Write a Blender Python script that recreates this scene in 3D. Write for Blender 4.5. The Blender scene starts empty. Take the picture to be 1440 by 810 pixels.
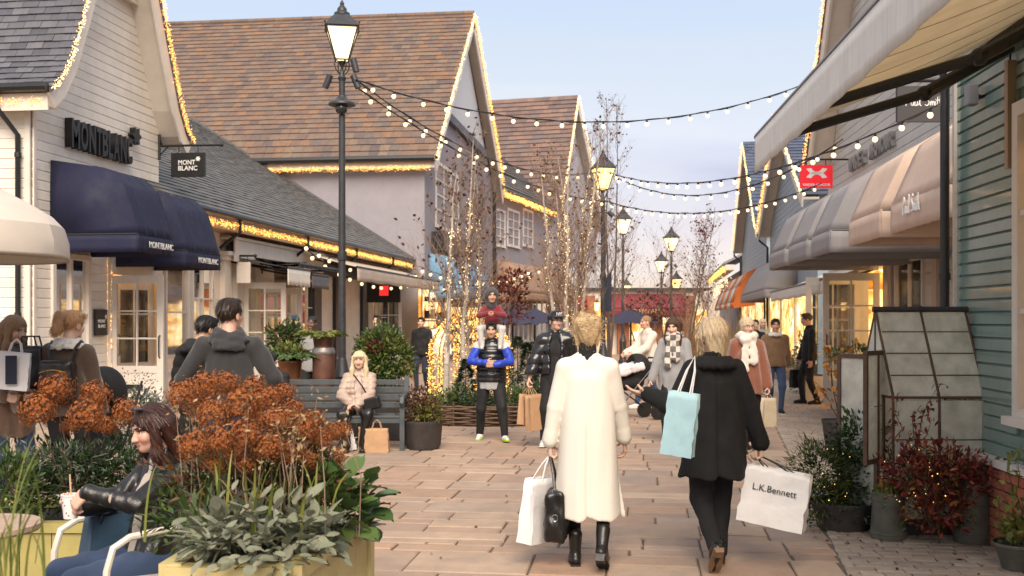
import bpy,math,random
import numpy as np
from mathutils import Vector,Matrix,Euler
random.seed(7); RNG = np.random.default_rng(11)
S = bpy.context.scene
R = math.radians
# ------------------------------------------------------------------ camera, sky, sun, exposure
YAW = R(7.22); CAMH = 1.68; FPX = 1500.0
cam_d = bpy.data.cameras.new('camera'); cam = bpy.data.objects.new('camera',cam_d); S.collection.objects.link(cam)
cam.location = (0,0,CAMH); cam.rotation_euler = (R(90),0,YAW)
cam_d.sensor_width = 36; cam_d.lens = 36 * FPX / 1440; cam_d.shift_y = 43 / 1440
cam_d.clip_start = 0.1; cam_d.clip_end = 2000
cam_d.dof.use_dof = True; cam_d.dof.focus_distance = 8.0; cam_d.dof.aperture_fstop = 4.5
S.camera = cam
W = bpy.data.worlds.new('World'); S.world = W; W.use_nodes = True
SUN_EL,SUN_AZ = R(43),R(169)        # azimuth clockwise from +Y: behind the camera, through thin cloud
nt = W.node_tree; nt.nodes.clear()
wo = nt.nodes.new('ShaderNodeOutputWorld'); bg1 = nt.nodes.new('ShaderNodeBackground'); bg2 = nt.nodes.new('ShaderNodeBackground')
sky = nt.nodes.new('ShaderNodeTexSky'); sky.sky_type = 'NISHITA'; sky.sun_disc = False
sky.sun_elevation = SUN_EL; sky.sun_rotation = SUN_AZ; sky.air_density = 1.0; sky.dust_density = 1.5; sky.ozone_density = 1.5
nt.links.new(sky.outputs[0],bg1.inputs[0]); bg1.inputs[1].default_value = 0.05
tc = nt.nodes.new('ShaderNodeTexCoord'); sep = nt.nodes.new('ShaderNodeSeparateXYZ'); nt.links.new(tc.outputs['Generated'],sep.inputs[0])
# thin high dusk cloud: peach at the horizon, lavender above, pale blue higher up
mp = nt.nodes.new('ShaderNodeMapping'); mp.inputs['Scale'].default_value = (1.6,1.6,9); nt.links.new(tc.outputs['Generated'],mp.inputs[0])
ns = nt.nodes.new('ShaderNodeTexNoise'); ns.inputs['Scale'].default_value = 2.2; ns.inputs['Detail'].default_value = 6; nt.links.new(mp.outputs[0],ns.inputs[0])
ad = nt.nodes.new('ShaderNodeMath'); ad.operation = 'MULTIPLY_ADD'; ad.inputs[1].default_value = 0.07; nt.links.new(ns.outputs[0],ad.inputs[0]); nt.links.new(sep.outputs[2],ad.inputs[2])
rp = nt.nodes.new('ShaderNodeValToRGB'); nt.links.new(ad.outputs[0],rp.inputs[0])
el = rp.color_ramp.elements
stops = [(0.02,(1.0,.74,.52)),(0.067,(1.0,.75,.57)),(0.107,(.95,.71,.66)),(0.133,(.68,.60,.71)),(0.159,(.57,.57,.75)),(0.198,(.78,.80,.89)),(0.261,(.70,.77,.87)),(0.321,(.62,.73,.90)),(0.6,(.66,.74,.88)),(1.0,(.72,.77,.86))]  # zenith stops, out of view, brightened to put more fill on the walls
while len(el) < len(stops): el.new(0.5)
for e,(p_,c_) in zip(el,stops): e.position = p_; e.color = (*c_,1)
# soft white wisps
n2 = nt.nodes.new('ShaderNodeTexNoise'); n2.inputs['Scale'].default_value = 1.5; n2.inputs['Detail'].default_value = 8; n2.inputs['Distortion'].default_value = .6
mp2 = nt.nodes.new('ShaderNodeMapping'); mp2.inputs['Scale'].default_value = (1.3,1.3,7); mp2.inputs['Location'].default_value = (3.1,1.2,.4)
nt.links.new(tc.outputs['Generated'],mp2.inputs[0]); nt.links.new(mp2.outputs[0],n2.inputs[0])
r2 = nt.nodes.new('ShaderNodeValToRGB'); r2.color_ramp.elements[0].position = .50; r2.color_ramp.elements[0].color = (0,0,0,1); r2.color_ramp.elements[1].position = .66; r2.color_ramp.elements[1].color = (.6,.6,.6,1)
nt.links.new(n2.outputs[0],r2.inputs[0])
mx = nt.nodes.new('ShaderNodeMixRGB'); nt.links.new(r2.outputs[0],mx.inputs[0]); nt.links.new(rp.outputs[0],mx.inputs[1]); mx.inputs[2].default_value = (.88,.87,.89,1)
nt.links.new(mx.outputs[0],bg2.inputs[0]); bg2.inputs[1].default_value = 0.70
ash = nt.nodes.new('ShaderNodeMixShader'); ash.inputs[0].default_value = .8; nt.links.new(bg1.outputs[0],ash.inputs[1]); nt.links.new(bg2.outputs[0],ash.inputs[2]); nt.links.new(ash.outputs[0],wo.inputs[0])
sun_d = bpy.data.lights.new('sun','SUN'); sun_o = bpy.data.objects.new('sun',sun_d); S.collection.objects.link(sun_o)
sun_d.energy = 3.2; sun_d.angle = R(40); sun_d.color = (1.0,.85,.68)
sdir = Vector((math.sin(SUN_AZ) * math.cos(SUN_EL),math.cos(SUN_AZ) * math.cos(SUN_EL),math.sin(SUN_EL)))
sun_o.rotation_euler = sdir.to_track_quat('Z','Y').to_euler()
S.view_settings.view_transform = 'Standard'; S.view_settings.look = 'None'; S.view_settings.exposure = 0.80; S.view_settings.gamma = 1
S.render.engine = 'CYCLES'; S.cycles.use_denoising = True; S.cycles.max_bounces = 6; S.cycles.transparent_max_bounces = 16; S.cycles.sample_clamp_indirect = 4
# ------------------------------------------------------------------ helpers
def W3(px,py,D):
 """photo pixel at camera depth D -> world point (used once to survey where things stand)"""
 xc = (px - 720) * D / FPX; z = CAMH + (448 - py) * D / FPX
 return Vector((xc * math.cos(YAW) - D * math.sin(YAW),D * math.cos(YAW) + xc * math.sin(YAW),z))
def G(px,py):
 p = W3(px,py,CAMH * FPX / (py - 448)); p.z = 0; return p
def GD(px,D):
 p = W3(px,448,D); p.z = 0; return p
def link(o): S.collection.objects.link(o); return o
class MB:
 def __init__(s): s.v = []; s.f = []; s.m = []; s.cur = 0
 def add(s,vs,fs,m=None):
  b = len(s.v); s.v += [tuple(p) for p in vs]
  for f in fs: s.f.append(tuple(i + b for i in f)); s.m.append(s.cur if m is None else m)
 def quad(s,a,b,c,d,m=None): s.add([a,b,c,d],[(0,1,2,3)],m)
 def hexa(s,p,m=None): s.add(p,[(0,3,2,1),(4,5,6,7),(0,1,5,4),(1,2,6,5),(2,3,7,6),(3,0,4,7)],m)
 def box(s,c,d,rz=0,m=None,rot=None):
  x,y,z = d[0] / 2,d[1] / 2,d[2] / 2
  M_ = rot if rot is not None else Matrix.Rotation(rz,3,'Z')
  s.hexa([M_ @ Vector(q) + Vector(c) for q in [(-x,-y,-z),(x,-y,-z),(x,y,-z),(-x,y,-z),(-x,-y,z),(x,-y,z),(x,y,z),(-x,y,z)]],m)
 def prism(s,poly,off,m=None):
  """polygon of 3-D points extruded by vector off"""
  n = len(poly); a = [Vector(q) for q in poly]; b = [q + Vector(off) for q in a]
  s.add(a + b,[tuple(range(n))[::-1],tuple(range(n,2 * n))] + [(i,(i + 1) % n,n + (i + 1) % n,n + i) for i in range(n)],m)
 def tube(s,pts,r,n=8,m=None,cap=True):
  pts = [Vector(p) for p in pts]; k = len(pts)
  rs = r if isinstance(r,(list,tuple)) else [r] * k
  vs = []; up = None
  for i,p in enumerate(pts):
   t = (pts[min(i + 1,k - 1)] - pts[max(i - 1,0)])
   t = t.normalized() if t.length > 1e-9 else Vector((0,0,1))
   if up is None: up = Vector((1,0,0)) if abs(t.x) < .9 else Vector((0,1,0))
   a = (up - t * up.dot(t)).normalized(); b = t.cross(a); up = a
   for j in range(n):
    w = 2 * math.pi * j / n; vs.append(p + (a * math.cos(w) + b * math.sin(w)) * rs[i])
  fs = [(i * n + j,i * n + (j + 1) % n,(i + 1) * n + (j + 1) % n,(i + 1) * n + j) for i in range(k - 1) for j in range(n)]
  if cap: fs += [tuple(range(n))[::-1],tuple(range((k - 1) * n,k * n))]
  s.add(vs,fs,m)
 def lathe(s,prof,c,n=20,m=None,cap=True,sq=False):
  """profile of (radius, z)"""
  c = Vector(c); vs = []
  o = math.pi / 4 if n == 4 else 0
  for r,z in prof:
   for j in range(n):
    w = 2 * math.pi * j / n + o; vs.append(c + Vector((r * math.cos(w),r * math.sin(w),z)))
  k = len(prof)
  fs = [(i * n + j,i * n + (j + 1) % n,(i + 1) * n + (j + 1) % n,(i + 1) * n + j) for i in range(k - 1) for j in range(n)]
  if cap: fs += [tuple(range(n))[::-1],tuple(range((k - 1) * n,k * n))]
  s.add(vs,fs,m)
 def ball(s,c,r,nu=8,nv=6,m=None):
  r = r if isinstance(r,(tuple,list)) else (r,r,r); c = Vector(c)
  vs = [c + Vector((0,0,-r[2]))]; fs = []
  for i in range(1,nv):
   th = math.pi * i / nv
   for j in range(nu):
    w = 2 * math.pi * j / nu; vs.append(c + Vector((r[0] * math.sin(th) * math.cos(w),r[1] * math.sin(th) * math.sin(w),-r[2] * math.cos(th))))
  vs.append(c + Vector((0,0,r[2]))); L = len(vs) - 1
  for j in range(nu):
   fs.append((0,1 + (j + 1) % nu,1 + j)); b = 1 + (nv - 2) * nu; fs.append((L,b + j,b + (j + 1) % nu))
  for i in range(nv - 2):
   for j in range(nu):
    a = 1 + i * nu; fs.append((a + j,a + (j + 1) % nu,a + nu + (j + 1) % nu,a + nu + j))
  s.add(vs,fs,m)
 def build(s,name,mats,parent=None,smooth=False,loc=None,bevel=0):
  base = Vector(loc) if loc is not None else (wloc(parent) if parent else Vector((0,0,0)))
  me = bpy.data.meshes.new(name); me.from_pydata([tuple(Vector(p) - base) for p in s.v],[],s.f)
  mats = mats if isinstance(mats,(list,tuple)) else [mats]
  for m_ in mats: me.materials.append(m_)
  if len(mats) > 1: me.polygons.foreach_set('material_index',s.m)
  if smooth:
   me.polygons.foreach_set('use_smooth',[True] * len(me.polygons))
   if smooth != 'all': me.set_sharp_from_angle(angle=R(40))
  me.update()
  o = link(bpy.data.objects.new(name,me))
  if parent: o.parent = parent
  else: o.location = base
  if parent and loc is not None: o.location = base - wloc(parent)
  if bevel:
   b = o.modifiers.new('bevel','BEVEL'); b.width = bevel; b.segments = 2; b.limit_method = 'ANGLE'
  return o
def wloc(o):
 p = Vector(o.location)
 while o.parent: o = o.parent; p += Vector(o.location)
 return p
def tag(o,label=None,cat=None,group=None,kind=None):
 if label: o['label'] = label
 if cat: o['category'] = cat
 if group: o['group'] = group
 if kind: o['kind'] = kind
 return o
def thing(name,loc,label,cat,group=None):
 o = link(bpy.data.objects.new(name,None)); o.location = loc; o.empty_display_size = .2
 return tag(o,label,cat,group)
def inst(me,name,parent,loc,rot=(0,0,0),scale=(1,1,1)):
 o = link(bpy.data.objects.new(name,me)); o.parent = parent
 o.location = Vector(loc) - (wloc(parent) if parent else Vector()); o.rotation_euler = rot; o.scale = scale; return o
def kids(o): return [c for c in o.children]
def copy_tree(o,loc=None,rotz=None,label=None,group=None,scale=None):
 c = link(o.copy())
 if loc is not None: c.location = loc
 if rotz is not None: c.rotation_euler = (0,0,rotz)
 if scale: c.scale = (scale,) * 3
 if label: c['label'] = label
 if group: c['group'] = group
 for k in kids(o):
  d = link(k.copy()); d.parent = c
  for g in kids(k): e = link(g.copy()); e.parent = d
 return c
def np_mesh(name,V,F,mats,parent=None,smooth=True,loc=None,midx=None,kind=None,base=None):
 """V (n,3) world coords, F (m,3|4) int array"""
 V = np.asarray(V,dtype=np.float32); F = np.asarray(F,dtype=np.int32)
 b = base if base is not None else (wloc(parent) if parent else Vector((0,0,0)))
 V = V - np.array(b,dtype=np.float32)
 me = bpy.data.meshes.new(name); k = F.shape[1]
 me.vertices.add(len(V)); me.vertices.foreach_set('co',V.ravel())
 me.loops.add(F.size); me.loops.foreach_set('vertex_index',F.ravel())
 me.polygons.add(len(F)); me.polygons.foreach_set('loop_start',np.arange(0,F.size,k,dtype=np.int32))
 for m_ in (mats if isinstance(mats,(list,tuple)) else [mats]): me.materials.append(m_)
 if midx is not None: me.polygons.foreach_set('material_index',np.asarray(midx,dtype=np.int32))
 me.update(calc_edges=True); me.validate()
 me.polygons.foreach_set('use_smooth',np.full(len(me.polygons),bool(smooth)))
 if name is None: return me
 o = link(bpy.data.objects.new(name,me))
 if parent: o.parent = parent
 else: o.location = b
 if kind: o['kind'] = kind
 return o
# ------------------------------------------------------------------ materials
_mc = {}
def lin(h):
 """'#rrggbb' -> linear"""
 if not isinstance(h,str): return tuple(h)
 v = [int(h[i:i + 2],16) / 255 for i in (1,3,5)]
 return tuple((c / 12.92 if c <= .04045 else ((c + .055) / 1.055) ** 2.4) for c in v)
def mat(name,col,rough=.6,var=.18,vscale=6,bump=.0,bscale=80,metal=0,spec=.5,rnd=None,src='obj',emit=None,estr=0,sheen=0,coat=0,stretch=(1,1,1),trans=0,sss=0,dirt=0,vcol=False,alpha=1):
 if name in _mc: return _mc[name]
 m = bpy.data.materials.new(name); m.use_nodes = True; n = m.node_tree.nodes; l = m.node_tree.links
 b = n['Principled BSDF']; b.inputs['Roughness'].default_value = rough; b.inputs['Metallic'].default_value = metal
 b.inputs['Specular IOR Level'].default_value = spec
 geo = n.new('ShaderNodeNewGeometry'); mpn = n.new('ShaderNodeMapping'); mpn.inputs['Scale'].default_value = stretch
 l.new(geo.outputs['Position'],mpn.inputs[0])
 col = lin(col)
 if vcol:
  at = n.new('ShaderNodeAttribute'); at.attribute_name = 'Col'; cur = at.outputs[0]
 elif rnd:
  rp_ = n.new('ShaderNodeValToRGB'); e_ = rp_.color_ramp.elements
  cs = [lin(c) for c in rnd]
  while len(e_) < len(cs): e_.new(.5)
  for i,c in enumerate(cs): e_[i].position = i / max(1,len(cs) - 1) if src != 'const' else i / len(cs); e_[i].color = (*c,1)
  if src == 'obj': oi = n.new('ShaderNodeObjectInfo'); l.new(oi.outputs['Random'],rp_.inputs[0])
  else: l.new(geo.outputs['Random Per Island'],rp_.inputs[0])
  cur = rp_.outputs[0]
 else:
  rgb = n.new('ShaderNodeRGB'); rgb.outputs[0].default_value = (*col,1); cur = rgb.outputs[0]
 if var > 0:
  nz = n.new('ShaderNodeTexNoise'); nz.inputs['Scale'].default_value = vscale; nz.inputs['Detail'].default_value = 5; nz.inputs['Roughness'].default_value = .65; l.new(mpn.outputs[0],nz.inputs[0])
  mr = n.new('ShaderNodeMapRange'); mr.inputs[1].default_value = .3; mr.inputs[2].default_value = .7; mr.inputs[3].default_value = 1 - var; mr.inputs[4].default_value = 1 + var; l.new(nz.outputs[0],mr.inputs[0])
  hs = n.new('ShaderNodeHueSaturation'); l.new(mr.outputs[0],hs.inputs['Value']); l.new(cur,hs.inputs['Color']); cur = hs.outputs[0]
  mr2 = n.new('ShaderNodeMapRange'); mr2.inputs[1].default_value = .3; mr2.inputs[2].default_value = .7; mr2.inputs[3].default_value = rough * .85; mr2.inputs[4].default_value = min(1,rough * 1.15); l.new(nz.outputs[0],mr2.inputs[0]); l.new(mr2.outputs[0],b.inputs['Roughness'])
 if dirt > 0:
  nd = n.new('ShaderNodeTexNoise'); nd.inputs['Scale'].default_value = 1.1; nd.inputs['Detail'].default_value = 8; nd.inputs['Roughness'].default_value = .7; l.new(geo.outputs['Position'],nd.inputs[0])
  mr3 = n.new('ShaderNodeMapRange'); mr3.inputs[1].default_value = .45; mr3.inputs[2].default_value = .75; mr3.inputs[3].default_value = 0; mr3.inputs[4].default_value = dirt; l.new(nd.outputs[0],mr3.inputs[0])
  md = n.new('ShaderNodeMixRGB'); l.new(mr3.outputs[0],md.inputs[0]); l.new(cur,md.inputs[1]); md.inputs[2].default_value = (.12,.10,.08,1); cur = md.outputs[0]
 l.new(cur,b.inputs['Base Color'])
 if bump > 0:
  nb = n.new('ShaderNodeTexNoise'); nb.inputs['Scale'].default_value = bscale; nb.inputs['Detail'].default_value = 4; l.new(mpn.outputs[0],nb.inputs[0])
  bp = n.new('ShaderNodeBump'); bp.inputs['Strength'].default_value = bump; bp.inputs['Distance'].default_value = .01; l.new(nb.outputs[0],bp.inputs['Height']); l.new(bp.outputs[0],b.inputs['Normal'])
 if emit: b.inputs['Emission Color'].default_value = (*lin(emit),1); b.inputs['Emission Strength'].default_value = estr
 if sheen: b.inputs['Sheen Weight'].default_value = sheen
 if coat: b.inputs['Coat Weight'].default_value = coat
 if sss: b.inputs['Subsurface Weight'].default_value = sss; b.inputs['Subsurface Radius'].default_value = (.02,.008,.005); b.inputs['Subsurface Scale'].default_value = .5
 if trans:   # leaves: light through the blade
  tr = n.new('ShaderNodeBsdfTranslucent'); l.new(cur,tr.inputs[0]); mxs = n.new('ShaderNodeMixShader'); mxs.inputs[0].default_value = trans
  l.new(b.outputs[0],mxs.inputs[1]); l.new(tr.outputs[0],mxs.inputs[2]); l.new(mxs.outputs[0],n['Material Output'].inputs[0])
 _mc[name] = m; return m
def glow(name,col,s,sample=False,var=0):
 if name in _mc: return _mc[name]
 m = bpy.data.materials.new(name); m.use_nodes = True; n = m.node_tree.nodes; l = m.node_tree.links
 b = n['Principled BSDF']; b.inputs['Base Color'].default_value = (*lin(col),1); b.inputs['Emission Color'].default_value = (*lin(col),1); b.inputs['Emission Strength'].default_value = s
 m.cycles.emission_sampling = 'AUTO' if sample else 'NONE'
 if var:
  g_ = n.new('ShaderNodeNewGeometry'); mr = n.new('ShaderNodeMapRange'); mr.inputs[3].default_value = s * (1 - var); mr.inputs[4].default_value = s * (1 + var)
  l.new(g_.outputs['Random Per Island'],mr.inputs[0]); l.new(mr.outputs[0],b.inputs['Emission Strength'])
 _mc[name] = m; return m
def glass(name,tint=(.95,.97,.95),refl=.10,haze=0.0,hazecol=(.7,.72,.62)):
 if name in _mc: return _mc[name]
 m = bpy.data.materials.new(name); m.use_nodes = True; n = m.node_tree.nodes; l = m.node_tree.links
 t = n.new('ShaderNodeBsdfTransparent'); t.inputs[0].default_value = (*tint,1); g_ = n.new('ShaderNodeBsdfGlossy'); g_.inputs['Roughness'].default_value = .04
 fr = n.new('ShaderNodeFresnel'); fr.inputs[0].default_value = 1.5; mx_ = n.new('ShaderNodeMixShader'); mth = n.new('ShaderNodeMath'); mth.operation = 'MAXIMUM'; mth.inputs[1].default_value = refl
 l.new(fr.outputs[0],mth.inputs[0]); l.new(mth.outputs[0],mx_.inputs[0]); l.new(t.outputs[0],mx_.inputs[1]); l.new(g_.outputs[0],mx_.inputs[2]); out = mx_.outputs[0]
 if haze:
  d = n.new('ShaderNodeBsdfDiffuse'); d.inputs[0].default_value = (*hazecol,1); tl = n.new('ShaderNodeBsdfTranslucent'); tl.inputs[0].default_value = (*hazecol,1); ad_ = n.new('ShaderNodeMixShader'); ad_.inputs[0].default_value = .3; l.new(d.outputs[0],ad_.inputs[1]); l.new(tl.outputs[0],ad_.inputs[2])
  nz = n.new('ShaderNodeTexNoise'); nz.inputs['Scale'].default_value = 7; nz.inputs['Detail'].default_value = 7; g2 = n.new('ShaderNodeNewGeometry'); l.new(g2.outputs['Position'],nz.inputs[0])
  mr = n.new('ShaderNodeMapRange'); mr.inputs[1].default_value = .3; mr.inputs[2].default_value = .7; mr.inputs[3].default_value = haze * .55; mr.inputs[4].default_value = min(.95,haze * 1.4); l.new(nz.outputs[0],mr.inputs[0])
  m3 = n.new('ShaderNodeMixShader'); l.new(mr.outputs[0],m3.inputs[0]); l.new(out,m3.inputs[1]); l.new(ad_.outputs[0],m3.inputs[2]); out = m3.outputs[0]
 l.new(out,n['Material Output'].inputs[0]); _mc[name] = m; return m
def interior(name,cols,s,scale=(1.2,1.2,1.6)):
 """a lit shop interior: warm walls with darker and brighter goods"""
 if name in _mc: return _mc[name]
 m = bpy.data.materials.new(name); m.use_nodes = True; n = m.node_tree.nodes; l = m.node_tree.links; b = n['Principled BSDF']
 g_ = n.new('ShaderNodeNewGeometry'); mp_ = n.new('ShaderNodeMapping'); mp_.inputs['Scale'].default_value = scale; l.new(g_.outputs['Position'],mp_.inputs[0])
 v = n.new('ShaderNodeTexVoronoi'); v.distance = 'CHEBYCHEV'; v.inputs['Scale'].default_value = 2.2; l.new(mp_.outputs[0],v.inputs[0])
 nz = n.new('ShaderNodeTexNoise'); nz.inputs['Scale'].default_value = 1.7; nz.inputs['Detail'].default_value = 4; l.new(mp_.outputs[0],nz.inputs[0])
 sp = n.new('ShaderNodeSeparateColor'); l.new(v.outputs['Color'],sp.inputs[0])
 ad_ = n.new('ShaderNodeMath'); ad_.operation = 'MULTIPLY_ADD'; ad_.inputs[1].default_value = .45; l.new(sp.outputs[0],ad_.inputs[0]); l.new(nz.outputs[0],ad_.inputs[2])
 rp_ = n.new('ShaderNodeValToRGB'); l.new(ad_.outputs[0],rp_.inputs[0]); e_ = rp_.color_ramp.elements
 while len(e_) < len(cols): e_.new(.5)
 for i,c in enumerate(cols): e_[i].position = .3 + .62 * i / (len(cols) - 1); e_[i].color = (*lin(c),1)
 l.new(rp_.outputs[0],b.inputs['Base Color']); l.new(rp_.outputs[0],b.inputs['Emission Color']); b.inputs['Emission Strength'].default_value = s
 _mc[name] = m; return m
# ------------------------------------------------------------------ signed-distance modelling (bodies, clothes, bags)
def ik(a,t,l1,l2,pole):
 a,t,pole = Vector(a),Vector(t),Vector(pole); d = t - a; L = min(d.length,(l1 + l2) * .999); d.normalize(); t = a + d * L
 c = (l1 * l1 + L * L - l2 * l2) / (2 * L * l1); c = max(-1,min(1,c)); h = l1 * math.sqrt(max(0,1 - c * c))
 p = pole - d * pole.dot(d); p.normalize(); return a + d * (l1 * c) + p * h,t
def cap(a,b,ra,rb=None,fl=None,k=None): return ('c',np.array(a,float),np.array(b,float),ra,ra if rb is None else rb,fl,k)
def ell(c,r,Rm=None,k=None): return ('e',np.array(c,float),np.array(r,float),None if Rm is None else np.array(Rm,float),None,None,k)
def bx(c,h,r,Rm=None,k=None): return ('b',np.array(c,float),np.array(h,float),r,None if Rm is None else np.array(Rm,float),None,k)
def pbounds(p):
 if p[0] == 'c':
  m = max(p[3],p[4]); f = np.array(p[5]) if p[5] is not None else np.ones(3)
  return np.minimum(p[1],p[2]) - m * np.maximum(f,.2),np.maximum(p[1],p[2]) + m * np.maximum(f,.2)
 if p[0] == 'e': m = p[2].max() if p[3] is not None else p[2]; return p[1] - m,p[1] + m
 m = np.linalg.norm(p[2]) + p[3] if p[4] is not None else p[2] + p[3]; return p[1] - m,p[1] + m
def pdist(p,P):
 if p[0] == 'c':
  a,b = p[1],p[2]; q = P - a; ba = b - a; s = 1.0
  if p[5] is not None: f = np.array(p[5],float); q = q / f; ba = ba / f; s = f.min()
  L = max(float(ba @ ba),1e-12); h = np.clip(q @ ba / L,0,1)
  return (np.sqrt(((q - h[...,None] * ba) ** 2).sum(-1)) - (p[3] + (p[4] - p[3]) * h)) * (s if s == 1 else (s + 1) / 2)
 q = P - p[1]
 if p[0] == 'e':
  if p[3] is not None: q = q @ p[3]
  k0 = np.sqrt(((q / p[2]) ** 2).sum(-1)); k1 = np.sqrt(((q / p[2] ** 2) ** 2).sum(-1)); return k0 * (k0 - 1) / np.maximum(k1,1e-9)
 if p[4] is not None: q = q @ p[4]
 w = np.abs(q) - p[2]; return np.sqrt((np.maximum(w,0) ** 2).sum(-1)) + np.minimum(w.max(-1),0) - p[3]
def sdf(prims,vox,k=.03,subs=(),disp=None,lo=None,hi=None,ksub=.01):
 """smooth union of prims minus subs, meshed with surface nets -> V, F (quads)"""
 bs = [pbounds(p) for p in prims]; pad = vox * 2.5 + .012
 L0 = np.min([b[0] for b in bs],0) - pad; H0 = np.max([b[1] for b in bs],0) + pad
 if lo is not None: L0 = np.maximum(L0,lo)
 if hi is not None: H0 = np.minimum(H0,hi)
 n = np.maximum(3,np.ceil((H0 - L0) / vox).astype(int) + 1)
 ax = [L0[i] + vox * np.arange(n[i]) for i in range(3)]
 V = np.full(n,.25)
 def sl(b,m):
  a = np.clip(np.floor((b[0] - m - L0) / vox).astype(int),0,n); c = np.clip(np.ceil((b[1] + m - L0) / vox).astype(int) + 1,0,n)
  return tuple(slice(int(a[i]),int(c[i])) for i in range(3))
 def pts(s): return np.stack(np.meshgrid(ax[0][s[0]],ax[1][s[1]],ax[2][s[2]],indexing='ij'),-1)
 for p,b in zip(prims,bs):
  kk = k if p[6] is None else p[6]; s = sl(b,kk + 3 * vox)
  if any(x.stop <= x.start for x in s): continue
  d = pdist(p,pts(s)); c = V[s]; h = np.maximum(kk - np.abs(c - d),0) / max(kk,1e-6); V[s] = np.minimum(c,d) - h * h * kk * .25
 for p in subs:
  kk = ksub if p[6] is None else p[6]; s = sl(pbounds(p),kk + 3 * vox)
  if any(x.stop <= x.start for x in s): continue
  d = -pdist(p,pts(s)); c = V[s]; h = np.maximum(kk - np.abs(c - d),0) / max(kk,1e-6); V[s] = np.maximum(c,d) + h * h * kk * .25
 if disp is not None:
  near = np.abs(V) < .06; ii = np.nonzero(near); P = np.stack([ax[i][ii[i]] for i in range(3)],-1); V[ii] += disp(P)
 ins = V < 0
 cr = [ins[i:n[0] - 1 + i,j:n[1] - 1 + j,l_:n[2] - 1 + l_] for i in (0,1) for j in (0,1) for l_ in (0,1)]
 tot = np.sum(cr,0); cell = (tot > 0) & (tot < 8); idx = np.full(cell.shape,-1,int); ci = np.argwhere(cell); idx[cell] = np.arange(len(ci))
 acc = np.zeros((len(ci),3)); cnt = np.zeros(len(ci)); cor = [(i,j,l_) for i in (0,1) for j in (0,1) for l_ in (0,1)]
 for A in range(8):
  for B in range(A + 1,8):
   a,b = np.array(cor[A]),np.array(cor[B])
   if abs(a - b).sum() != 1: continue
   va = V[tuple((ci + a).T)]; vb = V[tuple((ci + b).T)]; m = (va < 0) != (vb < 0); t = va[m] / (va[m] - vb[m])
   acc[m] += a + t[:,None] * (b - a); cnt[m] += 1
 vert = L0 + vox * (ci + acc / cnt[:,None]); F = []
 for d in range(3):
  o = [1,2] if d == 0 else ([2,0] if d == 1 else [0,1])
  a = [slice(1,-1)] * 3; a[d] = slice(0,n[d] - 1); b = list(a); b[d] = slice(1,n[d])
  s0 = ins[tuple(a)]; s1 = ins[tuple(b)]; e = np.argwhere(s0 != s1)
  if not len(e): continue
  fl = s0[tuple(e.T)]; e = e + 1; e[:,d] -= 1
  u = np.zeros(3,int); u[o[0]] = 1; w = np.zeros(3,int); w[o[1]] = 1
  q = np.stack([idx[tuple((e - u - w).T)],idx[tuple((e - w).T)],idx[tuple(e.T)],idx[tuple((e - u).T)]],1)
  q[~fl] = q[~fl][:,::-1]; F.append(q[(q >= 0).all(1)])
 F = np.concatenate(F); m = len(vert); ea = np.concatenate([F[:,i] for i in range(4)]); eb = np.concatenate([F[:,(i + 1) % 4] for i in range(4)]); dg = np.maximum(np.bincount(ea,minlength=m),1)[:,None]
 for lam in ((.6,-.45) * (4 if vox > .0085 else 2)):
  av = np.stack([np.bincount(ea,vert[eb,i],m) for i in range(3)],1) / dg; vert = vert + lam * (av - vert)
 return vert,F
def folds(amp,wl,seed=0,vert=1.0,n=4):
 r = np.random.default_rng(seed); K = r.normal(size=(n,3)); K /= np.linalg.norm(K,axis=1)[:,None]; K[:,2] *= vert; K *= 2 * np.pi / (wl * r.uniform(.6,1.5,(n,1))); ph = r.uniform(0,6.28,n)
 def f(P):
  w = np.sin(P @ K.T + ph + .8 * np.sin(P[:,2:3] * 9 + P[:,:1] * 7)); return amp * w.mean(1) * 1.6
 return f
def quilt(amp,pitch,z0=0,sl=0): return lambda P: amp * (1 - 2 * np.abs(np.sin(np.pi * (P[:,2] - z0 + sl * P[:,0]) / pitch)) ** .6)
def dsum(*fs): return lambda P: sum(f(P) for f in fs)
# ------------------------------------------------------------------ palette
WARM = '#ffc873'
m_cream = mat('cream paint',(.72,.66,.58),.5,.08,3,.15,40,dirt=.14,rnd=[(.75,.69,.60),(.79,.73,.645),(.82,.765,.68),(.77,.71,.62)])
m_cream2 = mat('cream trim paint',(.70,.64,.56),.45,.08,3,.1,30,dirt=.12)
m_white = mat('white joinery paint',(.72,.67,.60),.4,.06,4,.08,30,dirt=.10)
m_black = mat('black painted metal',(.014,.014,.015),.4,.2,12,.1,60)
m_iron = mat('lamp post iron',(.030,.032,.036),.45,.25,10,.15,50)
m_slate = mat('slate',(.09,.09,.11),.6,.2,5,.35,60,rnd=[(.062,.062,.076),(.095,.095,.115),(.12,.118,.135),(.078,.076,.09)])
m_tile = mat('clay tile',(.3,.15,.1),.8,.22,9,.3,50,rnd=[(.120,.085,.075),(.190,.115,.078),(.165,.115,.088),(.105,.080,.076),(.225,.125,.070),(.145,.098,.078),(.195,.135,.094),(.120,.096,.090)])
m_tile_i = mat('clay tile field',(.3,.15,.1),.8,.22,9,.3,50,rnd=[(.120,.085,.075),(.190,.115,.078),(.165,.115,.088),(.105,.080,.076),(.225,.125,.070),(.145,.098,.078),(.195,.135,.094),(.120,.096,.090)],src='isl')
m_tile_d = mat('dark clay tile field',(.2,.12,.1),.8,.22,9,.3,50,rnd=[(.12,.085,.08),(.19,.12,.095),(.23,.145,.115),(.14,.10,.095),(.165,.125,.115)],src='isl')
m_slate_i = mat('grey slate field',(.1,.1,.1),.62,.2,3,.3,60,rnd=[(.10,.10,.10),(.13,.127,.12),(.155,.15,.14),(.115,.113,.112)],src='isl')
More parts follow.
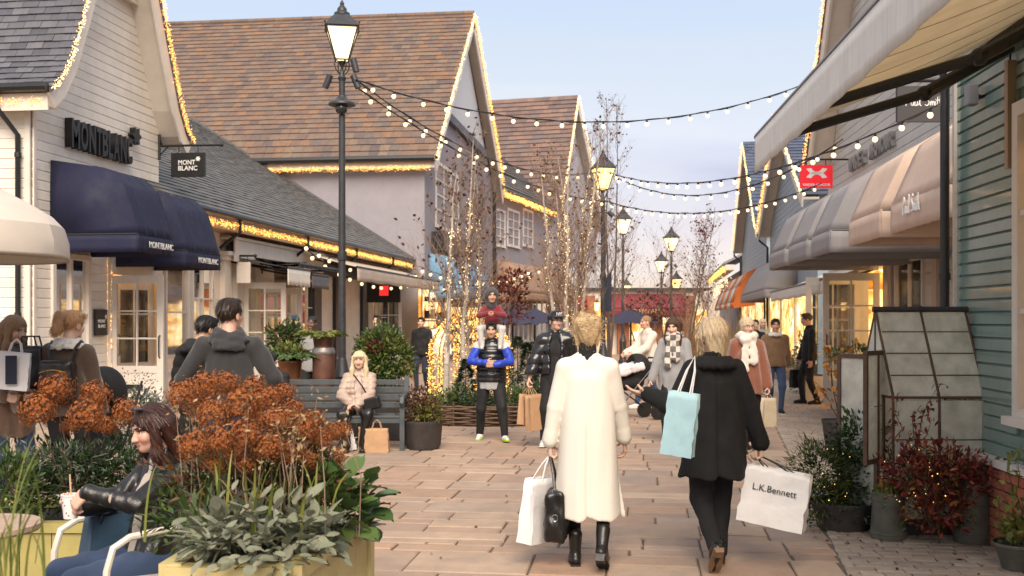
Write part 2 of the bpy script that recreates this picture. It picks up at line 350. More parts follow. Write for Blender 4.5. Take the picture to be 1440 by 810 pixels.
m_bslate_i = mat('blue slate field',(.06,.07,.1),.6,.2,3,.3,60,rnd=[(.045,.06,.105),(.065,.082,.13),(.085,.10,.15)],src='isl')
m_render = mat('lilac grey render',(.30,.28,.31),.85,.08,2,.25,120,dirt=.12)
m_gold = glow('fairy light gold',(1.0,.50,.11),1.25,True,.8)
m_goldw = glow('fairy light warm white',(1.0,.68,.32),1.4,True,.8)
m_bulb = glow('festoon bulb',(1.0,.74,.42),1.05)
m_int = interior('shop interior',['#2a1608','#8a5522','#d89a4c','#f6c878','#ffe6b4'],1.0)
m_int2 = interior('shop interior amber',['#4a2a0c','#c07a28','#f2b052','#ffd88e','#fff0cc'],.75)
m_int3 = interior('shop interior pale',['#6b5238','#a88860','#cfae82','#ead0a6','#f6e4c4'],1.0)
m_pane = glass('shop glass',(.93,.94,.92),.07)
m_navy = mat('navy canvas',(.006,.0085,.038),.75,.15,7,.25,300,dirt=.05)
m_text_w = mat('white lettering',(.75,.74,.72),.5,0)
m_text_k = mat('black lettering',(.012,.012,.012),.4,0)
m_dark = mat('dark shop paint',(.025,.032,.042),.45,.15,5)
class Fr:
 """a facade: u runs along it away from the camera, n points into the street"""
 def __init__(s,O,ang):
  s.O = Vector(O); s.u = Vector((-math.sin(ang),math.cos(ang))); s.n = None; s.ang = ang
 def p(s,u,v,z): q = s.O + s.u * u + s.n * v; return Vector((q.x,q.y,z))
 def up(s,px,v=0):
  a = math.atan((px - 720) / FPX) - YAW; d = Vector((math.sin(a),math.cos(a))); o = s.O + s.n * v
  det = s.u.x * -d.y + d.x * s.u.y; return (-o.x * -d.y - d.x * o.y) / det if abs(det) > 1e-9 else 0
 def dep(s,u,v=0): q = s.O + s.u * u + s.n * v; return -q.x * math.sin(YAW) + q.y * math.cos(YAW)
 def z(s,u,py,v=0): return CAMH + (448 - py) * s.dep(u,v) / FPX
 def box(s,mb,u0,u1,v0,v1,z0,z1,m=None):
  mb.hexa([s.p(*q) for q in [(u0,v0,z0),(u1,v0,z0),(u1,v1,z0),(u0,v1,z0),(u0,v0,z1),(u1,v0,z1),(u1,v1,z1),(u0,v1,z1)]],m)
FL = Fr((-9.2,0),0); FL.n = Vector((1,0))
FRT = Fr((2.6 + math.tan(R(3)) * 8.49,0),R(3)); FRT.n = Vector((-math.cos(R(3)),-math.sin(R(3))))        # teal shop
FRU = Fr((3.75 + math.tan(R(2)) * 20,0),R(2)); FRU.n = Vector((-math.cos(R(2)),-math.sin(R(2))))         # row beyond it
def text3d(txt,c,right,up,h,mats,parent=None,name='lettering',ext=.004,off=.0,shear=0,sx=1.0,width=None):
 cu = bpy.data.curves.new(name,'FONT'); cu.body = txt; cu.size = 1; cu.extrude = ext / h; cu.offset = off; cu.align_x = 'CENTER'; cu.align_y = 'CENTER'; cu.shear = shear; cu.resolution_u = 3
 o = bpy.data.objects.new(name,cu); S.collection.objects.link(o); bpy.context.view_layer.update()
 me = bpy.data.meshes.new_from_object(o.evaluated_get(bpy.context.evaluated_depsgraph_get())); bpy.data.objects.remove(o); bpy.data.curves.remove(cu)
 n = len(me.vertices); co = np.empty(n * 3,np.float32); me.vertices.foreach_get('co',co); co = co.reshape(-1,3)
 mn,mx_ = co.min(0),co.max(0); co[:,:2] -= (mn[:2] + mx_[:2]) / 2
 sc = h / (mx_[1] - mn[1]); co *= sc; co[:,0] *= (width / ((mx_[0] - mn[0]) * sc) if width else sx)
 right = Vector(right).normalized(); up = Vector(up).normalized(); nn = right.cross(up)
 Mx = np.array([right,up,nn]); co = co @ Mx + np.array(c) - np.array(wloc(parent) if parent else (0,0,0))
 me.vertices.foreach_set('co',co.astype(np.float32).ravel()); me.materials.clear(); me.materials.append(mats); me.update()
 o = link(bpy.data.objects.new(name,me))
 if parent: o.parent = parent
 return o
def led_run(name,pts,n,spread,r,m,label,group=None,hang=0,cat='fairy lights'):
 """a dense garland of tiny lamps along a path: nobody counts them"""
 r *= .78; spread *= .72; pts = [Vector(p) for p in pts]; ls = [(b - a).length for a,b in zip(pts,pts[1:])]; T = sum(ls); V = []; F = []
 oct_ = np.array([(1,0,0),(-1,0,0),(0,1,0),(0,-1,0),(0,0,1),(0,0,-1)],float)
 tri = np.array([(0,2,4),(2,1,4),(1,3,4),(3,0,4),(2,0,5),(1,2,5),(3,1,5),(0,3,5)])
 for i in range(n):
  d = RNG.uniform(0,T); k = 0
  while k < len(ls) - 1 and d > ls[k]: d -= ls[k]; k += 1
  c = np.array(pts[k].lerp(pts[k + 1],min(1,d / max(ls[k],1e-6)))) + RNG.normal(size=3) * spread; c[2] -= RNG.uniform(0,1) ** 1.3 * hang
  V.append(oct_ * r * RNG.uniform(.7,1.3) + c); F.append(tri + 6 * i)
 return tag(np_mesh(name,np.concatenate(V),np.concatenate(F),m,smooth=False,base=pts[0]),label,cat,group,'stuff')
def wall_open(mb,fr,u0,u1,z0,z1,ops,v1=0,th=.25):
 ops = sorted(ops); c = u0
 for a,b,za,zb in ops:
  if a > c: fr.box(mb,c,a,v1 - th,v1,z0,z1)
  if za > z0: fr.box(mb,a,b,v1 - th,v1,z0,za)
  if zb < z1: fr.box(mb,a,b,v1 - th,v1,zb,z1)
  c = b
 if c < u1: fr.box(mb,c,u1,v1 - th,v1,z0,z1)
def boards(fr,u0,u1,z0,z1,pitch,m,parent,ops=(),v=.0,lim=None,lap=.017):
 """lapped weatherboards, each one its own piece; lim(z) -> (ua, ub)"""
 z = z0
 while z < z1 - .02:
  zt = min(z + pitch,z1); segs = [(u0,u1,u0,u1)]
  if lim:
   a0,b0 = lim(z); a1,b1 = lim(zt)
   if b0 - a0 < .1: break
   segs = [(a0,b0,min(a1,b0),max(b1,a0))]
  for a,b,za,zb in ops:
   if zb > z + .02 and za < zt - .02:
    ns_ = []
    for s0,s1,t0,t1 in segs:
     if b <= s0 or a >= s1: ns_.append((s0,s1,t0,t1)); continue
     if a - s0 > .03: ns_.append((s0,a,t0,a))
     if s1 - b > .03: ns_.append((b,s1,b,t1))
    segs = ns_
  for s0,s1,t0,t1 in segs:
   mb = MB(); P = fr.p
   c_ = min(.03,pitch * .22); e0,e1 = t0 + (s0 - t0) * c_ / (zt - z),t1 + (s1 - t1) * c_ / (zt - z)
   mb.add([P(s0,v,z),P(s0,v + lap,z),P(e0,v + lap * .85,zt - c_),P(t0,v + .003,zt),P(t0,v,zt),P(s1,v,z),P(s1,v + lap,z),P(e1,v + lap * .85,zt - c_),P(t1,v + .003,zt),P(t1,v,zt)],[(0,1,2,3,4),(9,8,7,6,5),(1,6,7,2),(2,7,8,3),(0,5,6,1)])
   mb.build('board',m,parent)
  z = zt
def window(fr,u0,u1,z0,z1,parent,cols,rows,m=None,v=.02,inter=None,depth=.9,fw=.06,bar=.03,blind=0,sill=True):
 m = m or m_white; mb = MB(); d = .08
 fr.box(mb,u0,u0 + fw,v - d,v + .03,z0,z1); fr.box(mb,u1 - fw,u1,v - d,v + .03,z0,z1)
 fr.box(mb,u0 + fw,u1 - fw,v - d,v + .03,z1 - fw,z1); fr.box(mb,u0 + fw,u1 - fw,v - d,v + .03,z0,z0 + fw)
 if sill: fr.box(mb,u0 - .04,u1 + .04,v + .032,v + .09,z0 - .02,z0 + .04)
 w = mb.build('window',m,parent)
 a0,a1,b0,b1 = u0 + fw,u1 - fw,z0 + fw,z1 - fw; us = [a0 + (a1 - a0) * i / cols for i in range(cols + 1)]; zs = [b0 + (b1 - b0) * i / rows for i in range(rows + 1)]
 for u in us[1:-1]:
  q = MB(); fr.box(q,u - bar / 2,u + bar / 2,v - .05,v + .018,b0,b1); q.build('glazing_bar',m,w)
 for z in zs[1:-1]:
  q = MB(); fr.box(q,a0,a1,v - .048,v + .016,z - bar / 2,z + bar / 2); q.build('glazing_bar',m,w)
 for i in range(cols):
  for j in range(rows):
   q = MB(); e = bar / 2
   fr.box(q,us[i] + (e if i else 0),us[i + 1] - (e if i < cols - 1 else 0),v - .03,v - .024,zs[j] + (e if j else 0),zs[j + 1] - (e if j < rows - 1 else 0)); q.build('pane',m_pane,w)
 if inter:
  q = MB(); P = fr.p; y0,y1 = v - .1,v - depth
  q.quad(P(u0,y1,z0),P(u1,y1,z0),P(u1,y1,z1),P(u0,y1,z1)); q.quad(P(u0,y0,z0),P(u0,y1,z0),P(u0,y1,z1),P(u0,y0,z1)); q.quad(P(u1,y0,z0),P(u1,y1,z0),P(u1,y1,z1),P(u1,y0,z1))
  q.quad(P(u0,y0,z1),P(u1,y0,z1),P(u1,y1,z1),P(u0,y1,z1)); q.quad(P(u0,y0,z0),P(u1,y0,z0),P(u1,y1,z0),P(u0,y1,z0)); q.build('shop_interior',inter,w)
  # goods on show: shelf boards, boxes and hung clothes just behind the glass
  g_ = MB(); nr = random.Random(int(u0 * 100) + int(z0 * 10)); zz = z0 + .25
  while zz < z1 - .45:
   fr.box(g_,u0 + .08,u1 - .08,y1 + .06,y1 + .3,zz,zz + .03,0); uu = u0 + .12
   while uu < u1 - .2:
    ww = nr.uniform(.07,.24); hh = nr.uniform(.10,.34)
    if nr.random() < .75: fr.box(g_,uu,uu + ww,y1 + .09,y1 + .25,zz + .032,zz + .03 + hh,nr.choice([1,2,2,3]))
    uu += ww + nr.uniform(.03,.16)
   zz += nr.uniform(.5,.65)
  g_.build('display_shelf',[m_shelf,m_good1,m_good2,m_good3],w)
 if blind:
  q = MB(); n_ = max(3,int((u1 - u0) / .12));
  for i in range(n_):
   q.cur = 0; fr.box(q,u0 + fw + (a1 - a0) * (i + .06) / n_,u0 + fw + (a1 - a0) * (i + .94) / n_,v - .11,v - .095,z1 - fw - blind,z1 - fw)
  q.build('slatted_blind',m_blind,w)
 return w
m_shelf = mat('display shelf oak',(.36,.22,.11),.5,.2,8)
m_good1 = mat('dark goods',(.05,.035,.03),.6,.3,5); m_good2 = mat('tan goods',(.42,.26,.13),.6,.3,5); m_good3 = mat('white goods',(.66,.62,.55),.6,.2,5)
m_blind = mat('wooden blind slat',(.50,.32,.16),.5,.25,6,rnd=[(.50,.32,.16),(.58,.38,.2)],src='isl',emit=(.9,.5,.2),estr=.10)
def door(hinge,d,w,z0,z1,parent,cols=2,rows=3,low=.75,m=None,handle=True,plate=False,far_handle=True):
 """an open glazed door leaf standing from hinge along unit vector d"""
 m = m or m_white; d = Vector((d[0],d[1],0)).normalized(); n = Vector((-d.y,d.x,0)); h = Vector((hinge[0],hinge[1],0))
 def bx_(mb,a,b,t0,t1,za,zb): mb.hexa([h + d * q[0] + n * q[1] + Vector((0,0,q[2])) for q in [(a,t0,za),(b,t0,za),(b,t1,za),(a,t1,za),(a,t0,zb),(b,t0,zb),(b,t1,zb),(a,t1,zb)]])
 mb = MB(); st = .11
 bx_(mb,0,st,-.025,.025,z0,z1); bx_(mb,w - st,w,-.025,.025,z0,z1); bx_(mb,st,w - st,-.025,.025,z1 - .14,z1); bx_(mb,st,w - st,-.025,.025,z0,z0 + .2)
 bx_(mb,st,w - st,-.025,.025,z0 + low - .12,z0 + low); bx_(mb,st,w - st,-.012,.012,z0 + .2,z0 + low - .12)
 dr = mb.build('door',m,parent)
 a0,a1,b0,b1 = st,w - st,z0 + low,z1 - .14
 for i in range(1,cols): q = MB(); u = a0 + (a1 - a0) * i / cols; bx_(q,u - .014,u + .014,-.021,.021,b0,b1); q.build('glazing_bar',m,dr)
 for j in range(1,rows): q = MB(); z = b0 + (b1 - b0) * j / rows; bx_(q,a0,a1,-.019,.019,z - .014,z + .014); q.build('glazing_bar',m,dr)
 for i in range(cols):
  for j in range(rows):
   q = MB(); bx_(q,a0 + (a1 - a0) * i / cols + (.014 if i else 0),a0 + (a1 - a0) * (i + 1) / cols - (.014 if i < cols - 1 else 0),-.003,.003,b0 + (b1 - b0) * j / rows + (.014 if j else 0),b0 + (b1 - b0) * (j + 1) / rows - (.014 if j < rows - 1 else 0)); q.build('pane',m_pane,dr)
 if handle:
  for sgn in (-1,1):
   q = MB(); b = w - st / 2
   q.tube([h + d * b + n * (sgn * .025) + Vector((0,0,z0 + .98)),h + d * b + n * (sgn * .07) + Vector((0,0,z0 + 1.0)),h + d * b + n * (sgn * .07) + Vector((0,0,z0 + 1.34)),h + d * b + n * (sgn * .025) + Vector((0,0,z0 + 1.36))],.013,6); q.build('handle',m_black,dr)
 if plate: q = MB(); bx_(q,w * .3,w * .62,-.031,-.026,z0 + .42,z0 + .52); bx_(q,w * .3,w * .62,.026,.031,z0 + .42,z0 + .52); q.build('letter_plate',m_black,dr)
 return dr
def downpipe(fr,u,v,z0,z1,parent,r=.036,m=None):
 mb = MB(); mb.tube([fr.p(u,v,z0),fr.p(u,v,z1)],r,10)
 z = z0 + .4
 while z < z1: mb.tube([fr.p(u,v,z),fr.p(u,v,z + .06)],r * 1.25,10); z += 1.6
 return mb.build('downpipe',m or m_black,parent,smooth=True)
def tile_field(O,along,upv,w,rows,gauge,tw,m_obj,m_stuff,parent,n_obj,name='tile',th=.018,clip=None,jitter=.01,order=None):
 """overlapping roof tiles on a slope: the first n_obj as pieces, the rest as one stuff part"""
 O = Vector(O); along = Vector(along).normalized(); upv = Vector(upv).normalized(); nn = along.cross(upv).normalized()
 if nn.z < 0: nn = -nn
 mb = MB(); mb.hexa([Vector(q) for q in [(0,0,0),(1,0,0),(1,1,0),(0,1,0),(0,0,1),(1,0,1),(1,1,1),(0,1,1)]])
 me = bpy.data.meshes.new(name); me.from_pydata(mb.v,[],mb.f); me.materials.append(m_obj)
 rot = Matrix((along,upv,nn)).transposed(); tilt = Matrix.Rotation(math.atan2(-th * 1.6,gauge),3,Vector((1,0,0))); eu = (rot @ tilt).to_euler()
 cand = []
 for r_ in range(rows):
  x = -(r_ % 2) * tw / 2
  while x < w:
   a = max(0,x); b = min(w,x + tw - .006)
   if b - a > .02 and (clip is None or clip((a + b) / 2,(r_ + .5) * gauge)): cand.append((a,b,r_))
   x += tw
 if order: cand.sort(key=order)
 if n_obj and len(cand) > n_obj: objs,rest = cand[:n_obj],cand[n_obj:]
 else: objs,rest = (cand,[]) if n_obj else ([],cand)
 for a,b,r_ in objs:
  p = O + along * a + upv * (r_ * gauge + RNG.normal() * jitter * .4) + nn * (th * 1.2 + RNG.uniform(-.3,.5) * jitter)
  inst(me,name,parent,p,eu,(b - a,gauge * 1.12,th))
 if rest:
  V = []; F = []; M3 = np.array(rot @ tilt).T; cube = np.array(mb.v); fq = np.array([[0,1,5,4],[4,5,6,7],[1,2,6,5],[3,0,4,7]])
  for i,(a,b,r_) in enumerate(rest):
   p = O + along * a + upv * (r_ * gauge + RNG.normal() * jitter * .4) + nn * (th * 1.2 + RNG.uniform(-.3,.5) * jitter)
   V.append((cube * (b - a,gauge * 1.12,th)) @ M3 + np.array(p)); F.append(fq + 8 * i)
  np_mesh(name + '_field',np.concatenate(V),np.concatenate(F),m_stuff,parent,smooth=False,kind='stuff')
def dutch(fr,u0,u1,prof,m,label,group,name='awning',val=.28,textstr=None,tm=None,in_m=None):
 """boxed canvas awning: sloping top, cheeks and a hanging valance"""
 root = thing(name,fr.p((u0 + u1) / 2,0,prof[0][1]),label,'awning',group); P = fr.p
 q = []
 for i in range(len(prof) - 1):
  for k in range(5): t = k / 5; q.append((prof[i][0] * (1 - t) + prof[i + 1][0] * t,prof[i][1] * (1 - t) + prof[i + 1][1] * t))
 q.append(prof[-1]); q = [q[0]] + [((q[i - 1][0] + 8 * q[i][0] + q[i + 1][0]) / 10,(q[i - 1][1] + 8 * q[i][1] + q[i + 1][1]) / 10) for i in range(1,len(q) - 1)] + [q[-1]]
 nu = 10; V = []; F = []
 for i in range(nu + 1):
  for j,(v,z) in enumerate(q):
   s = .016 * math.sin(math.pi * i / nu) * math.sin(math.pi * j / (len(q) - 1)); V.append(P(u0 + (u1 - u0) * i / nu,v,z - s * (1 + .5 * math.sin(i * 2.1))))
 k = len(q)
 F = [(i * k + j,i * k + j + 1,(i + 1) * k + j + 1,(i + 1) * k + j) for i in range(nu) for j in range(k - 1)]
 mb = MB(); mb.add(V,F)
 for u in (u0,u1): mb.add([P(u,v,z) for v,z in q] + [P(u,0.0,q[-1][1])],[tuple(range(k + 1))])
 o = mb.build('canopy',m,root,smooth=16); s_ = o.modifiers.new('cloth','SOLIDIFY'); s_.thickness = .006
 zb = q[-1][1]; vf = q[-1][0]; mb = MB(); ns_ = 22
 def strip(pa,pb,n_):
  pa,pb = Vector(pa),Vector(pb); t = (pb - pa); nrm = Vector((t.y,-t.x,0)).normalized(); vs = []
  for i in range(n_ + 1):
   c = pa.lerp(pb,i / n_)
   for j in range(4): vs.append(c + Vector((0,0,-val * j / 3)) + nrm * (.010 * math.sin(i * 1.9 + .6 * j) * j / 3))
  mb.add(vs,[(i * 4 + j,i * 4 + j + 1,(i + 1) * 4 + j + 1,(i + 1) * 4 + j) for i in range(n_) for j in range(3)])
 strip(P(u0,vf + .004,zb),P(u1,vf + .004,zb),ns_); strip(P(u0 - .004,0.02,zb),P(u0 - .004,vf,zb),12); strip(P(u1 + .004,0.02,zb),P(u1 + .004,vf,zb),12)
 o = mb.build('valance',m,root,smooth=True); s_ = o.modifiers.new('cloth','SOLIDIFY'); s_.thickness = .005
 mb = MB()
 mb.tube([P(u0,.03,zb),P(u0,vf - .02,zb),P(u1,vf - .02,zb),P(u1,.03,zb)],.016,6)
 for u in (u0 + .03,u1 - .03):
  mb.tube([P(u,.03,q[0][1] - .02),P(u,q[len(q) // 2][0] - .03,q[len(q) // 2][1] - .03),P(u,vf - .03,zb + .02)],.014,6)
 mb.build('frame',m_black,root,smooth=True)
 mb = MB(); mb.tube([P(u0,0.02,zb),P(u0,vf + .006,zb),P(u1,vf + .006,zb),P(u1,.02,zb)],.009,5); mb.build('piping',m,root,smooth=True)
 for i in range(1,4):
  u = u0 + (u1 - u0) * i / 4; mb = MB(); mb.tube([P(u,v_,z_ - .016 * math.sin(math.pi * i / 4) * math.sin(math.pi * j / (len(q) - 1)) + .002) for j,(v_,z_) in enumerate(q)],.006,4); mb.build('seam',m,root,smooth=True)
 if textstr:
  rt = fr.u if fr.n.x > 0 else -fr.u
  text3d(textstr[0],P(u0 + (u1 - u0) * textstr[1],vf + .022,zb - val * .5),(rt.x,rt.y,0),(0,0,1),textstr[2],tm or m_text_w,root,'lettering',.002,.01)
 return root
# ------------------------------------------------------------------ ground and paving
mb = MB(); mb.quad((-400,-60,-.05),(400,-60,-.05),(400,900,-.05),(-400,900,-.05))
tag(mb.build('ground',mat('ground',(.22,.18,.15),.9,.2,1,.3,20)),kind='structure')
m_flag = mat('sandstone flag',(.3,.25,.2),.82,.14,4,.55,55,rnd=[(0.363,0.245,0.175),(0.303,0.215,0.163),(0.39,0.281,0.204),(0.349,0.225,0.156),(0.286,0.215,0.172),(0.409,0.301,0.221),(0.363,0.258,0.188),(0.315,0.225,0.172),(0.39,0.248,0.169),(0.33,0.254,0.201)],dirt=.32)
m_flag_i = mat('sandstone flag far',(.3,.25,.2),.82,.14,4,.5,55,rnd=[(0.363,0.245,0.175),(0.303,0.215,0.163),(0.39,0.281,0.204),(0.349,0.225,0.156),(0.286,0.215,0.172),(0.409,0.301,0.221),(0.363,0.258,0.188),(0.315,0.225,0.172),(0.39,0.248,0.169),(0.33,0.254,0.201)],src='isl',dirt=.32)
m_sett = mat('sett stone',(.25,.21,.18),.85,.18,9,.5,80,rnd=[(.27,.215,.175),(.34,.275,.22),(.39,.315,.25),(.30,.24,.20),(.355,.27,.205)],dirt=.25)
m_sett_i = mat('sett stone far',(.25,.21,.18),.85,.18,9,.5,80,rnd=[(.27,.215,.175),(.34,.275,.22),(.39,.315,.25),(.30,.24,.20),(.355,.27,.205)],src='isl',dirt=.25)
m_joint = mat('sandy joint',(.12,.092,.07),.95,.3,14,.5,90)
mb = MB(); mb.quad((-14,2,-.016),(4.5,2,-.016),(4.5,75,-.016),(-14,75,-.016))
pave = tag(mb.build('pavement',m_joint),kind='structure')
def edge_x(y): return 1.30 + (y - 7.28) * .0703
def slab(x0,x1,y0,y1,tz,th=.03,c=.010,rng=RNG):
 """one flag: top with worn chamfer, riven edge"""
 j = lambda: rng.uniform(-.006,.006)
 b = [(x0 + j(),y0 + j()),(x1 + j(),y0 + j()),(x1 + j(),y1 + j()),(x0 + j(),y1 + j())]; mx_,my_ = (x0 + x1) / 2,(y0 + y1) / 2
 tl = rng.normal(size=2) * .0022
 def zt(x,y): return tz + (x - mx_) * tl[0] + (y - my_) * tl[1]
 V = [(x,y,-th) for x,y in b] + [(x,y,zt(x,y) - c * .8) for x,y in b]
 tp = [(x + (c if x < mx_ else -c),y + (c if y < my_ else -c)) for x,y in b]; V += [(x,y,zt(x,y)) for x,y in tp]
 return V,[(0,1,5,4),(1,2,6,5),(2,3,7,6),(3,0,4,7),(4,5,9,8),(5,6,10,9),(6,7,11,10),(7,4,8,11),(8,9,10,11)]
flags = []; y = 3.6; rg = random.Random(5)
while y < 62:
 h = rg.choice([.22,.33,.42,.48,.55,.64]) * (1 if y < 24 else 1.6); x = -13.6 + rg.uniform(0,.6); xe = min(edge_x(y + h / 2),FRU.O.x - .035 * y) if y < 40 else 3.2
 off = 0
 while x < xe - .05:
  l_ = rg.choice([.32,.42,.52,.62,.72,.84,1.0]) * (1 if y < 24 else 1.6)
  if xe - (x + l_) < .28: l_ = xe - x
  q = rg.random()
  if q < .22 and h > .40: k = rg.uniform(.35,.65) * h; flags += [(x,x + l_,y,y + k),(x,x + l_,y + k,y + h)]
  elif q < .38 and h > .4 and l_ > .6: k = rg.uniform(.4,.6) * h; f = rg.uniform(.35,.65) * l_; flags += [(x,x + f,y,y + k),(x + f,x + l_,y,y + k),(x,x + l_,y + k,y + h)]
  else: flags.append((x,x + l_,y,y + h))
  x += l_
 y += h
def in_view(x,y,m=30):
 D = -x * math.sin(YAW) + y * math.cos(YAW); xc = x * math.cos(YAW) + y * math.sin(YAW)
 return D > 2 and abs(xc) / D * FPX < 720 + m and CAMH / D * FPX < 380
fl = [f for f in flags if in_view((f[0] + f[1]) / 2,(f[2] + f[3]) / 2,80) or f[2] > 8]
def fd(f): x,y = (f[0] + f[1]) / 2,(f[2] + f[3]) / 2; bad = 0 if -3.6 + y * .03 < x else 6; return math.hypot(x,y) + bad
fl.sort(key=fd); g = .0075
for f in fl[:300]:
 V,F = slab(f[0] + g,f[1] - g,f[2] + g,f[3] - g,RNG.normal() * .0025); mb = MB(); mb.add(V,F); mb.build('flagstone',m_flag,pave)
mb = MB()
for f in fl[300:]:
 V,F = slab(f[0] + g,f[1] - g,f[2] + g,f[3] - g,RNG.normal() * .002); mb.add(V,F)
tag(mb.build('flagstone_field',m_flag_i,pave),kind='stuff')
# setts along the right-hand shops
mb = MB(); mb.quad((1.0,2,-.012),(4.6,2,-.012),(4.6,40,-.012),(2.6,40,-.012))
setp = tag(mb.build('sett_path',m_joint),kind='structure')
st = []; y = 4.5; r_ = 0
while y < 30:
 hh = .118 if y < 16 else .2; x = edge_x(y) + .012; first = True
 while x < 3.6:
  l_ = rg.choice([.15,.18,.2,.22]) * (1 if y < 16 else 1.6)
  if first and r_ % 2: l_ *= .5
  first = False
  if x + l_ < FRT.O.x + .02 or y > 9.6: st.append((x,x + l_,y,y + hh))
  x += l_
 y += hh; r_ += 1
st = [s for s in st if in_view(s[0],s[2],40)]; st.sort(key=lambda s: s[2]); mb = MB()
for i,s in enumerate(st):
 V,F = slab(s[0] + .005,s[1] - .005,s[2] + .005,s[3] - .005,.002 + RNG.normal() * .002,.03,.007)
 if i < 300: q = MB(); q.add(V,F); q.build('sett',m_sett,setp)
 else: mb.add(V,F)
tag(mb.build('sett_field',m_sett_i,setp),kind='stuff')
FRU.O = Vector((4.3 + math.tan(R(2)) * 20,0))
PV = 2.0            # how far the right-hand awnings stand out
# ================================================================== white gabled shop on the left
P = FL.p
ua,ub = FL.up(44),FL.up(222); um = (ua + ub) / 2
gab = thing('gabled_shop',P(um,-3,0),'cream weatherboarded gabled shop with slate roof, navy awnings and big black letters','shop building')
EZ = 5.05; path = [(ua - .36,EZ - .05),(ua - .12,EZ + .14),(ua + .18,EZ + .55),(ua + .62,EZ + 1.5),(um,EZ + 4.75)]
def lim_g(z):
 for (a,za),(b,zb) in zip(path,path[1:]):
  if za <= z <= zb: q = a + (b - a) * (z - za) / (zb - za); break
 else: q = path[0][0] if z < path[0][1] else um
 q = max(q + .05,ua); return q,2 * um - q
w0,w1 = FL.up(70),FL.up(124); d0,d1 = FL.up(150),FL.up(219)
ops = [(w0,w1,.75,2.72),(d0,d1,0,2.72)]
mb = MB(); wall_open(mb,FL,ua,ub,0,EZ,ops)
mb.prism([P(ua,-.25,EZ),P(ub,-.25,EZ),P(um,-.25,EZ + 4.6)],(.25,0,0)); mb.build('wall',m_cream,gab)
boards(FL,ua + .07,ub - .05,.2,EZ + 2.2,.15,m_cream,gab,ops,0.002,lim_g)
mb = MB(); FL.box(mb,ua,ub,.003,.06,0,.2); FL.box(mb,ua,ua + .07,.003,.045,.2,EZ); mb.build('corner_trim',m_cream2,gab)
# collar beam across the gable and the plain panel above it
z7 = EZ + 2.25; a,b = lim_g(z7); mb = MB(); FL.box(mb,a,b,.004,.14,z7,z7 + .16); FL.box(mb,a,b,.004,.18,z7 + .16,z7 + .22); mb.build('collar_beam',m_cream2,gab)
a2,b2 = lim_g(z7 + .24); mb = MB(); mb.prism([P(a2,.004,z7 + .24),P(b2,.004,z7 + .24),P(um,.004,EZ + 4.6)],(.03,0,0)); mb.build('gable_panel',mat('pale gable panel',(.74,.70,.64),.5,.05),gab)
def barge_run(mb,fr,pts,sgn,v,w,th,s0,s1):
 ns = []
 for k,(a,za) in enumerate(pts):
  N = Vector((0,0))
  for (p,zp),(q,zq) in zip(pts[max(0,k - 1):k + 1],pts[max(0,k - 1) + 1:k + 2]):
   L = math.hypot(q - p,zq - zp); N += Vector((sgn * abs(zq - zp) / L,-abs(q - p) / L))
  ns.append(N.normalized())
 def hx(o0,o1,va,vb):
  for k in range(len(pts) - 1):
   (a,za),(b,zb),n,m_ = pts[k],pts[k + 1],ns[k],ns[k + 1]; f = lambda t,z,nn,o,vv: fr.p(t + nn.x * o,vv,z + nn.y * o)
   mb.hexa([f(a,za,n,o0,va),f(b,zb,m_,o0,va),f(b,zb,m_,o1,va),f(a,za,n,o1,va),f(a,za,n,o0,vb),f(b,zb,m_,o0,vb),f(b,zb,m_,o1,vb),f(a,za,n,o1,vb)])
 hx(0,w,v,v + th); hx(s0,s1,0,v - .002)
def barge(fr,path,um,v,w,th,m,parent):
 for sgn in (1,-1):
  mb = MB(); barge_run(mb,fr,path if sgn > 0 else [(2 * um - a,z) for a,z in path],sgn,v,w,th,.05,.09); mb.build('bargeboard',m,parent)
barge(FL,path,um,.46,.26,.04,m_cream2,gab)
mb = MB()
for sgn in (0,1):
 pts = path if not sgn else [(2 * um - a,z) for a,z in path]
 for (a,za),(b,zb) in zip(pts,pts[1:]):
  mb.hexa([P(a,-9,za),P(a,.54,za),P(b,.54,zb),P(b,-9,zb),P(a,-9,za + .07),P(a,.54,za + .07),P(b,.54,zb + .07),P(b,-9,zb + .07)])
mb.build('roof',m_slate,gab)
s0 = P(path[2][0],.54,path[2][1] + .07); upv = (P(um,0,path[-1][1]) - P(path[2][0],0,path[2][1]))
tile_field(s0 + Vector((-3.6,0,0)),(1,0,0),upv,3.6,16,.135,.27,m_slate,m_slate_i,gab,300,'slate',.012)
for i in (0,1):
 a,b = path[i],path[i + 1]; vv = Vector((0,b[0] - a[0],b[1] - a[1]))
 tile_field(P(a[0],.54,a[1] + .07) + Vector((-3.6,0,0)),(1,0,0),vv,3.6,max(2,round(vv.length / .135)),vv.length / max(2,round(vv.length / .135)),.27,m_slate,m_slate_i,gab,100,'slate',.012)
# side wall facing the camera
FS = Fr((-9.2,ua),R(90)); FS.n = Vector((0,-1))
mb = MB(); FS.box(mb,.26,7,-.25,0,0,EZ); mb.build('side_wall',m_cream,gab)
boards(FS,.09,4.2,.2,EZ - .15,.15,m_cream,gab,(),.002)
mb = MB(); FS.box(mb,.0,.088,.003,.045,0,EZ - .1); mb.build('corner_trim',m_cream2,gab)
mb = MB(); FS.box(mb,-.46,7,.05,.30,EZ - .24,EZ - .08); FS.box(mb,-.46,7,.302,.33,EZ - .30,EZ - .05); mb.build('eaves_box',m_cream2,gab)
mb = MB(); pts = [FS.p(-.5,.41,EZ + .02),FS.p(7,.41,EZ + .02)]; mb.tube(pts,.07,8); mb.build('gutter',m_black,gab,smooth=True)
mb = MB(); mb.tube([FS.p(.32,.40,EZ - .03),FS.p(.32,.38,EZ - .25),FS.p(.16,.09,EZ - .62),FS.p(.16,.09,0)],.04,8)
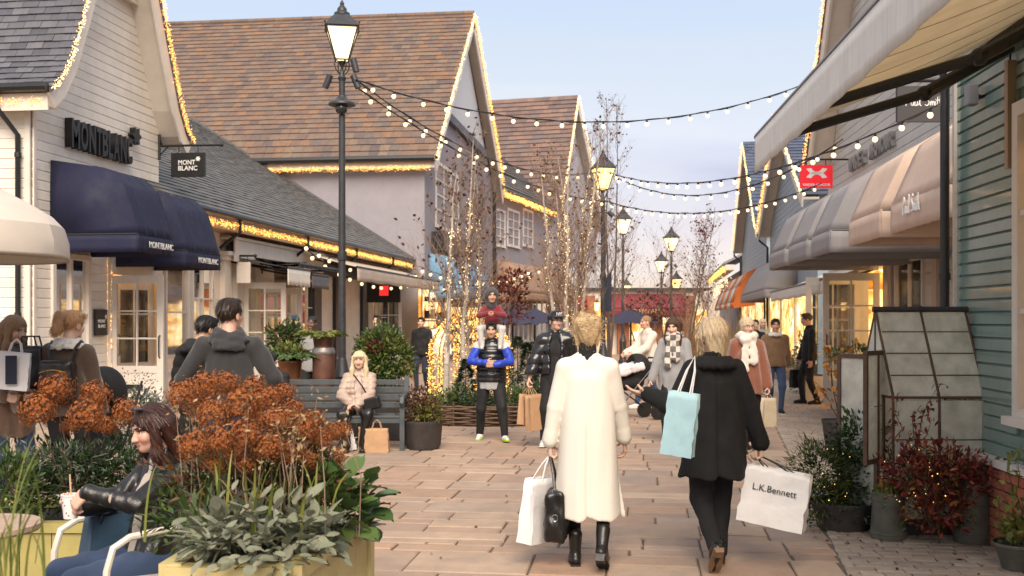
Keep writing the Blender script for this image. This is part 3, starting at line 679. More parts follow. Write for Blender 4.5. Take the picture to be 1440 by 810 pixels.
for z in (.9,1.7,2.9,4.1): mb.tube([FS.p(.16,.09,z),FS.p(.16,.09,z + .07)],.052,8)
mb.build('downpipe',m_black,gab,smooth=True)
led_run('fairy_lights',[FS.p(-.4,.36,EZ - .13),FS.p(7,.36,EZ - .13)],900,.022,.011,m_gold,'golden fairy lights under the gutter beside the black drainpipe of the gabled shop','fairy lights on the gables',.10)
led_run('fairy_lights',[P(a,.56,z + .06) for a,z in path],1100,.028,.011,m_goldw,'warm fairy lights along the slate verge of the cream gable with black letters','fairy lights on the gables')
led_run('fairy_lights',[P(2 * um - a,.56,z + .06) for a,z in path],1500,.035,.012,m_gold,'golden fairy lights down the far verge of the cream gable above the hanging black sign','fairy lights on the gables')
window(FL,w0,w1,.75,2.72,gab,2,2,m_white,.03,m_int,.8,.09,.05,.28)
# doorway: lit lobby, open leaf toward the street, inner leaf behind
mb = MB(); v1 = -1.5
mb.quad(P(d0,v1,0),P(d1,v1,0),P(d1,v1,2.72),P(d0,v1,2.72)); mb.quad(P(d0,-.25,0),P(d0,v1,0),P(d0,v1,2.72),P(d0,-.25,2.72)); mb.quad(P(d1,-.25,0),P(d1,v1,0),P(d1,v1,2.72),P(d1,-.25,2.72)); mb.quad(P(d0,-.25,2.72),P(d1,-.25,2.72),P(d1,v1,2.72),P(d0,v1,2.72)); mb.build('shop_interior',m_int2,gab)
door(P(d0 + .06,.05,0),(1,0),.95,.03,2.42,gab,2,3,.84,plate=True)
door(P(d1 - .03,-.05,0),(-.35,-.94),.9,.03,2.35,gab,2,3,.84)
mb = MB(); FL.box(mb,d0 - .02,d0 + .04,.031,.09,0,2.72); FL.box(mb,d1 - .05,d1 + .02,.031,.09,0,2.72); FL.box(mb,d0 + .04,d1 - .05,.031,.10,2.44,2.74); mb.build('door_frame',m_white,gab)
led_run('fairy_lights',[P(d0 - .05,.11,.2),P(d0 - .05,.11,2.6)],60,.01,.012,m_gold,'thin string of golden lights beside the open white glazed door','fairy lights on the gables')
# plaque
pl = thing('wall_plaque',P(FL.up(136),.04,1.6),'small black plaque with white letters on cream boards beside the glazed door','sign')
pu = FL.up(129); pu2 = FL.up(146); pz = (FL.z(pu,435),FL.z(pu,472))
mb = MB(); FL.box(mb,pu,pu2,.035,.07,pz[1],pz[0]); mb.build('plate',m_black,pl)
pc = (pu + pu2) / 2; ph = pz[0] - pz[1]
text3d('MONT',P(pc,.073,pz[1] + ph * .55),(0,1,0),(0,0,1),ph * .13,m_text_w,pl,'lettering',.002,.03,width=(pu2 - pu) * .6); text3d('BLANC',P(pc,.073,pz[1] + ph * .36),(0,1,0),(0,0,1),ph * .13,m_text_w,pl,'lettering',.002,.03,width=(pu2 - pu) * .6)
def star(c,right,up,r,m,parent,th=.01):
 """rounded six-lobed emblem"""
 right,up = Vector(right).normalized(),Vector(up).normalized(); nn = right.cross(up); pts = []
 for i in range(36): a = 2 * math.pi * i / 36; q = r * (.80 + .20 * math.cos(6 * a)); pts.append(Vector(c) + right * q * math.cos(a) + up * q * math.sin(a))
 mb = MB(); mb.prism(pts,nn * th); return mb.build('emblem',m,parent)
star(P(pu2 - (pu2 - pu) * .16,.073,pz[1] + ph * .72),(0,1,0),(0,0,1),ph * .09,m_text_w,pl,.003)
# big letters
sg = thing('shop_lettering',P(FL.up(130),.05,3.9),'large raised black capital letters along the cream boards above the navy awnings','sign')
l0,l1 = FL.up(88),FL.up(176); word = 'MONTBLANC'; wid = [1.25,1.12,1.1,.85,.92,.75,1.05,1.1,.95]; tw = sum(wid); x = l0; hz = FL.z(l0,163) - FL.z(l0,204); zc = FL.z(l0,184)
for ch,w_ in zip(word,wid):
 ww = (l1 - l0) * w_ / tw; text3d(ch,P(x + ww / 2,.09,zc - .02),(0,1,0),(0,0,1),hz,m_text_k,sg,'letter',.045,.028,width=ww * .86); x += ww
star(P(l1 + .16,.05,zc + hz * .62),(0,1,0),(0,0,1),hz * .36,m_text_k,sg,.1)
def hang_sign(fr,u,v0,v1,z0,z1,m,label,texts,bracket=True,th=.05,bl=None,emb=None,tm=None,cat='sign',nm='hanging_sign',off=.02):
 """projecting sign facing the camera, hung from an iron bracket"""
 s = thing(nm,fr.p(u,0,z1),label,cat,'projecting shop signs'); mb = MB(); fr.box(mb,u - th / 2,u + th / 2,v0,v1,z0,z1); mb.build('board_panel',m,s,bevel=.006)
 rt = fr.n if fr.n.x > 0 else -fr.n; rt = Vector((rt.x,rt.y,0)); h = z1 - z0; w = v1 - v0
 face = -(th / 2 + .004)
 for t,fx,fz,hh,ww in texts: text3d(t,fr.p(u + face,v0 + w * (fx if fr.n.x > 0 else 1 - fx),z0 + h * fz),rt,(0,0,1),h * hh,tm or m_text_w,s,'lettering',.002,off,width=w * ww if ww else None)
 if emb: star(fr.p(u + face,v0 + w * emb[0],z0 + h * emb[1]),rt,(0,0,1),h * emb[2],m_text_w,s,.003)
 if bracket:
  b = bl or v1 + .25; mb = MB(); mb.tube([fr.p(u,.03,z1 + .14),fr.p(u,b,z1 + .14)],.022,8); mb.tube([fr.p(u,.04,z1 - .12),fr.p(u,.04,z1 + .36)],.026,8); mb.ball(fr.p(u,b + .02,z1 + .14),.04)
  mb.tube([fr.p(u,.03,z1 - .05),fr.p(u,.22,z1 + .13)],.014,6); mb.build('bracket',m_black,s,smooth=True)
  for f in (.22,.78): mb = MB(); mb.tube([fr.p(u,v0 + w * f,z1 - .01),fr.p(u,v0 + w * f,z1 + .13)],.007,5); mb.build('hook',m_black,s)
 return s
us = ub - .02; dS = FL.dep(us); v0 = .28;
hang_sign(FL,us,v0,v0 + 50 * dS / FPX,FL.z(us,249,.6),FL.z(us,215,.6),m_black,'small square black hanging sign with two lines of white capitals and a white emblem',[('MONT',.47,.60,.20,.50),('BLANC',.50,.36,.20,.56)],emb=(.80,.74,.11),bl=1.25)
# navy awnings
prof = [(.03,4.14),(.95,4.0),(1.22,3.74),(1.46,2.98)]
av = 1.42; a0 = FL.up(64,0) + .1; a1 = FL.up(240,av); b0 = a1 + .70; b1 = FL.up(312,av)
mt = m_text_w
dutch(FL,a0,a1,prof,m_navy,'large navy canvas awning nearest the cream corner, with small white lettering','navy awnings',textstr=('MONTBLANC',.62,.10))
dutch(FL,b0,b1,[(v_ * .95,z_ - .13) for v_,z_ in prof],m_navy,'narrower navy canvas awning beyond the first, in front of the bay window','navy awnings',textstr=('MONTBLANC',.6,.10))
# ================================================================== low row of shops with the long grey roof
Y2 = 39.0; low = thing('low_shop_row',P(29,-3,0),'long low shop row with grey slate roof and golden lit eaves','shop building')
bay0,bay1 = FL.up(268),FL.up(312)
sp = [FL.up(x) for x in (222,230,262,268,312,330,356,362,412,420,440,470,478,508,520,544,552,572)]
ops = [(sp[1],sp[2],0,2.72),(sp[3],sp[4],.55,2.9),(sp[5] + .1,sp[6],0,2.6),(sp[7],sp[8],0,2.6),(sp[9] + .1,sp[10],.5,2.75),(sp[11],sp[12],.5,2.75),(sp[13],sp[14],.1,2.7),(sp[14] + .2,sp[15],0,2.6)]
mb = MB(); wall_open(mb,FL,ub + .002,Y2 - .01,0,3.62,ops,-.004); mb.build('wall',m_cream,low)
for (a,b,za,zb),(c,r_,it) in zip(ops,[(1,3,m_int2),(3,3,m_int),(2,3,m_int3),(2,3,m_int2),(2,3,m_int),(2,3,m_int),(2,3,m_int3),(2,3,m_int)]):
 window(FL,a,b,max(za,.04),zb,low,c,r_,m_white,.02,it,1.0,.07,.035,.22 if za > .3 else 0,za > .3)
for i in (4,5,6,8):      # white pilasters with caps
 mb = MB(); u = sp[i]; FL.box(mb,u - .12,u + .22,0,.12,0,2.95); FL.box(mb,u - .18,u + .28,0,.2,2.952,3.05); FL.box(mb,u - .22,u + .32,0,.26,3.052,3.14); mb.build('pilaster',m_cream2,low)
for i in (10,11,13,15,16):
 mb = MB(); u = sp[i]; FL.box(mb,u - .15,u + .5,.002,.10,0,2.95); mb.build('dark_pilaster',m_dark,low)
mb = MB(); FL.box(mb,sp[10],Y2 - .3,.103,.17,2.9,3.35); mb.build('dark_fascia',m_dark,low)
mb = MB(); FL.box(mb,sp[4],sp[10] - .01,.27,.31,2.93,3.4); FL.box(mb,sp[4] - .1,sp[10] - .01,.0,.36,3.402,3.46); mb.build('fascia',m_cream2,low)
door(P(sp[5] + .3,.1,0),(1,.15),.95,.03,2.5,low,2,3,.84); door(P(sp[7] + .1,.1,0),(.9,.35),.9,.03,2.4,low,2,3,.84); door(P(sp[14] + .3,.1,0),(.9,.3),.9,.03,2.4,low,2,3,.84)
# roof and eaves
pitch = R(32); ez = 3.78; ev = .55
mb = MB(); L = 10.2; du = Vector((-math.cos(pitch),0,math.sin(pitch)))
c = [P(ub - .6,ev,ez),P(Y2 - .02,ev,ez)]; mb.hexa([c[0],c[1],c[1] + du * L,c[0] + du * L] + [q + Vector((0,0,.1)) for q in (c[0],c[1],c[1] + du * L,c[0] + du * L)]); mb.build('roof',m_slate_i,low)
tile_field(c[0] + Vector((0,0,.1)),(0,1,0),du,Y2 - .02 - ub + .6,48,.21,.34,m_slate_i,m_slate_i,low,0,'slate',.012)
mb = MB(); FL.box(mb,ub,Y2 - .05,.0,ev - .06,ez - .24,ez - .18); FL.box(mb,ub,Y2 - .05,ev - .058,ev - .02,ez - .26,ez - .02); mb.build('eaves_box',mat('golden wood soffit',(.42,.28,.15),.5,.15,4),low)
mb = MB(); mb.tube([P(ub - .3,ev + .06,ez + .05),P(Y2 - .1,ev + .06,ez + .05)],.065,8)
for k in range(4): u = ub + 2.6 + k * 4.6; mb.tube([P(u,ev + .05,ez),P(u,ev + .05,ez - .25),P(u,.15,ez - .6)],.04,6)
mb.build('gutter',m_black,low,smooth=True)
led_run('fairy_lights',[P(ub + .1,ev + .02,ez - .10),P(Y2 - .15,ev + .02,ez - .10)],3000,.03,.013,m_gold,'long golden run of fairy lights under the eaves of the low grey roof','fairy lights on the gables',.10)
mb = MB(); w_ = .14; q = P(Y2 - .16,ev,ez + .1); mb.hexa([q,q + Vector((0,.14,0)),q + Vector((0,.14,0)) + du * L,q + du * L] + [p_ + Vector((0,0,.1)) for p_ in (q,q + Vector((0,.14,0)),q + Vector((0,.14,0)) + du * L,q + du * L)]); mb.build('flashing',mat('lead flashing',(.10,.10,.105),.5,.2),low)
# shop awnings and signs on the low row
def flat_awning(fr,u0,u1,z,dz,proj,m,label,group,val=.2,m2=None,vb=0,arms=True,textstr=None,tm=None,nm='awning'):
 root = thing(nm,fr.p((u0 + u1) / 2,0,z),label,'awning',group); Q = fr.p; nu,nv = 12,6
 V = [Q(u0 + (u1 - u0) * i / nu,vb + .02 + (proj - .02) * j / nv,z - dz * j / nv - .03 * math.sin(math.pi * j / nv)) for i in range(nu + 1) for j in range(nv + 1)]
 mb = MB(); k = nv + 1; mb.add(V,[(i * k + j,i * k + j + 1,(i + 1) * k + j + 1,(i + 1) * k + j) for i in range(nu) for j in range(nv)])
 o = mb.build('canopy',m,root,smooth=True); o.modifiers.new('cloth','SOLIDIFY').thickness = .005
 mb = MB(); ns_ = 40; V = []
 for i in range(ns_ + 1):
  for j in range(4): V.append(Q(u0 + (u1 - u0) * i / ns_,vb + proj + .012 + .008 * math.sin(i * 1.7) * j,z - dz - .02 - val * j / 3 * (1 + .04 * math.sin(i * .9))))
 mb.add(V,[(i * 4 + j,i * 4 + j + 1,(i + 1) * 4 + j + 1,(i + 1) * 4 + j) for i in range(ns_) for j in range(3)])
 o = mb.build('valance',m2 or m,root,smooth=True); o.modifiers.new('cloth','SOLIDIFY').thickness = .004
 mb = MB(); mb.tube([Q(u0,vb + proj,z - dz),Q(u1,vb + proj,z - dz)],.03,8); mb.build('front_bar',m_black,root,smooth=True)
 if arms:
  for f in (.06,.94): u = u0 + (u1 - u0) * f; mb = MB(); mb.tube([Q(u,.05,z - .16),Q(u + (.25 if f < .5 else -.25),vb + proj * .5,z - dz * .5 - .14),Q(u,vb + proj - .03,z - dz - .03)],.025,6); mb.build('arm',m_black,root,smooth=True)
 if textstr:
  rt = fr.u if fr.n.x > 0 else -fr.u
  text3d(textstr[0],Q(u0 + (u1 - u0) * textstr[1],vb + proj + .055,z - dz - .02 - val * .5),(rt.x,rt.y,0),(0,0,1),textstr[2],tm or m_text_w,root,'lettering',.002,.012)
 return root
m_taupe = mat('taupe canvas',(.50,.41,.335),.85,.12,4,.25,250,stretch=(1,6,1)); m_gcan = mat('dark grey canvas',(.035,.035,.04),.8,.1); m_wcan = mat('off white canvas',(.68,.64,.58),.8,.06,3,.2,200); m_mgrey = mat('mid grey canvas',(.12,.115,.12),.8,.1)
flat_awning(FL,FL.up(340),FL.up(410),3.15,.22,1.35,m_gcan,'black flat shop awning under the eaves next to the white pilaster','shop awnings of the low row',.06)
flat_awning(FL,FL.up(404,1.4),FL.up(436,1.4),3.1,.3,1.4,m_gcan,'dark awning with a plain white valance, beside a white pilaster','shop awnings of the low row',.36,m_wcan)
flat_awning(FL,FL.up(438,1.4),FL.up(462,1.4),3.02,.3,1.4,m_gcan,'small dark awning with grey lettered valance behind the lamp post','shop awnings of the low row',.30,m_mgrey,textstr=('SHOP',.5,.12) if 0 else None)
flat_awning(FL,FL.up(502,1.75),FL.up(618,1.75),3.52,.5,1.75,m_taupe,'long taupe retractable awning at the end of the low shop row','shop awnings of the low row',.34)
hang_sign(FL,FL.up(366),.35,.98,2.42,2.87,mat('taupe sign board',(.34,.27,.20),.6,.08),'taupe hanging sign with thin black capitals between the white shop doors',[('ISABEL MARANT',.5,.5,.16,.8)],tm=m_text_k,bl=1.1)
hang_sign(FL,FL.up(318),.25,.56,2.46,2.92,m_cream2,'blank white square hanging sign beside the fluted white pilaster',[],bl=.65)
rs = hang_sign(FL,FL.up(508),.2,1.3,2.2,2.95,m_black,'black box sign with a red square mark under the taupe awning',[],bracket=False,th=.12)
mb = MB(); u = FL.up(508) - .065; FL.box(mb,u - .012,u,.62,.92,2.42,2.74); mb.build('emblem',glow('red sign lamp',(.8,.03,.03),.6),rs)
# ================================================================== big brown-roofed gable
xg = 39 * math.tan(math.atan((597 - 720) / FPX) - YAW); FB = Fr((xg,0),0); FB.n = Vector((1,0)); Q = FB.p
g0,g1,gm = Y2,FB.up(694),FB.up(651); gz = FB.z(gm,24); e0 = FB.z(g0,234); e1 = FB.z(g1,272)
big = thing('gabled_building',Q(gm,-6,0),'large lilac grey gabled building with brown tiled roof and blue awning','shop building')
mb = MB(); FB.box(mb,g0,g1,-.3,0,0,e0); mb.prism([Q(g0,-.3,e0),Q(g1,-.3,e0),Q(g1,-.3,e1),Q(gm,-.3,gz - .3),Q(g0,-.3,e0 + .01)],(.3,0,0)); mb.build('wall',m_render,big)
mb = MB(); mb.hexa([Vector(q) for q in [(xg - 34,Y2,0),(xg - .302,Y2,0),(xg - .302,Y2 + .3,0),(xg - 34,Y2 + .3,0),(xg - 34,Y2,e0),(xg - .302,Y2,e0),(xg - .302,Y2 + .3,e0),(xg - 34,Y2 + .3,e0)]]); mb.build('side_wall',m_render,big)
mb = MB(); mb.hexa([Vector(q) for q in [(xg - 34,Y2 - .42,e0 - .1),(xg + .45,Y2 - .42,e0 - .1),(xg + .45,Y2 - .36,e0 - .1),(xg - 34,Y2 - .36,e0 - .1),(xg - 34,Y2 - .42,e0 + .2),(xg + .45,Y2 - .42,e0 + .2),(xg + .45,Y2 - .36,e0 + .2),(xg - 34,Y2 - .36,e0 + .2)]]); mb.hexa([Vector(q) for q in [(xg - 34,Y2 - .36,e0 - .1),(xg + .3,Y2 - .36,e0 - .1),(xg + .3,Y2 - .004,e0 - .1),(xg - 34,Y2 - .004,e0 - .1),(xg - 34,Y2 - .36,e0 - .06),(xg + .3,Y2 - .36,e0 - .06),(xg + .3,Y2 - .004,e0 - .06),(xg - 34,Y2 - .004,e0 - .06)]]); mb.build('eaves_box',m_cream2,big)
mb = MB(); mb.tube([(xg - 34,Y2 - .55,e0 + .22),(xg + .5,Y2 - .55,e0 + .22)],.13,8); mb.build('gutter',m_black,big,smooth=True)
led_run('fairy_lights',[(xg - 12.5,Y2 - .46,e0 - .06),(xg + .3,Y2 - .46,e0 - .06)],1900,.045,.019,m_gold,'golden fairy light strip below the gutter of the big brown roof','fairy lights on the gables',.12)
pathB = [(g0 - .5,e0 + .1),(g0 - .1,e0 + .45),(g0 + .6,e0 + 1.3),(gm,gz)]; pathB2 = [(g1 + .5,e1 - .2),(g1 + .1,e1 + .15),(g1 - .6,e1 + .95),(gm,gz)]
mb = MB()
for pp in (pathB,pathB2):
 for (a,za),(b,zb) in zip(pp,pp[1:]): mb.hexa([Q(a,-34,za),Q(a,.5,za),Q(b,.5,zb),Q(b,-34,zb),Q(a,-34,za + .12),Q(a,.5,za + .12),Q(b,.5,zb + .12),Q(b,-34,zb + .12)])
mb.build('roof',m_tile_i,big)
for i in range(3):
 a,b = pathB[i],pathB[i + 1]; vv = Vector((0,b[0] - a[0],b[1] - a[1])); n_ = max(1,round(vv.length / .36)); gg = vv.length / n_
 tile_field(Q(a[0],.5 - 17,a[1] + .12),(1,0,0),vv,17,n_,gg,.37,m_tile,m_tile_i,big,290 if i == 2 else 0,'tile',.022,order=(lambda c: (c[2],-c[0])) if i == 2 else None)
mb = MB()
for k in range(40): x = xg + .5 - k * .44; mb.tube([(x,gm,gz + .14),(x - .43,gm,gz + .14)],.14,8)
mb.build('ridge_tiles',m_tile_i,big)['kind'] = 'stuff'
def barge2(pp,fr,v,w,th,m,parent,sgn):
 mb = MB(); barge_run(mb,fr,pp,sgn,v,w,th,.1,.16); mb.build('bargeboard',m,parent)
barge2(pathB,FB,.44,.5,.06,m_cream2,big,1); barge2(pathB2,FB,.44,.5,.06,m_cream2,big,-1)
led_run('fairy_lights',[Q(a,.56,z + .1) for a,z in pathB],900,.05,.022,m_goldw,'warm lights along the near verge of the big brown roof','fairy lights on the gables')
led_run('fairy_lights',[Q(a,.56,z + .1) for a,z in pathB2],1300,.06,.024,m_gold,'golden lights down the far verge of the big brown-roofed gable','fairy lights on the gables')
zt = FB.z(FB.up(640),172); mb = MB(); f = (zt - e0) / (gz - e0); ha,hb = g0 + (gm - g0) * f,g1 - (g1 - gm) * f
mb.prism([Q(ha,.003,zt),Q(hb,.003,zt),Q(gm,.003,gz - .5)],(.05,0,0)); mb.build('gable_panel',mat('white gable panel',(.62,.62,.64),.6,.06),big)
mb = MB(); FB.box(mb,ha,hb,.004,.22,zt - .35,zt - .002); mb.build('collar_beam',m_dark,big)
window(FB,FB.up(612),FB.up(644),FB.z(FB.up(628),326),FB.z(FB.up(628),236),big,3,4,m_white,.02,mat('dim upstairs room',(.24,.22,.24),.7,.3,2),.5,.14,.06)
so = [(FB.up(590),FB.up(618),.3,2.9),(FB.up(626),FB.up(676),.2,2.7)]
for a,b,za,zb in so: window(FB,a,b,za,zb,big,3,2,m_white,.06,m_int2,-.0,.12,.06,.0);
for a,b,za,zb in so: mb = MB(); mb.quad(Q(a,.01,za),Q(b,.01,za),Q(b,.01,zb),Q(a,.01,zb)); mb.build('shop_interior',m_int2,big)
m_blue = mat('blue canvas',(.14,.29,.44),.75,.15,2,.2,200)
dutch(FB,FB.up(602,0),FB.up(690,1.4),[(.03,4.15),(.6,4.08),(1.15,3.7),(1.45,2.95)],m_blue,'long sky blue boxed awning beneath the brown-roofed gable behind lit birches','blue awnings',val=.5)
bs = thing('wall_sign',Q(FB.up(622),.1,4.9),'dark box sign on the lilac gable wall above the blue awning','sign'); mb = MB(); FB.box(mb,FB.up(606),FB.up(640),.02,.5,FB.z(FB.up(622),357),FB.z(FB.up(622),332)); mb.build('sign_box',m_black,bs)
downpipe(FB,g1 - .4,.12,0,e1,big,.09)
# ================================================================== link building and second brown gable, turned with the street
FK = Fr((xg,g1),R(-8.8)); FK.n = Vector((math.cos(R(8.8)),-math.sin(R(8.8)))); K = FK.p
kl = FK.up(772); kz = FK.z(0.2,270); lk = thing('link_building',K(kl / 2,-4,0),'two storey lilac building with three white sash windows between brown gables','shop building')
mb = MB(); FK.box(mb,.02,kl,-.3,0,0,kz); mb.build('wall',m_render,lk)
for p0,p1 in ((696,710),(713,730),(735,749)): u0,u1 = FK.up(p0),FK.up(p1); window(FK,u0,u1,FK.z(u0,346),FK.z(u0,292),lk,2,4,m_white,.02,mat('dim upstairs room',(.24,.22,.24),.7,.3,2),.5,.14,.06)
du = (Vector((-FK.n.x,-FK.n.y,0)) * math.cos(R(43)) + Vector((0,0,math.sin(R(43))))); c = [K(-.3,.6,kz + .1),K(kl + .2,.6,kz + .1)]
mb = MB(); mb.hexa([c[0],c[1],c[1] + du * 11,c[0] + du * 11] + [q + Vector((0,0,.14)) for q in (c[0],c[1],c[1] + du * 11,c[0] + du * 11)]); mb.build('roof',m_slate_i,lk)
m_gslate = mat('brown grey slate field',(.1,.09,.09),.7,.2,3,.3,60,rnd=[(.085,.078,.078),(.12,.108,.105),(.15,.135,.13)],src='isl')
tile_field(c[0] + Vector((0,0,.14)),(FK.u.x,FK.u.y,0),du,kl + .5,30,.36,.6,m_gslate,m_gslate,lk,0,'slate',.03)
mb = MB(); FK.box(mb,0,kl,0,.55,kz - .12,kz - .02); mb.build('eaves_box',m_cream2,lk)
led_run('fairy_lights',[K(.1,.62,kz - .06),K(kl,.62,kz - .06)],1600,.07,.03,m_gold,'golden fairy lights under the eaves above three sash windows','fairy lights on the gables',.2)
g2 = thing('gabled_building',K(kl + 6,-5,0),'second brown tiled gable farther down the left row, behind a bare birch','shop building')
h0,h1 = kl + .05,kl + 14; hm = FK.up(803,.4); hz_ = FK.z(hm,138,.4); he = kz + .3
mb = MB(); FK.box(mb,h0,h1,-.3,.3,0,he); mb.prism([K(h0,0,he),K(h1,0,he),K(hm,0,hz_ - .3)],(FK.n.x * .3,FK.n.y * .3,0)); mb.build('wall',mat('pale grey render',(.46,.44,.46),.85,.08,2,.2,100),g2)
nn = Vector((FK.n.x,FK.n.y,0)); mb = MB()
for sgn in (0,1):
 a,b = ((h0 - .5,he - .3),(hm,hz_)) if not sgn else ((h1 + .5,he - .3),(hm,hz_)); mb.hexa([K(a[0],-26,a[1]),K(a[0],.9,a[1]),K(b[0],.9,b[1]),K(b[0],-26,b[1])] + [q + Vector((0,0,.14)) for q in (K(a[0],-26,a[1]),K(a[0],.9,a[1]),K(b[0],.9,b[1]),K(b[0],-26,b[1]))])
mb.build('roof',m_tile_d,g2)
a = K(h0 - .5,.9 - 16,he - .16); b = K(hm,.9 - 16,hz_ + .14); tile_field(a,nn,b - a,16,26,(b - a).length / 26,.55,m_tile_d,m_tile_d,g2,0,'tile',.04)
pk = [(h0 - .5,he - .3),(hm,hz_)]; pk2 = [(h1 + .5,he - .3),(hm,hz_)]
barge2(pk,FK,.84,.5,.06,m_cream2,g2,1); barge2(pk2,FK,.84,.5,.06,m_cream2,g2,-1)
led_run('fairy_lights',[K(a,.95,z + .1) for a,z in pk],900,.06,.028,m_goldw,'lights along the near verge of the second brown gable','fairy lights on the gables')
led_run('fairy_lights',[K(a,.95,z + .1) for a,z in pk2],900,.06,.028,m_goldw,'lights along the far verge of the second brown gable','fairy lights on the gables')
window(FK,FK.up(786,.3),FK.up(800,.3),he - 4,he - .8,g2,2,3,m_white,.32,mat('dim upstairs room',(.24,.22,.24),.7,.3,2),.3,.14,.06)
# shop fronts and canvas under them, then the low far row
for i,(p0,p1) in enumerate(((694,716),(720,742),(746,768))):
 u0,u1 = FK.up(p0),FK.up(p1); mb = MB(); mb.quad(K(u0,.02,.3),K(u1,.02,.3),K(u1,.02,2.8),K(u0,.02,2.8)); mb.build('shop_interior',m_int2,lk); window(FK,u0,u1,.3,2.8,lk,3,1,m_white,.08,None,0,.1,.06)
m_bcan = mat('brown canvas',(.34,.21,.14),.8,.12,2,.2,150)
dutch(FK,.6,kl * .5 - .2,[(.03,4.9),(.7,4.7),(1.3,4.2),(1.7,3.1)],m_bcan,'brown boxed awning under the sash windows, nearer the blue awning','brown awnings',val=.45)
dutch(FK,kl * .5,kl - .3,[(.03,4.9),(.7,4.7),(1.3,4.2),(1.7,3.1)],m_bcan,'brown boxed awning under the sash windows, nearer the second brown gable','brown awnings',val=.45)
fl_ = thing('low_shop',K(36,-3,0),'low pale shop with grey awnings beyond the second brown gable','shop building')
mb = MB(); FK.box(mb,h1 + .2,h1 + 24,-6,-.01,0,4.2); mb.build('wall',m_cream2,fl_); mb = MB(); FK.box(mb,h1 + .1,h1 + 24.1,-6.1,.3,4.203,4.4); mb.build('roof',m_slate_i,fl_)
mb = MB(); mb.quad(K(h1 + 1,.0,.3),K(h1 + 22,.0,.3),K(h1 + 22,.0,2.6),K(h1 + 1,.0,2.6)); mb.build('shop_interior',m_int2,fl_)
m_lgcan = mat('light grey canvas',(.46,.44,.44),.8,.08,3,.2,150)
dutch(FK,h0 + 1,h0 + 12,[(.3,5.2),(.9,5.0),(1.6,4.4),(2.0,3.3)],m_lgcan,'pale grey boxed awning under the second brown gable','grey awnings on the far left row',val=.5)
dutch(FK,h1 + 1,h1 + 9,[(.03,4.6),(.7,4.5),(1.4,4.0),(1.9,2.9)],m_lgcan,'pale grey boxed awning on the low shop past the second gable','grey awnings on the far left row',val=.5)
# ================================================================== burgundy restaurant closing the street
def frontal(px0,px1,D): return GD(px0,D),GD(px1,D)
a,b = frontal(820,990,50); ang = math.atan2(-(b - a).x,(b - a).y); FE = Fr((a.x,a.y),ang); FE.n = Vector(((b - a).y,-(b - a).x)).normalized(); FE.n = FE.n if FE.n.y < 0 else -FE.n; wE = (b - a).length; E = FE.p
en = thing('restaurant',E(wE / 2,-3,0),'low restaurant with burgundy canopy, brick piers and amber windows closing the street','restaurant')
m_brick_w = mat('brick pier',(.30,.12,.07),.85,.2,9,.3,60)
mb = MB(); FE.box(mb,0,wE,-6,-.05,0,3.0); mb.build('wall',m_cream2,en)
for i,f in enumerate((.0,.28,.55,.82)): mb = MB(); FE.box(mb,wE * f,wE * f + .55,0,.3,0,2.75); mb.build('pier',m_brick_w,en)
for i,f in enumerate((.12,.40,.67,.93)): mb = MB(); FE.box(mb,wE * f - .5,wE * f + .55,-.02,.02,.7,2.1); mb.build('window',m_int2,en)
mb = MB(); FE.box(mb,-.3,wE + .3,-6.2,.15,3.002,3.12); mb.build('roof',m_dark,en)
m_burg = mat('burgundy canvas',(.16,.014,.024),.7,.1,2,.2,100)
aw = dutch(FE,.9,wE - 1.0,[(.03,2.85),(.5,2.75),(.9,2.5),(1.1,2.15)],m_burg,'wide burgundy canopy with small capitals over the restaurant front','burgundy canopies',val=.4)
text3d('DESENZANO',E(wE * .5,1.14,2.02),(FE.u.x,FE.u.y,0),(0,0,1),.2,mat('gold lettering',(.5,.36,.16),.5,0),aw,'lettering',.004)
a2,b2 = frontal(806,826,46); aw2 = thing('awning',(a2 + b2) / 2 + Vector((0,0,2.4)),'small bright red canopy next to the brick pier of the restaurant','awning','burgundy canopies')
mb = MB(); d_ = Vector((0,1.4,0)); z0_,z1_ = 1.45,2.55;
for i in range(6):
 t0,t1 = math.pi / 2 * i / 6,math.pi / 2 * (i + 1) / 6
 r0,r1 = (1 - math.cos(t0)),(1 - math.cos(t1)); mb.quad(a2 + Vector((0,1.2 * (1 - math.sin(t0)),z0_ + 1.1 * (1 - r0) * 0 + 1.1 * math.sin(t0) * 0 + 1.1 * i / 6)),b2 + Vector((0,1.2 * (1 - math.sin(t0)),z0_ + 1.1 * i / 6)),b2 + Vector((0,1.2 * (1 - math.sin(t1)),z0_ + 1.1 * (i + 1) / 6)),a2 + Vector((0,1.2 * (1 - math.sin(t1)),z0_ + 1.1 * (i + 1) / 6)))
o = mb.build('canopy',mat('red canvas',(.42,.02,.02),.7,.1),aw2,smooth=True); o.modifiers.new('cloth','SOLIDIFY').thickness = .02
mb = MB();
for q in (a2,b2): mb.tube([q,q + Vector((0,0,1.5))],.03,6)
mb.build('post',m_black,aw2)
wl = thing('wall_lantern',E(.5,.36,2.3),'lit square lantern on the brick pier beside the red canopy','lamp'); mb = MB(); mb.lathe([(.10,-.2),(.16,.15),(.16,.16)],E(.6,.5,2.25),4); mb.build('lantern_glass',glow('lantern amber',(1,.68,.25),3),wl); mb = MB(); mb.lathe([(.19,.162),(.05,.32),(.01,.4)],E(.6,.5,2.25),4); mb.tube([E(.6,.3,2.5),E(.6,.5,2.6)],.02,5); mb.build('lantern_cap',m_black,wl)
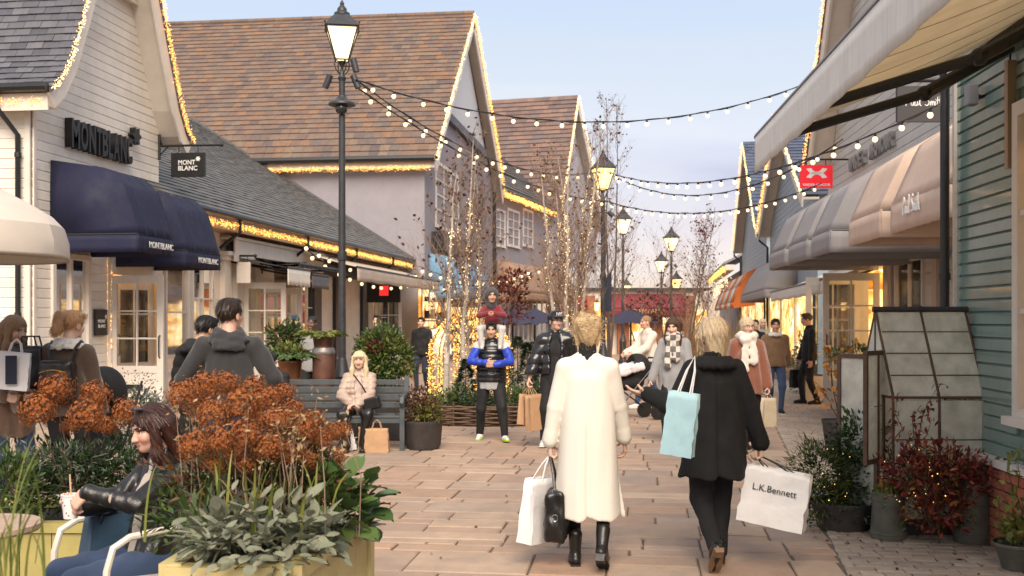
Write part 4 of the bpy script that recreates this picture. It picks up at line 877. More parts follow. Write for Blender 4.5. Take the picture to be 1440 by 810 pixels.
# ================================================================== teal shop, right foreground
T = FRT.p; tA,tB = 4.2,FRT.up(1348)
teal = thing('teal_shop',T(7,-2,0),'teal weatherboarded shop with cream window trim on a red brick plinth','shop building')
m_teal = mat('teal board paint',(.16,.24,.255),.20,.12,2.5,.06,30,spec=1.0,coat=.4,dirt=.12,rnd=[(.15,.245,.22),(.175,.265,.235),(.20,.28,.245)],stretch=(1,1,1))
tw0 = FRT.up(1436)
mb = MB(); wall_open(mb,FRT,tA,tB,.6,5.4,[(tA + .6,tw0,.95,3.2)],-.002); mb.build('wall',m_teal,teal)
boards(FRT,tA,tB - .04,.66,5.3,.098,m_teal,teal,[(tA + .6,tw0 + .02,.9,3.3)],.0,None,.026)
mb = MB(); FRT.box(mb,tB - .04,tB,-.25,.05,.6,5.3); mb.build('corner_trim',m_cream2,teal)
window(FRT,tA + .6,tw0,.95,3.2,teal,4,3,m_cream2,.035,m_int,.8,.10,.04,.2)
mb = MB(); FRT.box(mb,tA,tB,.002,.12,.60,.655); mb.build('sill',m_cream2,teal)
mb = MB(); FRT.box(mb,tA,tB,-.3,.0,0,.598); mb.build('plinth_wall',m_joint,teal)
mb = MB(); mb.hexa([Vector(q) for q in [(0,0,0),(1,0,0),(1,1,0),(0,1,0),(0,0,1),(1,0,1),(1,1,1),(0,1,1)]]); ub_ = bpy.data.meshes.new('brick'); ub_.from_pydata(mb.v,[],mb.f)
m_brick = mat('red brick',(.4,.13,.07),.85,.2,14,.4,70,rnd=[(.40,.115,.06),(.46,.15,.08),(.33,.10,.06),(.50,.18,.10),(.37,.13,.085)]); ub_.materials.append(m_brick)
for k in range(8):
 u = 5.2 + (.11 if k % 2 else 0)
 while u < tB - .05: inst(ub_,'brick',teal,T(u,.098 - .0,.004 + k * .0735) if 0 else T(min(u,tB),.09,.004 + k * .0735),(0,0,R(3)),(-.09 if 0 else .09,min(.213,tB - u),.064)); u += .225
mb = MB(); FRT.box(mb,tB - .075,tB - .005,.055,.125,0,5.2); downpipe(FRT,tB + .035,.10,.0,3.62,teal,.038)
mb = MB(); mb.tube([T(tB + .035,.10,3.6),T(tB + .03,.12,3.75),T(tB - .1,.6,4.0)],.036,8); mb.build('gutter_pipe',m_black,teal,smooth=True)
uc = FRT.up(1366,.1); zc_ = FRT.z(uc,134,.1); cm = thing('floodlight',T(uc,.1,zc_),'small grey floodlight on the teal boards under the cream awning','floodlight'); mb = MB(); FRT.box(mb,uc - .05,uc + .05,.06,.14,zc_ - .08,zc_ + .08); mb.build('housing',mat('grey housing',(.2,.2,.21),.5,.1),cm,bevel=.008); mb = MB(); mb.tube([T(uc,.0,zc_ - .02),T(uc,.07,zc_)],.015,6); mb.build('bracket',m_black,cm)
# tan hanging sign, cropped by the frame
us = FRT.up(1417,.62);
p = W3(1417,236,7.6); q = W3(1500,84,7.6); ts = thing('hanging_sign',W3(1440,84,7.6),'plain tan hanging sign board on the teal shop, cut by the picture edge','sign','projecting shop signs')
ax_ = (Vector((q.x,q.y,0)) - Vector((p.x,p.y,0))); wS = ax_.length; ax_.normalize(); bk = Vector((-ax_.y,ax_.x,0)); mb = MB(); b0_ = Vector((p.x,p.y,p.z))
mb.hexa([b0_,b0_ + ax_ * wS,b0_ + ax_ * wS + bk * .05,b0_ + bk * .05] + [v + Vector((0,0,q.z - p.z)) for v in (b0_,b0_ + ax_ * wS,b0_ + ax_ * wS + bk * .05,b0_ + bk * .05)]); mb.build('board_panel',mat('tan sign board',(.36,.245,.145),.55,.08),ts)
text3d('C',b0_ + ax_ * (wS * .36) - bk * .004 + Vector((0,0,(q.z - p.z) * .62)),ax_,(0,0,1),.2,m_text_k,ts,'lettering',.002,.02)
mb = MB(); zt = q.z + .12; mb.tube([b0_ - ax_ * .02 + bk * .025 + Vector((0,0,zt - p.z)),b0_ + ax_ * (wS + .1) + bk * .025 + Vector((0,0,zt - p.z))],.018,6); mb.build('bracket',m_black,ts)
for f in (.07,.9): mb = MB(); c = b0_ + ax_ * wS * f + bk * .025; mb.tube([c + Vector((0,0,q.z - p.z - .01)),c + Vector((0,0,zt - p.z))],.008,5); mb.build('hook',m_black,ts)
# big cream retractable awning overhead
yF = FRT.up(1420) ; zc = FRT.z(yF,55); fx = W3(1068,192,FRT.dep(yF,1.85)); prj = (Vector((fx.x,fx.y)) - FRT.O).dot(FRT.n); uF = (Vector((fx.x,fx.y)) - FRT.O).dot(FRT.u); zf = fx.z; uN = 2.6
ca = thing('retractable_awning',T(uF - 2,.1,zc),'large cream retractable awning overhead with black folding arms and scalloped valance','awning')
m_cream_c = mat('cream awning canvas',(.74,.65,.50),.85,.08,3,.2,300,trans=.55); m_val = mat('grey cream valance',(.74,.70,.65),.85,.10,5,.25,200,stretch=(8,8,.6))
nu,nv = 10,8; V = []
for i in range(nu + 1):
 for j in range(nv + 1):
  u = uN + (uF - uN) * i / nu; t = j / nv; V.append(T(u,.12 + (prj - .12) * t,zc + (zf - zc) * t - .05 * math.sin(math.pi * t)))
k = nv + 1; mb = MB(); mb.add(V,[(i * k + j,i * k + j + 1,(i + 1) * k + j + 1,(i + 1) * k + j) for i in range(nu) for j in range(nv)]); o = mb.build('canopy',m_cream_c,ca,smooth=True); o.modifiers.new('cloth','SOLIDIFY').thickness = .004
for i in (1,2,3,4,5,6,7,8,9):
 u = uN + (uF - uN) * (i - .3) / nu; mb = MB()
 for j in range(6):
  t0,t1 = j / 6,(j + 1) / 6; A = [T(u + s,.12 + (prj - .12) * t,zc + (zf - zc) * t - .05 * math.sin(math.pi * t) - .007) for t in (t0,t1) for s in (-.008,.008)]; mb.add(A,[(0,1,3,2)])
 o = mb.build('seam',mat('canvas seam',(.40,.33,.24),.85,.05),ca); o.modifiers.new('cloth','SOLIDIFY').thickness = .002
V = []; n_ = 90
for i in range(n_ + 1):
 u = uN + (uF - uN) * i / n_; sc_ = .262 + .004 * math.sin(u * 9.0)
 for j in range(5): V.append(T(u,prj + .03 + .005 * math.sin(u * 17) * j / 4,zf - .01 - sc_ * j / 4))
mb = MB(); mb.add(V,[(i * 5 + j,i * 5 + j + 1,(i + 1) * 5 + j + 1,(i + 1) * 5 + j) for i in range(n_) for j in range(4)]); o = mb.build('valance',m_val,ca,smooth=True); o.modifiers.new('cloth','SOLIDIFY').thickness = .004
mb = MB(); mb.tube([T(uN,prj + .01,zf),T(uF + .03,prj + .01,zf)],.028,8); mb.build('front_bar',mat('bronze bar',(.12,.085,.07),.4,.1),ca,smooth=True)
mb = MB(); FRT.box(mb,uN,uF + .05,.015,.17,zc - .06,zc + .1); mb.build('cassette',m_black,ca)
for u in (uF - .12,uF - 1.15):
 mb = MB(); e = T(u - .38,prj * .42,zc + (zf - zc) * .42 - .20); mb.tube([T(u - .15,.1,zc - .12),e],.045,8); mb.tube([e,T(u + .02,prj - .03,zf - .05)],.034,8); mb.ball(e,.055); mb.build('arm',m_black,ca,smooth=True)
# ================================================================== white shop with script sign and the red-signed sports shop
U = FRU.p
FRB = Fr((4.6,0),R(-.86)); FRB.n = Vector((-math.cos(R(.86)),math.sin(R(.86)))); B_ = FRB.p
qa,qb = FRU.up(1130,.55),FRU.up(1160,.55); qza,qzb = FRU.z(qa,240,.55),FRU.z(qb,0,.55); uR0,uR1 = tB + .1,qa - .35; ug0 = 15.0; ugm = (ug0 + uR1) / 2
ra = thing('white_gabled_shop',U(17,-3,0),'white weatherboarded gabled shop on the far side of the black drainpipe','shop building')
m_wb = mat('white board paint',(.58,.56,.52),.5,.06,3,.12,30,dirt=.12,rnd=[(.55,.53,.49),(.60,.58,.54),(.63,.61,.57)])
wo0,wo1 = FRU.up(1302),FRU.up(1262); do0,do1 = FRU.up(1240),FRU.up(1217);
opsR = [(wo0,wo1,.6,2.7),(FRU.up(1254),FRU.up(1246),.6,2.7),(do0 - .3,do1 + .6,0,2.65),(do1 + 1.2,do1 + 3.6,.6,2.7)]
mb = MB(); wall_open(mb,FRU,uR0,uR1,0,5.2,opsR,-.002); RA = qza + (qzb - qza) / (qa - qb) * (qa - ugm); mb.prism([U(ug0,-.25,5.2),U(uR1,-.25,5.2),U(ugm,-.25,RA - .3)],FRU.p(0,.24,0) - FRU.p(0,0,0)); mb.build('wall',m_wb,ra)
pr = [(ug0 - .4,5.1),(ug0 - .05,5.4),(ug0 + .5,6.2),(ugm,RA)]
def lim_r(z):
 if z < 5.2: return uR0,uR1
 a = ug0 + (ugm - ug0) * (z - 5.2) / (RA - 5.2); return a + .1,2 * ugm - a - .1
boards(FRU,uR0,uR1,2.75,8.6,.17,m_wb,ra,opsR,0.0,lim_r); boards(FRU,wo1,do0 - .3,.2,2.75,.17,m_wb,ra,opsR,.0); boards(FRU,uR0,wo0,.2,2.75,.17,m_wb,ra,(),.0)
for a,b,za,zb in (opsR[0],opsR[1],opsR[3]): window(FRU,a,b,za,zb,ra,2 if b - a > .7 else 1,2,m_white,.03,m_int2,.8,.07,.04,.3)
a,b,za,zb = opsR[2]; mb = MB(); mb.quad(U(a,-1,0),U(b,-1,0),U(b,-1,zb),U(a,-1,zb)); mb.quad(U(a,-.2,0),U(a,-1,0),U(a,-1,zb),U(a,-.2,zb)); mb.quad(U(b,-.2,0),U(b,-1,0),U(b,-1,zb),U(b,-.2,zb)); mb.quad(U(a,-.2,zb),U(b,-.2,zb),U(b,-1,zb),U(a,-1,zb)); mb.build('shop_interior',m_int2,ra)
hd = U(do0,.04,0); door(hd,FRU.n,1.02,.03,2.52,ra,2,4,.5); hd2 = U(do1 + .3,.04,0); door(hd2,FRU.n,1.05,.03,2.5,ra,2,4,.5)
mb = MB()
for u in (uR0 + .6,FRU.up(1322),FRU.up(1258)): FRU.box(mb,u - .1,u + .12,.031,.09,0,2.74)
mb.build('pilaster',mat('blush column paint',(.50,.40,.34),.5,.08),ra)
pr2 = [(2 * ugm - a,z) for a,z in pr]
barge2(pr,FRU,.46,.34,.05,m_cream2,ra,1); barge2(pr2,FRU,.46,.34,.05,m_cream2,ra,-1); mb = MB()
for pp in (pr,pr2):
 for (a,za),(b,zb) in zip(pp,pp[1:]): mb.hexa([U(a,-9,za),U(a,.54,za),U(b,.54,zb),U(b,-9,zb)] + [q + Vector((0,0,.1)) for q in (U(a,-9,za),U(a,.54,za),U(b,.54,zb),U(b,-9,zb))])
mb.build('roof',m_bslate_i,ra)
led_run('fairy_lights',[U(a,.56,z + .06) for a,z in pr2],1500,.035,.015,m_gold,'golden fairy lights on the far verge of the white gable above the red sign','fairy lights on the gables')
# letters on boards
lt = thing('shop_lettering',U(FRU.up(1232),.05,4.2),'thin raised capitals on the white boards above the grey awnings','sign'); l0,l1 = FRU.up(1266),FRU.up(1201); za,zb = FRU.z(l0,170),FRU.z(l0,193); x = l1; n_ = 12
for ch in 'UNDER ARMOUR':
 if ch != ' ': text3d(ch,U(x,.05,(za + zb) / 2 - .12),-Vector((FRU.u.x,FRU.u.y,0)),(0,0,1),(za - zb) * 1.0,mat('grey letter metal',(.27,.26,.25),.5,.1),lt,'letter',.03,.012,width=(l1 - l0) / 15)
 x -= (l1 - l0) / 12
# red projecting sign
su = FRU.up(1158,.9); zr0,zr1 = 0,0; p = W3(1126,264,22); q = W3(1171,232,22); u = FRU.dep
def solve_u(D,px):  # u on FRU whose depth is D
 return D
rsn = thing('hanging_sign',W3(1148,232,22),'square red hanging sign with white interlocking arcs emblem above grey awnings','sign','projecting shop signs'); axr = (Vector((q.x,q.y,0)) - Vector((p.x,p.y,0))); wr = axr.length; axr.normalize(); bkr = Vector((-axr.y,axr.x,0)); hr = q.z - p.z; c0 = p.copy()
mb = MB(); mb.hexa([c0,c0 + axr * wr,c0 + axr * wr + bkr * .08,c0 + bkr * .08] + [v + Vector((0,0,hr)) for v in (c0,c0 + axr * wr,c0 + axr * wr + bkr * .08,c0 + bkr * .08)]); mb.build('board_panel',mat('signal red panel',(.62,.012,.025),.45,.05,emit=(.8,.02,.03),estr=.25),rsn)
def flat_poly(pts,nm,m): mb = MB(); mb.prism([c0 + axr * (wr * x) + Vector((0,0,hr * z)) - bkr * .006 for x,z in pts],bkr * .005); mb.build(nm,m,rsn)
def arc_pts(cx,cz,rx,rz,a0,a1,n=14): return [(cx + rx * math.cos(R(a0 + (a1 - a0) * i / n)),cz + rz * math.sin(R(a0 + (a1 - a0) * i / n))) for i in range(n + 1)]
top = arc_pts(.5,1.03,.36,.46,205,335); topi = arc_pts(.5,1.03,.20,.33,330,210); bot = arc_pts(.5,.25,.36,.46,25,155); boti = arc_pts(.5,.25,.20,.33,150,30)
flat_poly(top + topi,'emblem',m_text_w); flat_poly([(x,z) for x,z in bot + boti],'emblem',m_text_w)
text3d('UNDER ARMOUR',c0 + axr * (wr * .5) + Vector((0,0,hr * .13)) - bkr * .004,axr,(0,0,1),hr * .11,m_text_w,rsn,'lettering',.003,.02,width=wr * .86)
mb = MB(); e = c0 + axr * (wr + .5); mb.tube([c0 + axr * .1 + bkr * .04 + Vector((0,0,hr + .12)),e + bkr * .04 + Vector((0,0,hr + .12))],.02,6); mb.tube([e + bkr * .04 + Vector((0,0,hr - .3)),e + bkr * .04 + Vector((0,0,hr + .6))],.022,6)
for f in (.2,.8): mb.tube([c0 + axr * wr * f + bkr * .04 + Vector((0,0,hr - .01)),c0 + axr * wr * f + bkr * .04 + Vector((0,0,hr + .12))],.01,5)
mb.build('bracket',m_black,rsn)
# script sign
p = W3(1262,171,13); q = W3(1336,121,13); ssn = thing('hanging_sign',W3(1300,121,13),'charcoal hanging sign with white handwritten script on a black bracket','sign','projecting shop signs'); axs = (Vector((q.x,q.y,0)) - Vector((p.x,p.y,0))); ws = axs.length; axs.normalize(); bks = Vector((-axs.y,axs.x,0)); hs_ = q.z - p.z
mb = MB(); mb.hexa([p,p + axs * ws,p + axs * ws + bks * .06,p + bks * .06] + [v + Vector((0,0,hs_)) for v in (p,p + axs * ws,p + axs * ws + bks * .06,p + bks * .06)]); mb.build('board_panel',mat('charcoal sign',(.035,.033,.036),.6,.1),ssn)
def script(strokes,org,rt,upz,sc,r,m,parent,nm='lettering'):
 mb = MB()
 for st_ in strokes:
  pts = [Vector(org) + Vector(rt) * (x * sc) + Vector(upz) * (y * sc) for x,y in st_]; f = []
  for i in range(len(pts) - 1):
   for k in range(3):
    t = k / 3; p0 = pts[max(i - 1,0)]; p1 = pts[i]; p2 = pts[i + 1]; p3 = pts[min(i + 2,len(pts) - 1)]
    f.append(.5 * ((2 * p1) + (p2 - p0) * t + (2 * p0 - 5 * p1 + 4 * p2 - p3) * t * t + (3 * p1 - p0 - 3 * p2 + p3) * t ** 3))
  f.append(pts[-1]); mb.tube(f,r,4)
 return mb.build(nm,m,parent)
PS = [[(.1,0),(.18,.5),(.25,1.0),(.1,.95),(.35,1.1),(.55,.95),(.5,.7),(.25,.55)],[(.85,.4),(.72,.48),(.62,.3),(.65,.06),(.8,.1),(.88,.45),(.86,.1),(.95,.02)],[(1.0,.45),(1.0,.1),(1.1,.02),(1.22,.15),(1.26,.45),(1.25,.1),(1.33,.02)],[(1.38,.1),(1.52,.6),(1.58,1.05),(1.5,1.1),(1.46,.6),(1.5,.05),(1.62,.05)],
  [(2.45,.95),(2.3,1.1),(2.1,.95),(2.15,.7),(2.35,.5),(2.36,.2),(2.15,.02),(1.98,.15)],[(2.5,.42),(2.52,.02),(2.56,.35),(2.68,.45),(2.7,.05),(2.75,.35),(2.88,.45),(2.9,.03)],[(3.0,.45),(3.02,.05),(3.1,.03)],[(3.02,.62),(3.04,.66)],[(3.25,.9),(3.2,.1),(3.32,.03)],[(3.08,.52),(3.42,.58)],[(3.5,1.05),(3.45,.02),(3.5,.35),(3.62,.45),(3.68,.05),(3.78,.03)]]
script(PS,p + axs * (ws * .14) - bks * .003 + Vector((0,0,hs_ * .44)),axs,(0,0,1),ws / 5.2,.006,m_text_w,ssn)
mb = MB(); z_ = hs_ + .08; mb.tube([p - axs * .05 + bks * .03 + Vector((0,0,z_)),p + axs * (ws + .1) + bks * .03 + Vector((0,0,z_))],.03,8); mb.tube([p + axs * (ws + .1) + bks * .03 + Vector((0,0,-.1)),p + axs * (ws + .1) + bks * .03 + Vector((0,0,z_ + .1))],.03,8)
mb.build('bracket',m_black,ssn)
# canvas on the right row
profR = [(.03,4.05),(.9,3.75),(1.55,3.3),(PV,2.9)]
m_peach = mat('blush canvas',(.60,.445,.35),.8,.08,4,.25,250); m_grey = mat('grey canvas',(.29,.275,.28),.8,.08,4,.25,250)
profP = [(.03,4.15),(.7,3.95),(1.5,3.15),(PV,2.9)]; profP = [(.03,4.42),(.95,3.98),(1.72,3.52),(PV,2.88)]
x0 = FRU.up(1332,PV); x1 = FRU.up(1254,PV); x2 = FRU.up(1239,PV); x3 = FRU.up(1195,PV)
ap = dutch(FRU,x0,x1,profP,m_peach,'blush canvas awning with white script, next to the black drainpipe','blush awnings',val=.30); script(PS,FRU.p(x0 + (x1 - x0) * .72,PV + .03,2.73),-Vector((FRU.u.x,FRU.u.y,0)),(0,0,1),.16,.008,m_text_w,ap)
dutch(FRU,x2,x3,profP,m_peach,'plain blush canvas awning between the lettered blush one and the grey ones','blush awnings',val=.30)
for pa,pb,lb in ((1168,1142,'grey boxed awning nearest the blush awnings'),(1135,1110,'middle grey boxed awning below the red sign'),(1104,1083,'farthest of the three grey boxed awnings, edge on to the street')):
 dutch(FRU,FRU.up(pa,PV),FRU.up(pb,PV),profP,m_grey,lb,'grey awnings of the white shop',val=.30)
# ---- blue slated gables beyond
bg = []
m_bboard = mat('pale blue board paint',(.30,.37,.43),.5,.08,3,.1,30)
for i,(n0,n1,ap_,py,lb) in enumerate(((1150,1083,1108,168,'narrow pale blue gable with navy slate roof next to the white shop'),(1078,1044,1062,196,'narrow blue gable with navy slate roof, farther from the white shop'))):
 a,b = FRB.up(n0),FRB.up(n1); a = max(a,uR1 + .6); m_ = FRB.up(ap_); m_ = (a + b) / 2; zt = FRB.z(FRB.up(ap_),py); ez_ = FRB.z(b,322 if i == 0 else 348)
 r = thing('blue_gabled_shop',B_(m_,-3,0),lb,'shop building','blue gabled shops'); mb = MB(); FRB.box(mb,a,b,-.3,0,0,ez_); mb.prism([B_(a,-.3,ez_),B_(b,-.3,ez_),B_(m_,-.3,zt - .2)],FRB.p(0,.3,0) - FRB.p(0,0,0)); mb.build('wall',m_bboard,r)
 lim = lambda z: (a + (m_ - a) * max(0,(z - ez_) / (zt - ez_)) + .1,b - (b - m_) * max(0,(z - ez_) / (zt - ez_)) - .1)
 boards(FRB,a,b,3.4,zt - .5,.2,m_bboard,r,(),0.0,lim)
 mb = MB()
 for s_ in (a - .4,b + .4): mb.hexa([B_(s_,-8,ez_ - .2),B_(s_,.5,ez_ - .2),B_(m_,.5,zt),B_(m_,-8,zt)] + [q + Vector((0,0,.1)) for q in (B_(s_,-8,ez_ - .2),B_(s_,.5,ez_ - .2),B_(m_,.5,zt),B_(m_,-8,zt))])
 mb.build('roof',m_bslate_i,r); q0 = B_(a - .4,.5,ez_ - .1); q1 = B_(m_,.5,zt + .1); tile_field(q0 + (B_(0,-7,0) - B_(0,0,0)),B_(0,1,0) - B_(0,0,0),q1 - q0,7,26,(q1 - q0).length / 26,.34,m_bslate_i,m_bslate_i,r,0,'slate',.02)
 pa,pb = [(a - .4,ez_ - .2),(m_,zt)],[(b + .4,ez_ - .2),(m_,zt)]; barge2(pa,FRB,.46,.4,.05,m_cream2,r,1); barge2(pb,FRB,.46,.4,.05,m_cream2,r,-1)
 led_run('fairy_lights',[B_(*((q_[0],.55,q_[1] + .06))) for q_ in pa],500,.04,.02,m_goldw,'lights on the near verge of ' + ('the nearer' if i == 0 else 'the farther') + ' narrow blue gable','fairy lights on the gables'); led_run('fairy_lights',[B_(*((q_[0],.55,q_[1] + .06))) for q_ in pb],700,.05,.022,m_gold,'golden lights on the far verge of ' + ('the nearer' if i == 0 else 'the farther') + ' narrow blue gable','fairy lights on the gables')
 mb = MB(); FRB.box(mb,a + .3,b - .3,.0,.03,.3,2.6); mb.build('shop_interior',m_int2,r)
 for kk in range(4): uu = a + .3 + (b - a - .6) * kk / 3; mb = MB(); FRB.box(mb,uu - .12,uu + .12,.032,.1,0,2.7); mb.build('pilaster',m_dark if kk == 0 else m_cream2,r)
 mb = MB(); mb.tube([B_(b + .1,.5,ez_ - .2),B_(b + .1,.45,ez_ - .5),B_(b + .1,.1,ez_ - .8),B_(b + .1,.1,0)],.05,6); mb.build('downpipe',m_black,r)
flat_awning(FRB,FRB.up(1160,1.5),FRB.up(1084,1.5),2.95,.5,1.5,m_wcan,'white flat awning past the white doors','awnings of the blue gables',.26)
dutch(FRB,FRB.up(1080,1.0),FRB.up(1045,1.0),[(.03,4.1),(.4,3.95),(.8,3.4),(1.1,2.7)],m_grey,'rounded grey awning past the white flat awning','awnings of the blue gables',val=.3)
ff = FRB.up(1040); fe = FRB.up(1014)
fs = thing('far_shop',B_((ff + fe) / 2,-3,0),'low far shop with golden lit canopy and hanging bulbs past the blue gables','shop building'); mb = MB(); FRB.box(mb,ff + .5,fe + 8,-6,-.3,0,4.8); mb.build('wall',m_render,fs)
q0 = B_(ff + .2,.8,FRB.z(ff,372)); zE = 5.0; mb = MB(); mb.hexa([B_(ff,.9,zE),B_(fe + 2,.9,zE),B_(fe + 2,-5,zE + 3),B_(ff,-5,zE + 3)] + [v + Vector((0,0,.15)) for v in (B_(ff,.9,zE),B_(fe + 2,.9,zE),B_(fe + 2,-5,zE + 3),B_(ff,-5,zE + 3))]); mb.build('roof',mat('pale slate',(.26,.26,.28),.6,.15,2),fs)
mb = MB(); FRB.box(mb,ff,fe + 2,.3,.85,zE - .35,zE - .02); mb.build('eaves_box',m_cream2,fs)
led_run('fairy_lights',[B_(ff,.9,zE - .15),B_(fe + 2,.9,zE - .15)],1300,.07,.035,m_gold,'golden lights under the far canopy beside the blue gables','fairy lights on the gables',.25)
led_run('fairy_lights',[B_(ff,.6,zE - .8),B_(fe + 2,.6,zE - .8)],160,.35,.05,m_goldw,'curtain of round warm bulbs hanging below the far golden canopy','fairy lights on the gables',.6)
m_or = mat('orange canvas',(.62,.17,.04),.75,.1); m_ow = mat('ivory canvas',(.66,.60,.52),.75,.06)
ost = thing('awning',B_(fe,1,3.6),'orange and ivory striped awning on the far shop','awning'); a,b = FRB.up(1046,.6),FRB.up(1016,.6); n_ = 7
for i in range(n_):
 u0,u1 = a + (b - a) * i / n_,a + (b - a) * (i + 1) / n_; mb = MB(); pf = [(.0,4.2),(.4,4.0),(.8,3.3),(1.1,2.5),(1.1,2.2)]
 for (v_,z_),(v2,z2) in zip(pf,pf[1:]): mb.quad(B_(u0,v_,z_),B_(u0,v2,z2),B_(u1,v2,z2),B_(u1,v_,z_))
 o = mb.build('canopy_stripe',m_or if i % 2 == 0 else m_ow,ost,smooth=True); o.modifiers.new('cloth','SOLIDIFY').thickness = .02
 if i == 0: mb = MB(); mb.add([B_(u0 - .01,v_,z_) for v_,z_ in pf] + [B_(u0 - .01,0,2.35)],[(0,1,2,3,4,5)]); mb.build('cheek',m_or,ost)
fgd = thing('far_gable_house',B_(fe + 10,-6,0),'far gabled house with brown tiled roof beyond the golden canopy','shop building'); a,b = fe + 5,fe + 15; zz = FRB.z(a,342,-4); mb = MB(); FRB.box(mb,a,b,-14,-3,0,5.5); mb.build('wall',m_cream2,fgd); mb = MB(); m_ = (a + b) / 2
for s_ in (a - .4,b + .4): mb.hexa([B_(s_,-14,5.3),B_(s_,-2.5,5.3),B_(m_,-2.5,zz + 1),B_(m_,-14,zz + 1)] + [v + Vector((0,0,.2)) for v in (B_(s_,-14,5.3),B_(s_,-2.5,5.3),B_(m_,-2.5,zz + 1),B_(m_,-14,zz + 1))])
mb.build('roof',m_tile_d,fgd)
# canvas parasol at the picture's left edge
cp = GD(-90,8.2); cpz = 2.9; par = thing('parasol',cp,'cream cafe parasol with hanging valance, cut by the picture edge','parasol','parasols')
mb = MB(); n_ = 8; rr = 1.1; V = [cp + Vector((0,0,cpz + .0))]; rim = 2.46
ed = W3(86,345,8.2); rr = (Vector((ed.x,ed.y)) - Vector((cp.x,cp.y))).length / math.cos(math.pi / 8) * .98; rz = W3(86,312,8.2).z
for k in range(1,5):
 for i in range(16): a = 2 * math.pi * i / 16; f = 1 if i % 2 == 0 else math.cos(math.pi / 8); V.append(cp + Vector((rr * f * k / 4 * math.cos(a),rr * f * k / 4 * math.sin(a),cpz + (rz - cpz) * (k / 4) ** 1.15)))
for i in range(16): v = V[1 + 48 + i].copy(); v.z -= .30; V.append(v)
F = [(0,1 + i,1 + (i + 1) % 16) for i in range(16)] + [(1 + k * 16 + i,1 + (k + 1) * 16 + i,1 + (k + 1) * 16 + (i + 1) % 16,1 + k * 16 + (i + 1) % 16) for k in range(4) for i in range(16)]
mb.add(V,F); o = mb.build('canopy',mat('cream parasol canvas',(.70,.63,.55),.8,.06,3,.2,200,trans=.2),par,smooth=True); o.modifiers.new('cloth','SOLIDIFY').thickness = .006; b_ = o.modifiers.new('round','SUBSURF'); b_.levels = b_.render_levels = 1
mb = MB(); mb.tube([cp,cp + Vector((0,0,cpz))],.03,8); mb.build('pole',m_cream2,par)
# ================================================================== people
m_skin = mat('skin',(.5,.3,.2),.5,.05,30,.05,150,vcol=True,sss=.12)
SK = {'fair': (.62,.40,.30),'tan': (.48,.29,.19),'mid': (.40,.235,.15),'dark': (.10,.055,.038),'pink': (.62,.36,.27)}
def cloth(n,c,rough=.85,bump=.3,bs=350,sheen=.2,var=.08,vs=6,**k): return mat(n,c,rough,var,vs,bump,bs,sheen=sheen,**k)
def hairmat(n,c,c2=None):
 m = mat(n,c,.42,.30,26,.7,120,stretch=(3.2,3.2,.35),spec=.4); m['hc'] = c; return m
def strandmat(m):
 c = np.array(m['hc']); return mat(m.name + ' strands',(1,1,1),.38,.1,20,rnd=[tuple(c * .86),tuple(np.minimum(c * 1.12,1)),tuple(c * .95),tuple(np.minimum(c * 1.25,1))],src='isl',spec=.5)
def rz3(a): return np.array(Matrix.Rotation(a,3,'Z'))
def coatfold(P): return .010 * np.sin(P[:,0] * 30 + .8 * np.sin(P[:,2] * 2.5) + 2 * (P[:,1] > 0)) * np.clip((1.30 - P[:,2]) / .8,0,1) + .004 * np.sin(P[:,0] * 57 + 1.2 * np.sin(P[:,2] * 3.1)) * np.clip((1.4 - P[:,2]) / .7,0,1) + .012 * np.exp(-(P[:,0] / .009) ** 2) * (P[:,1] < 0)
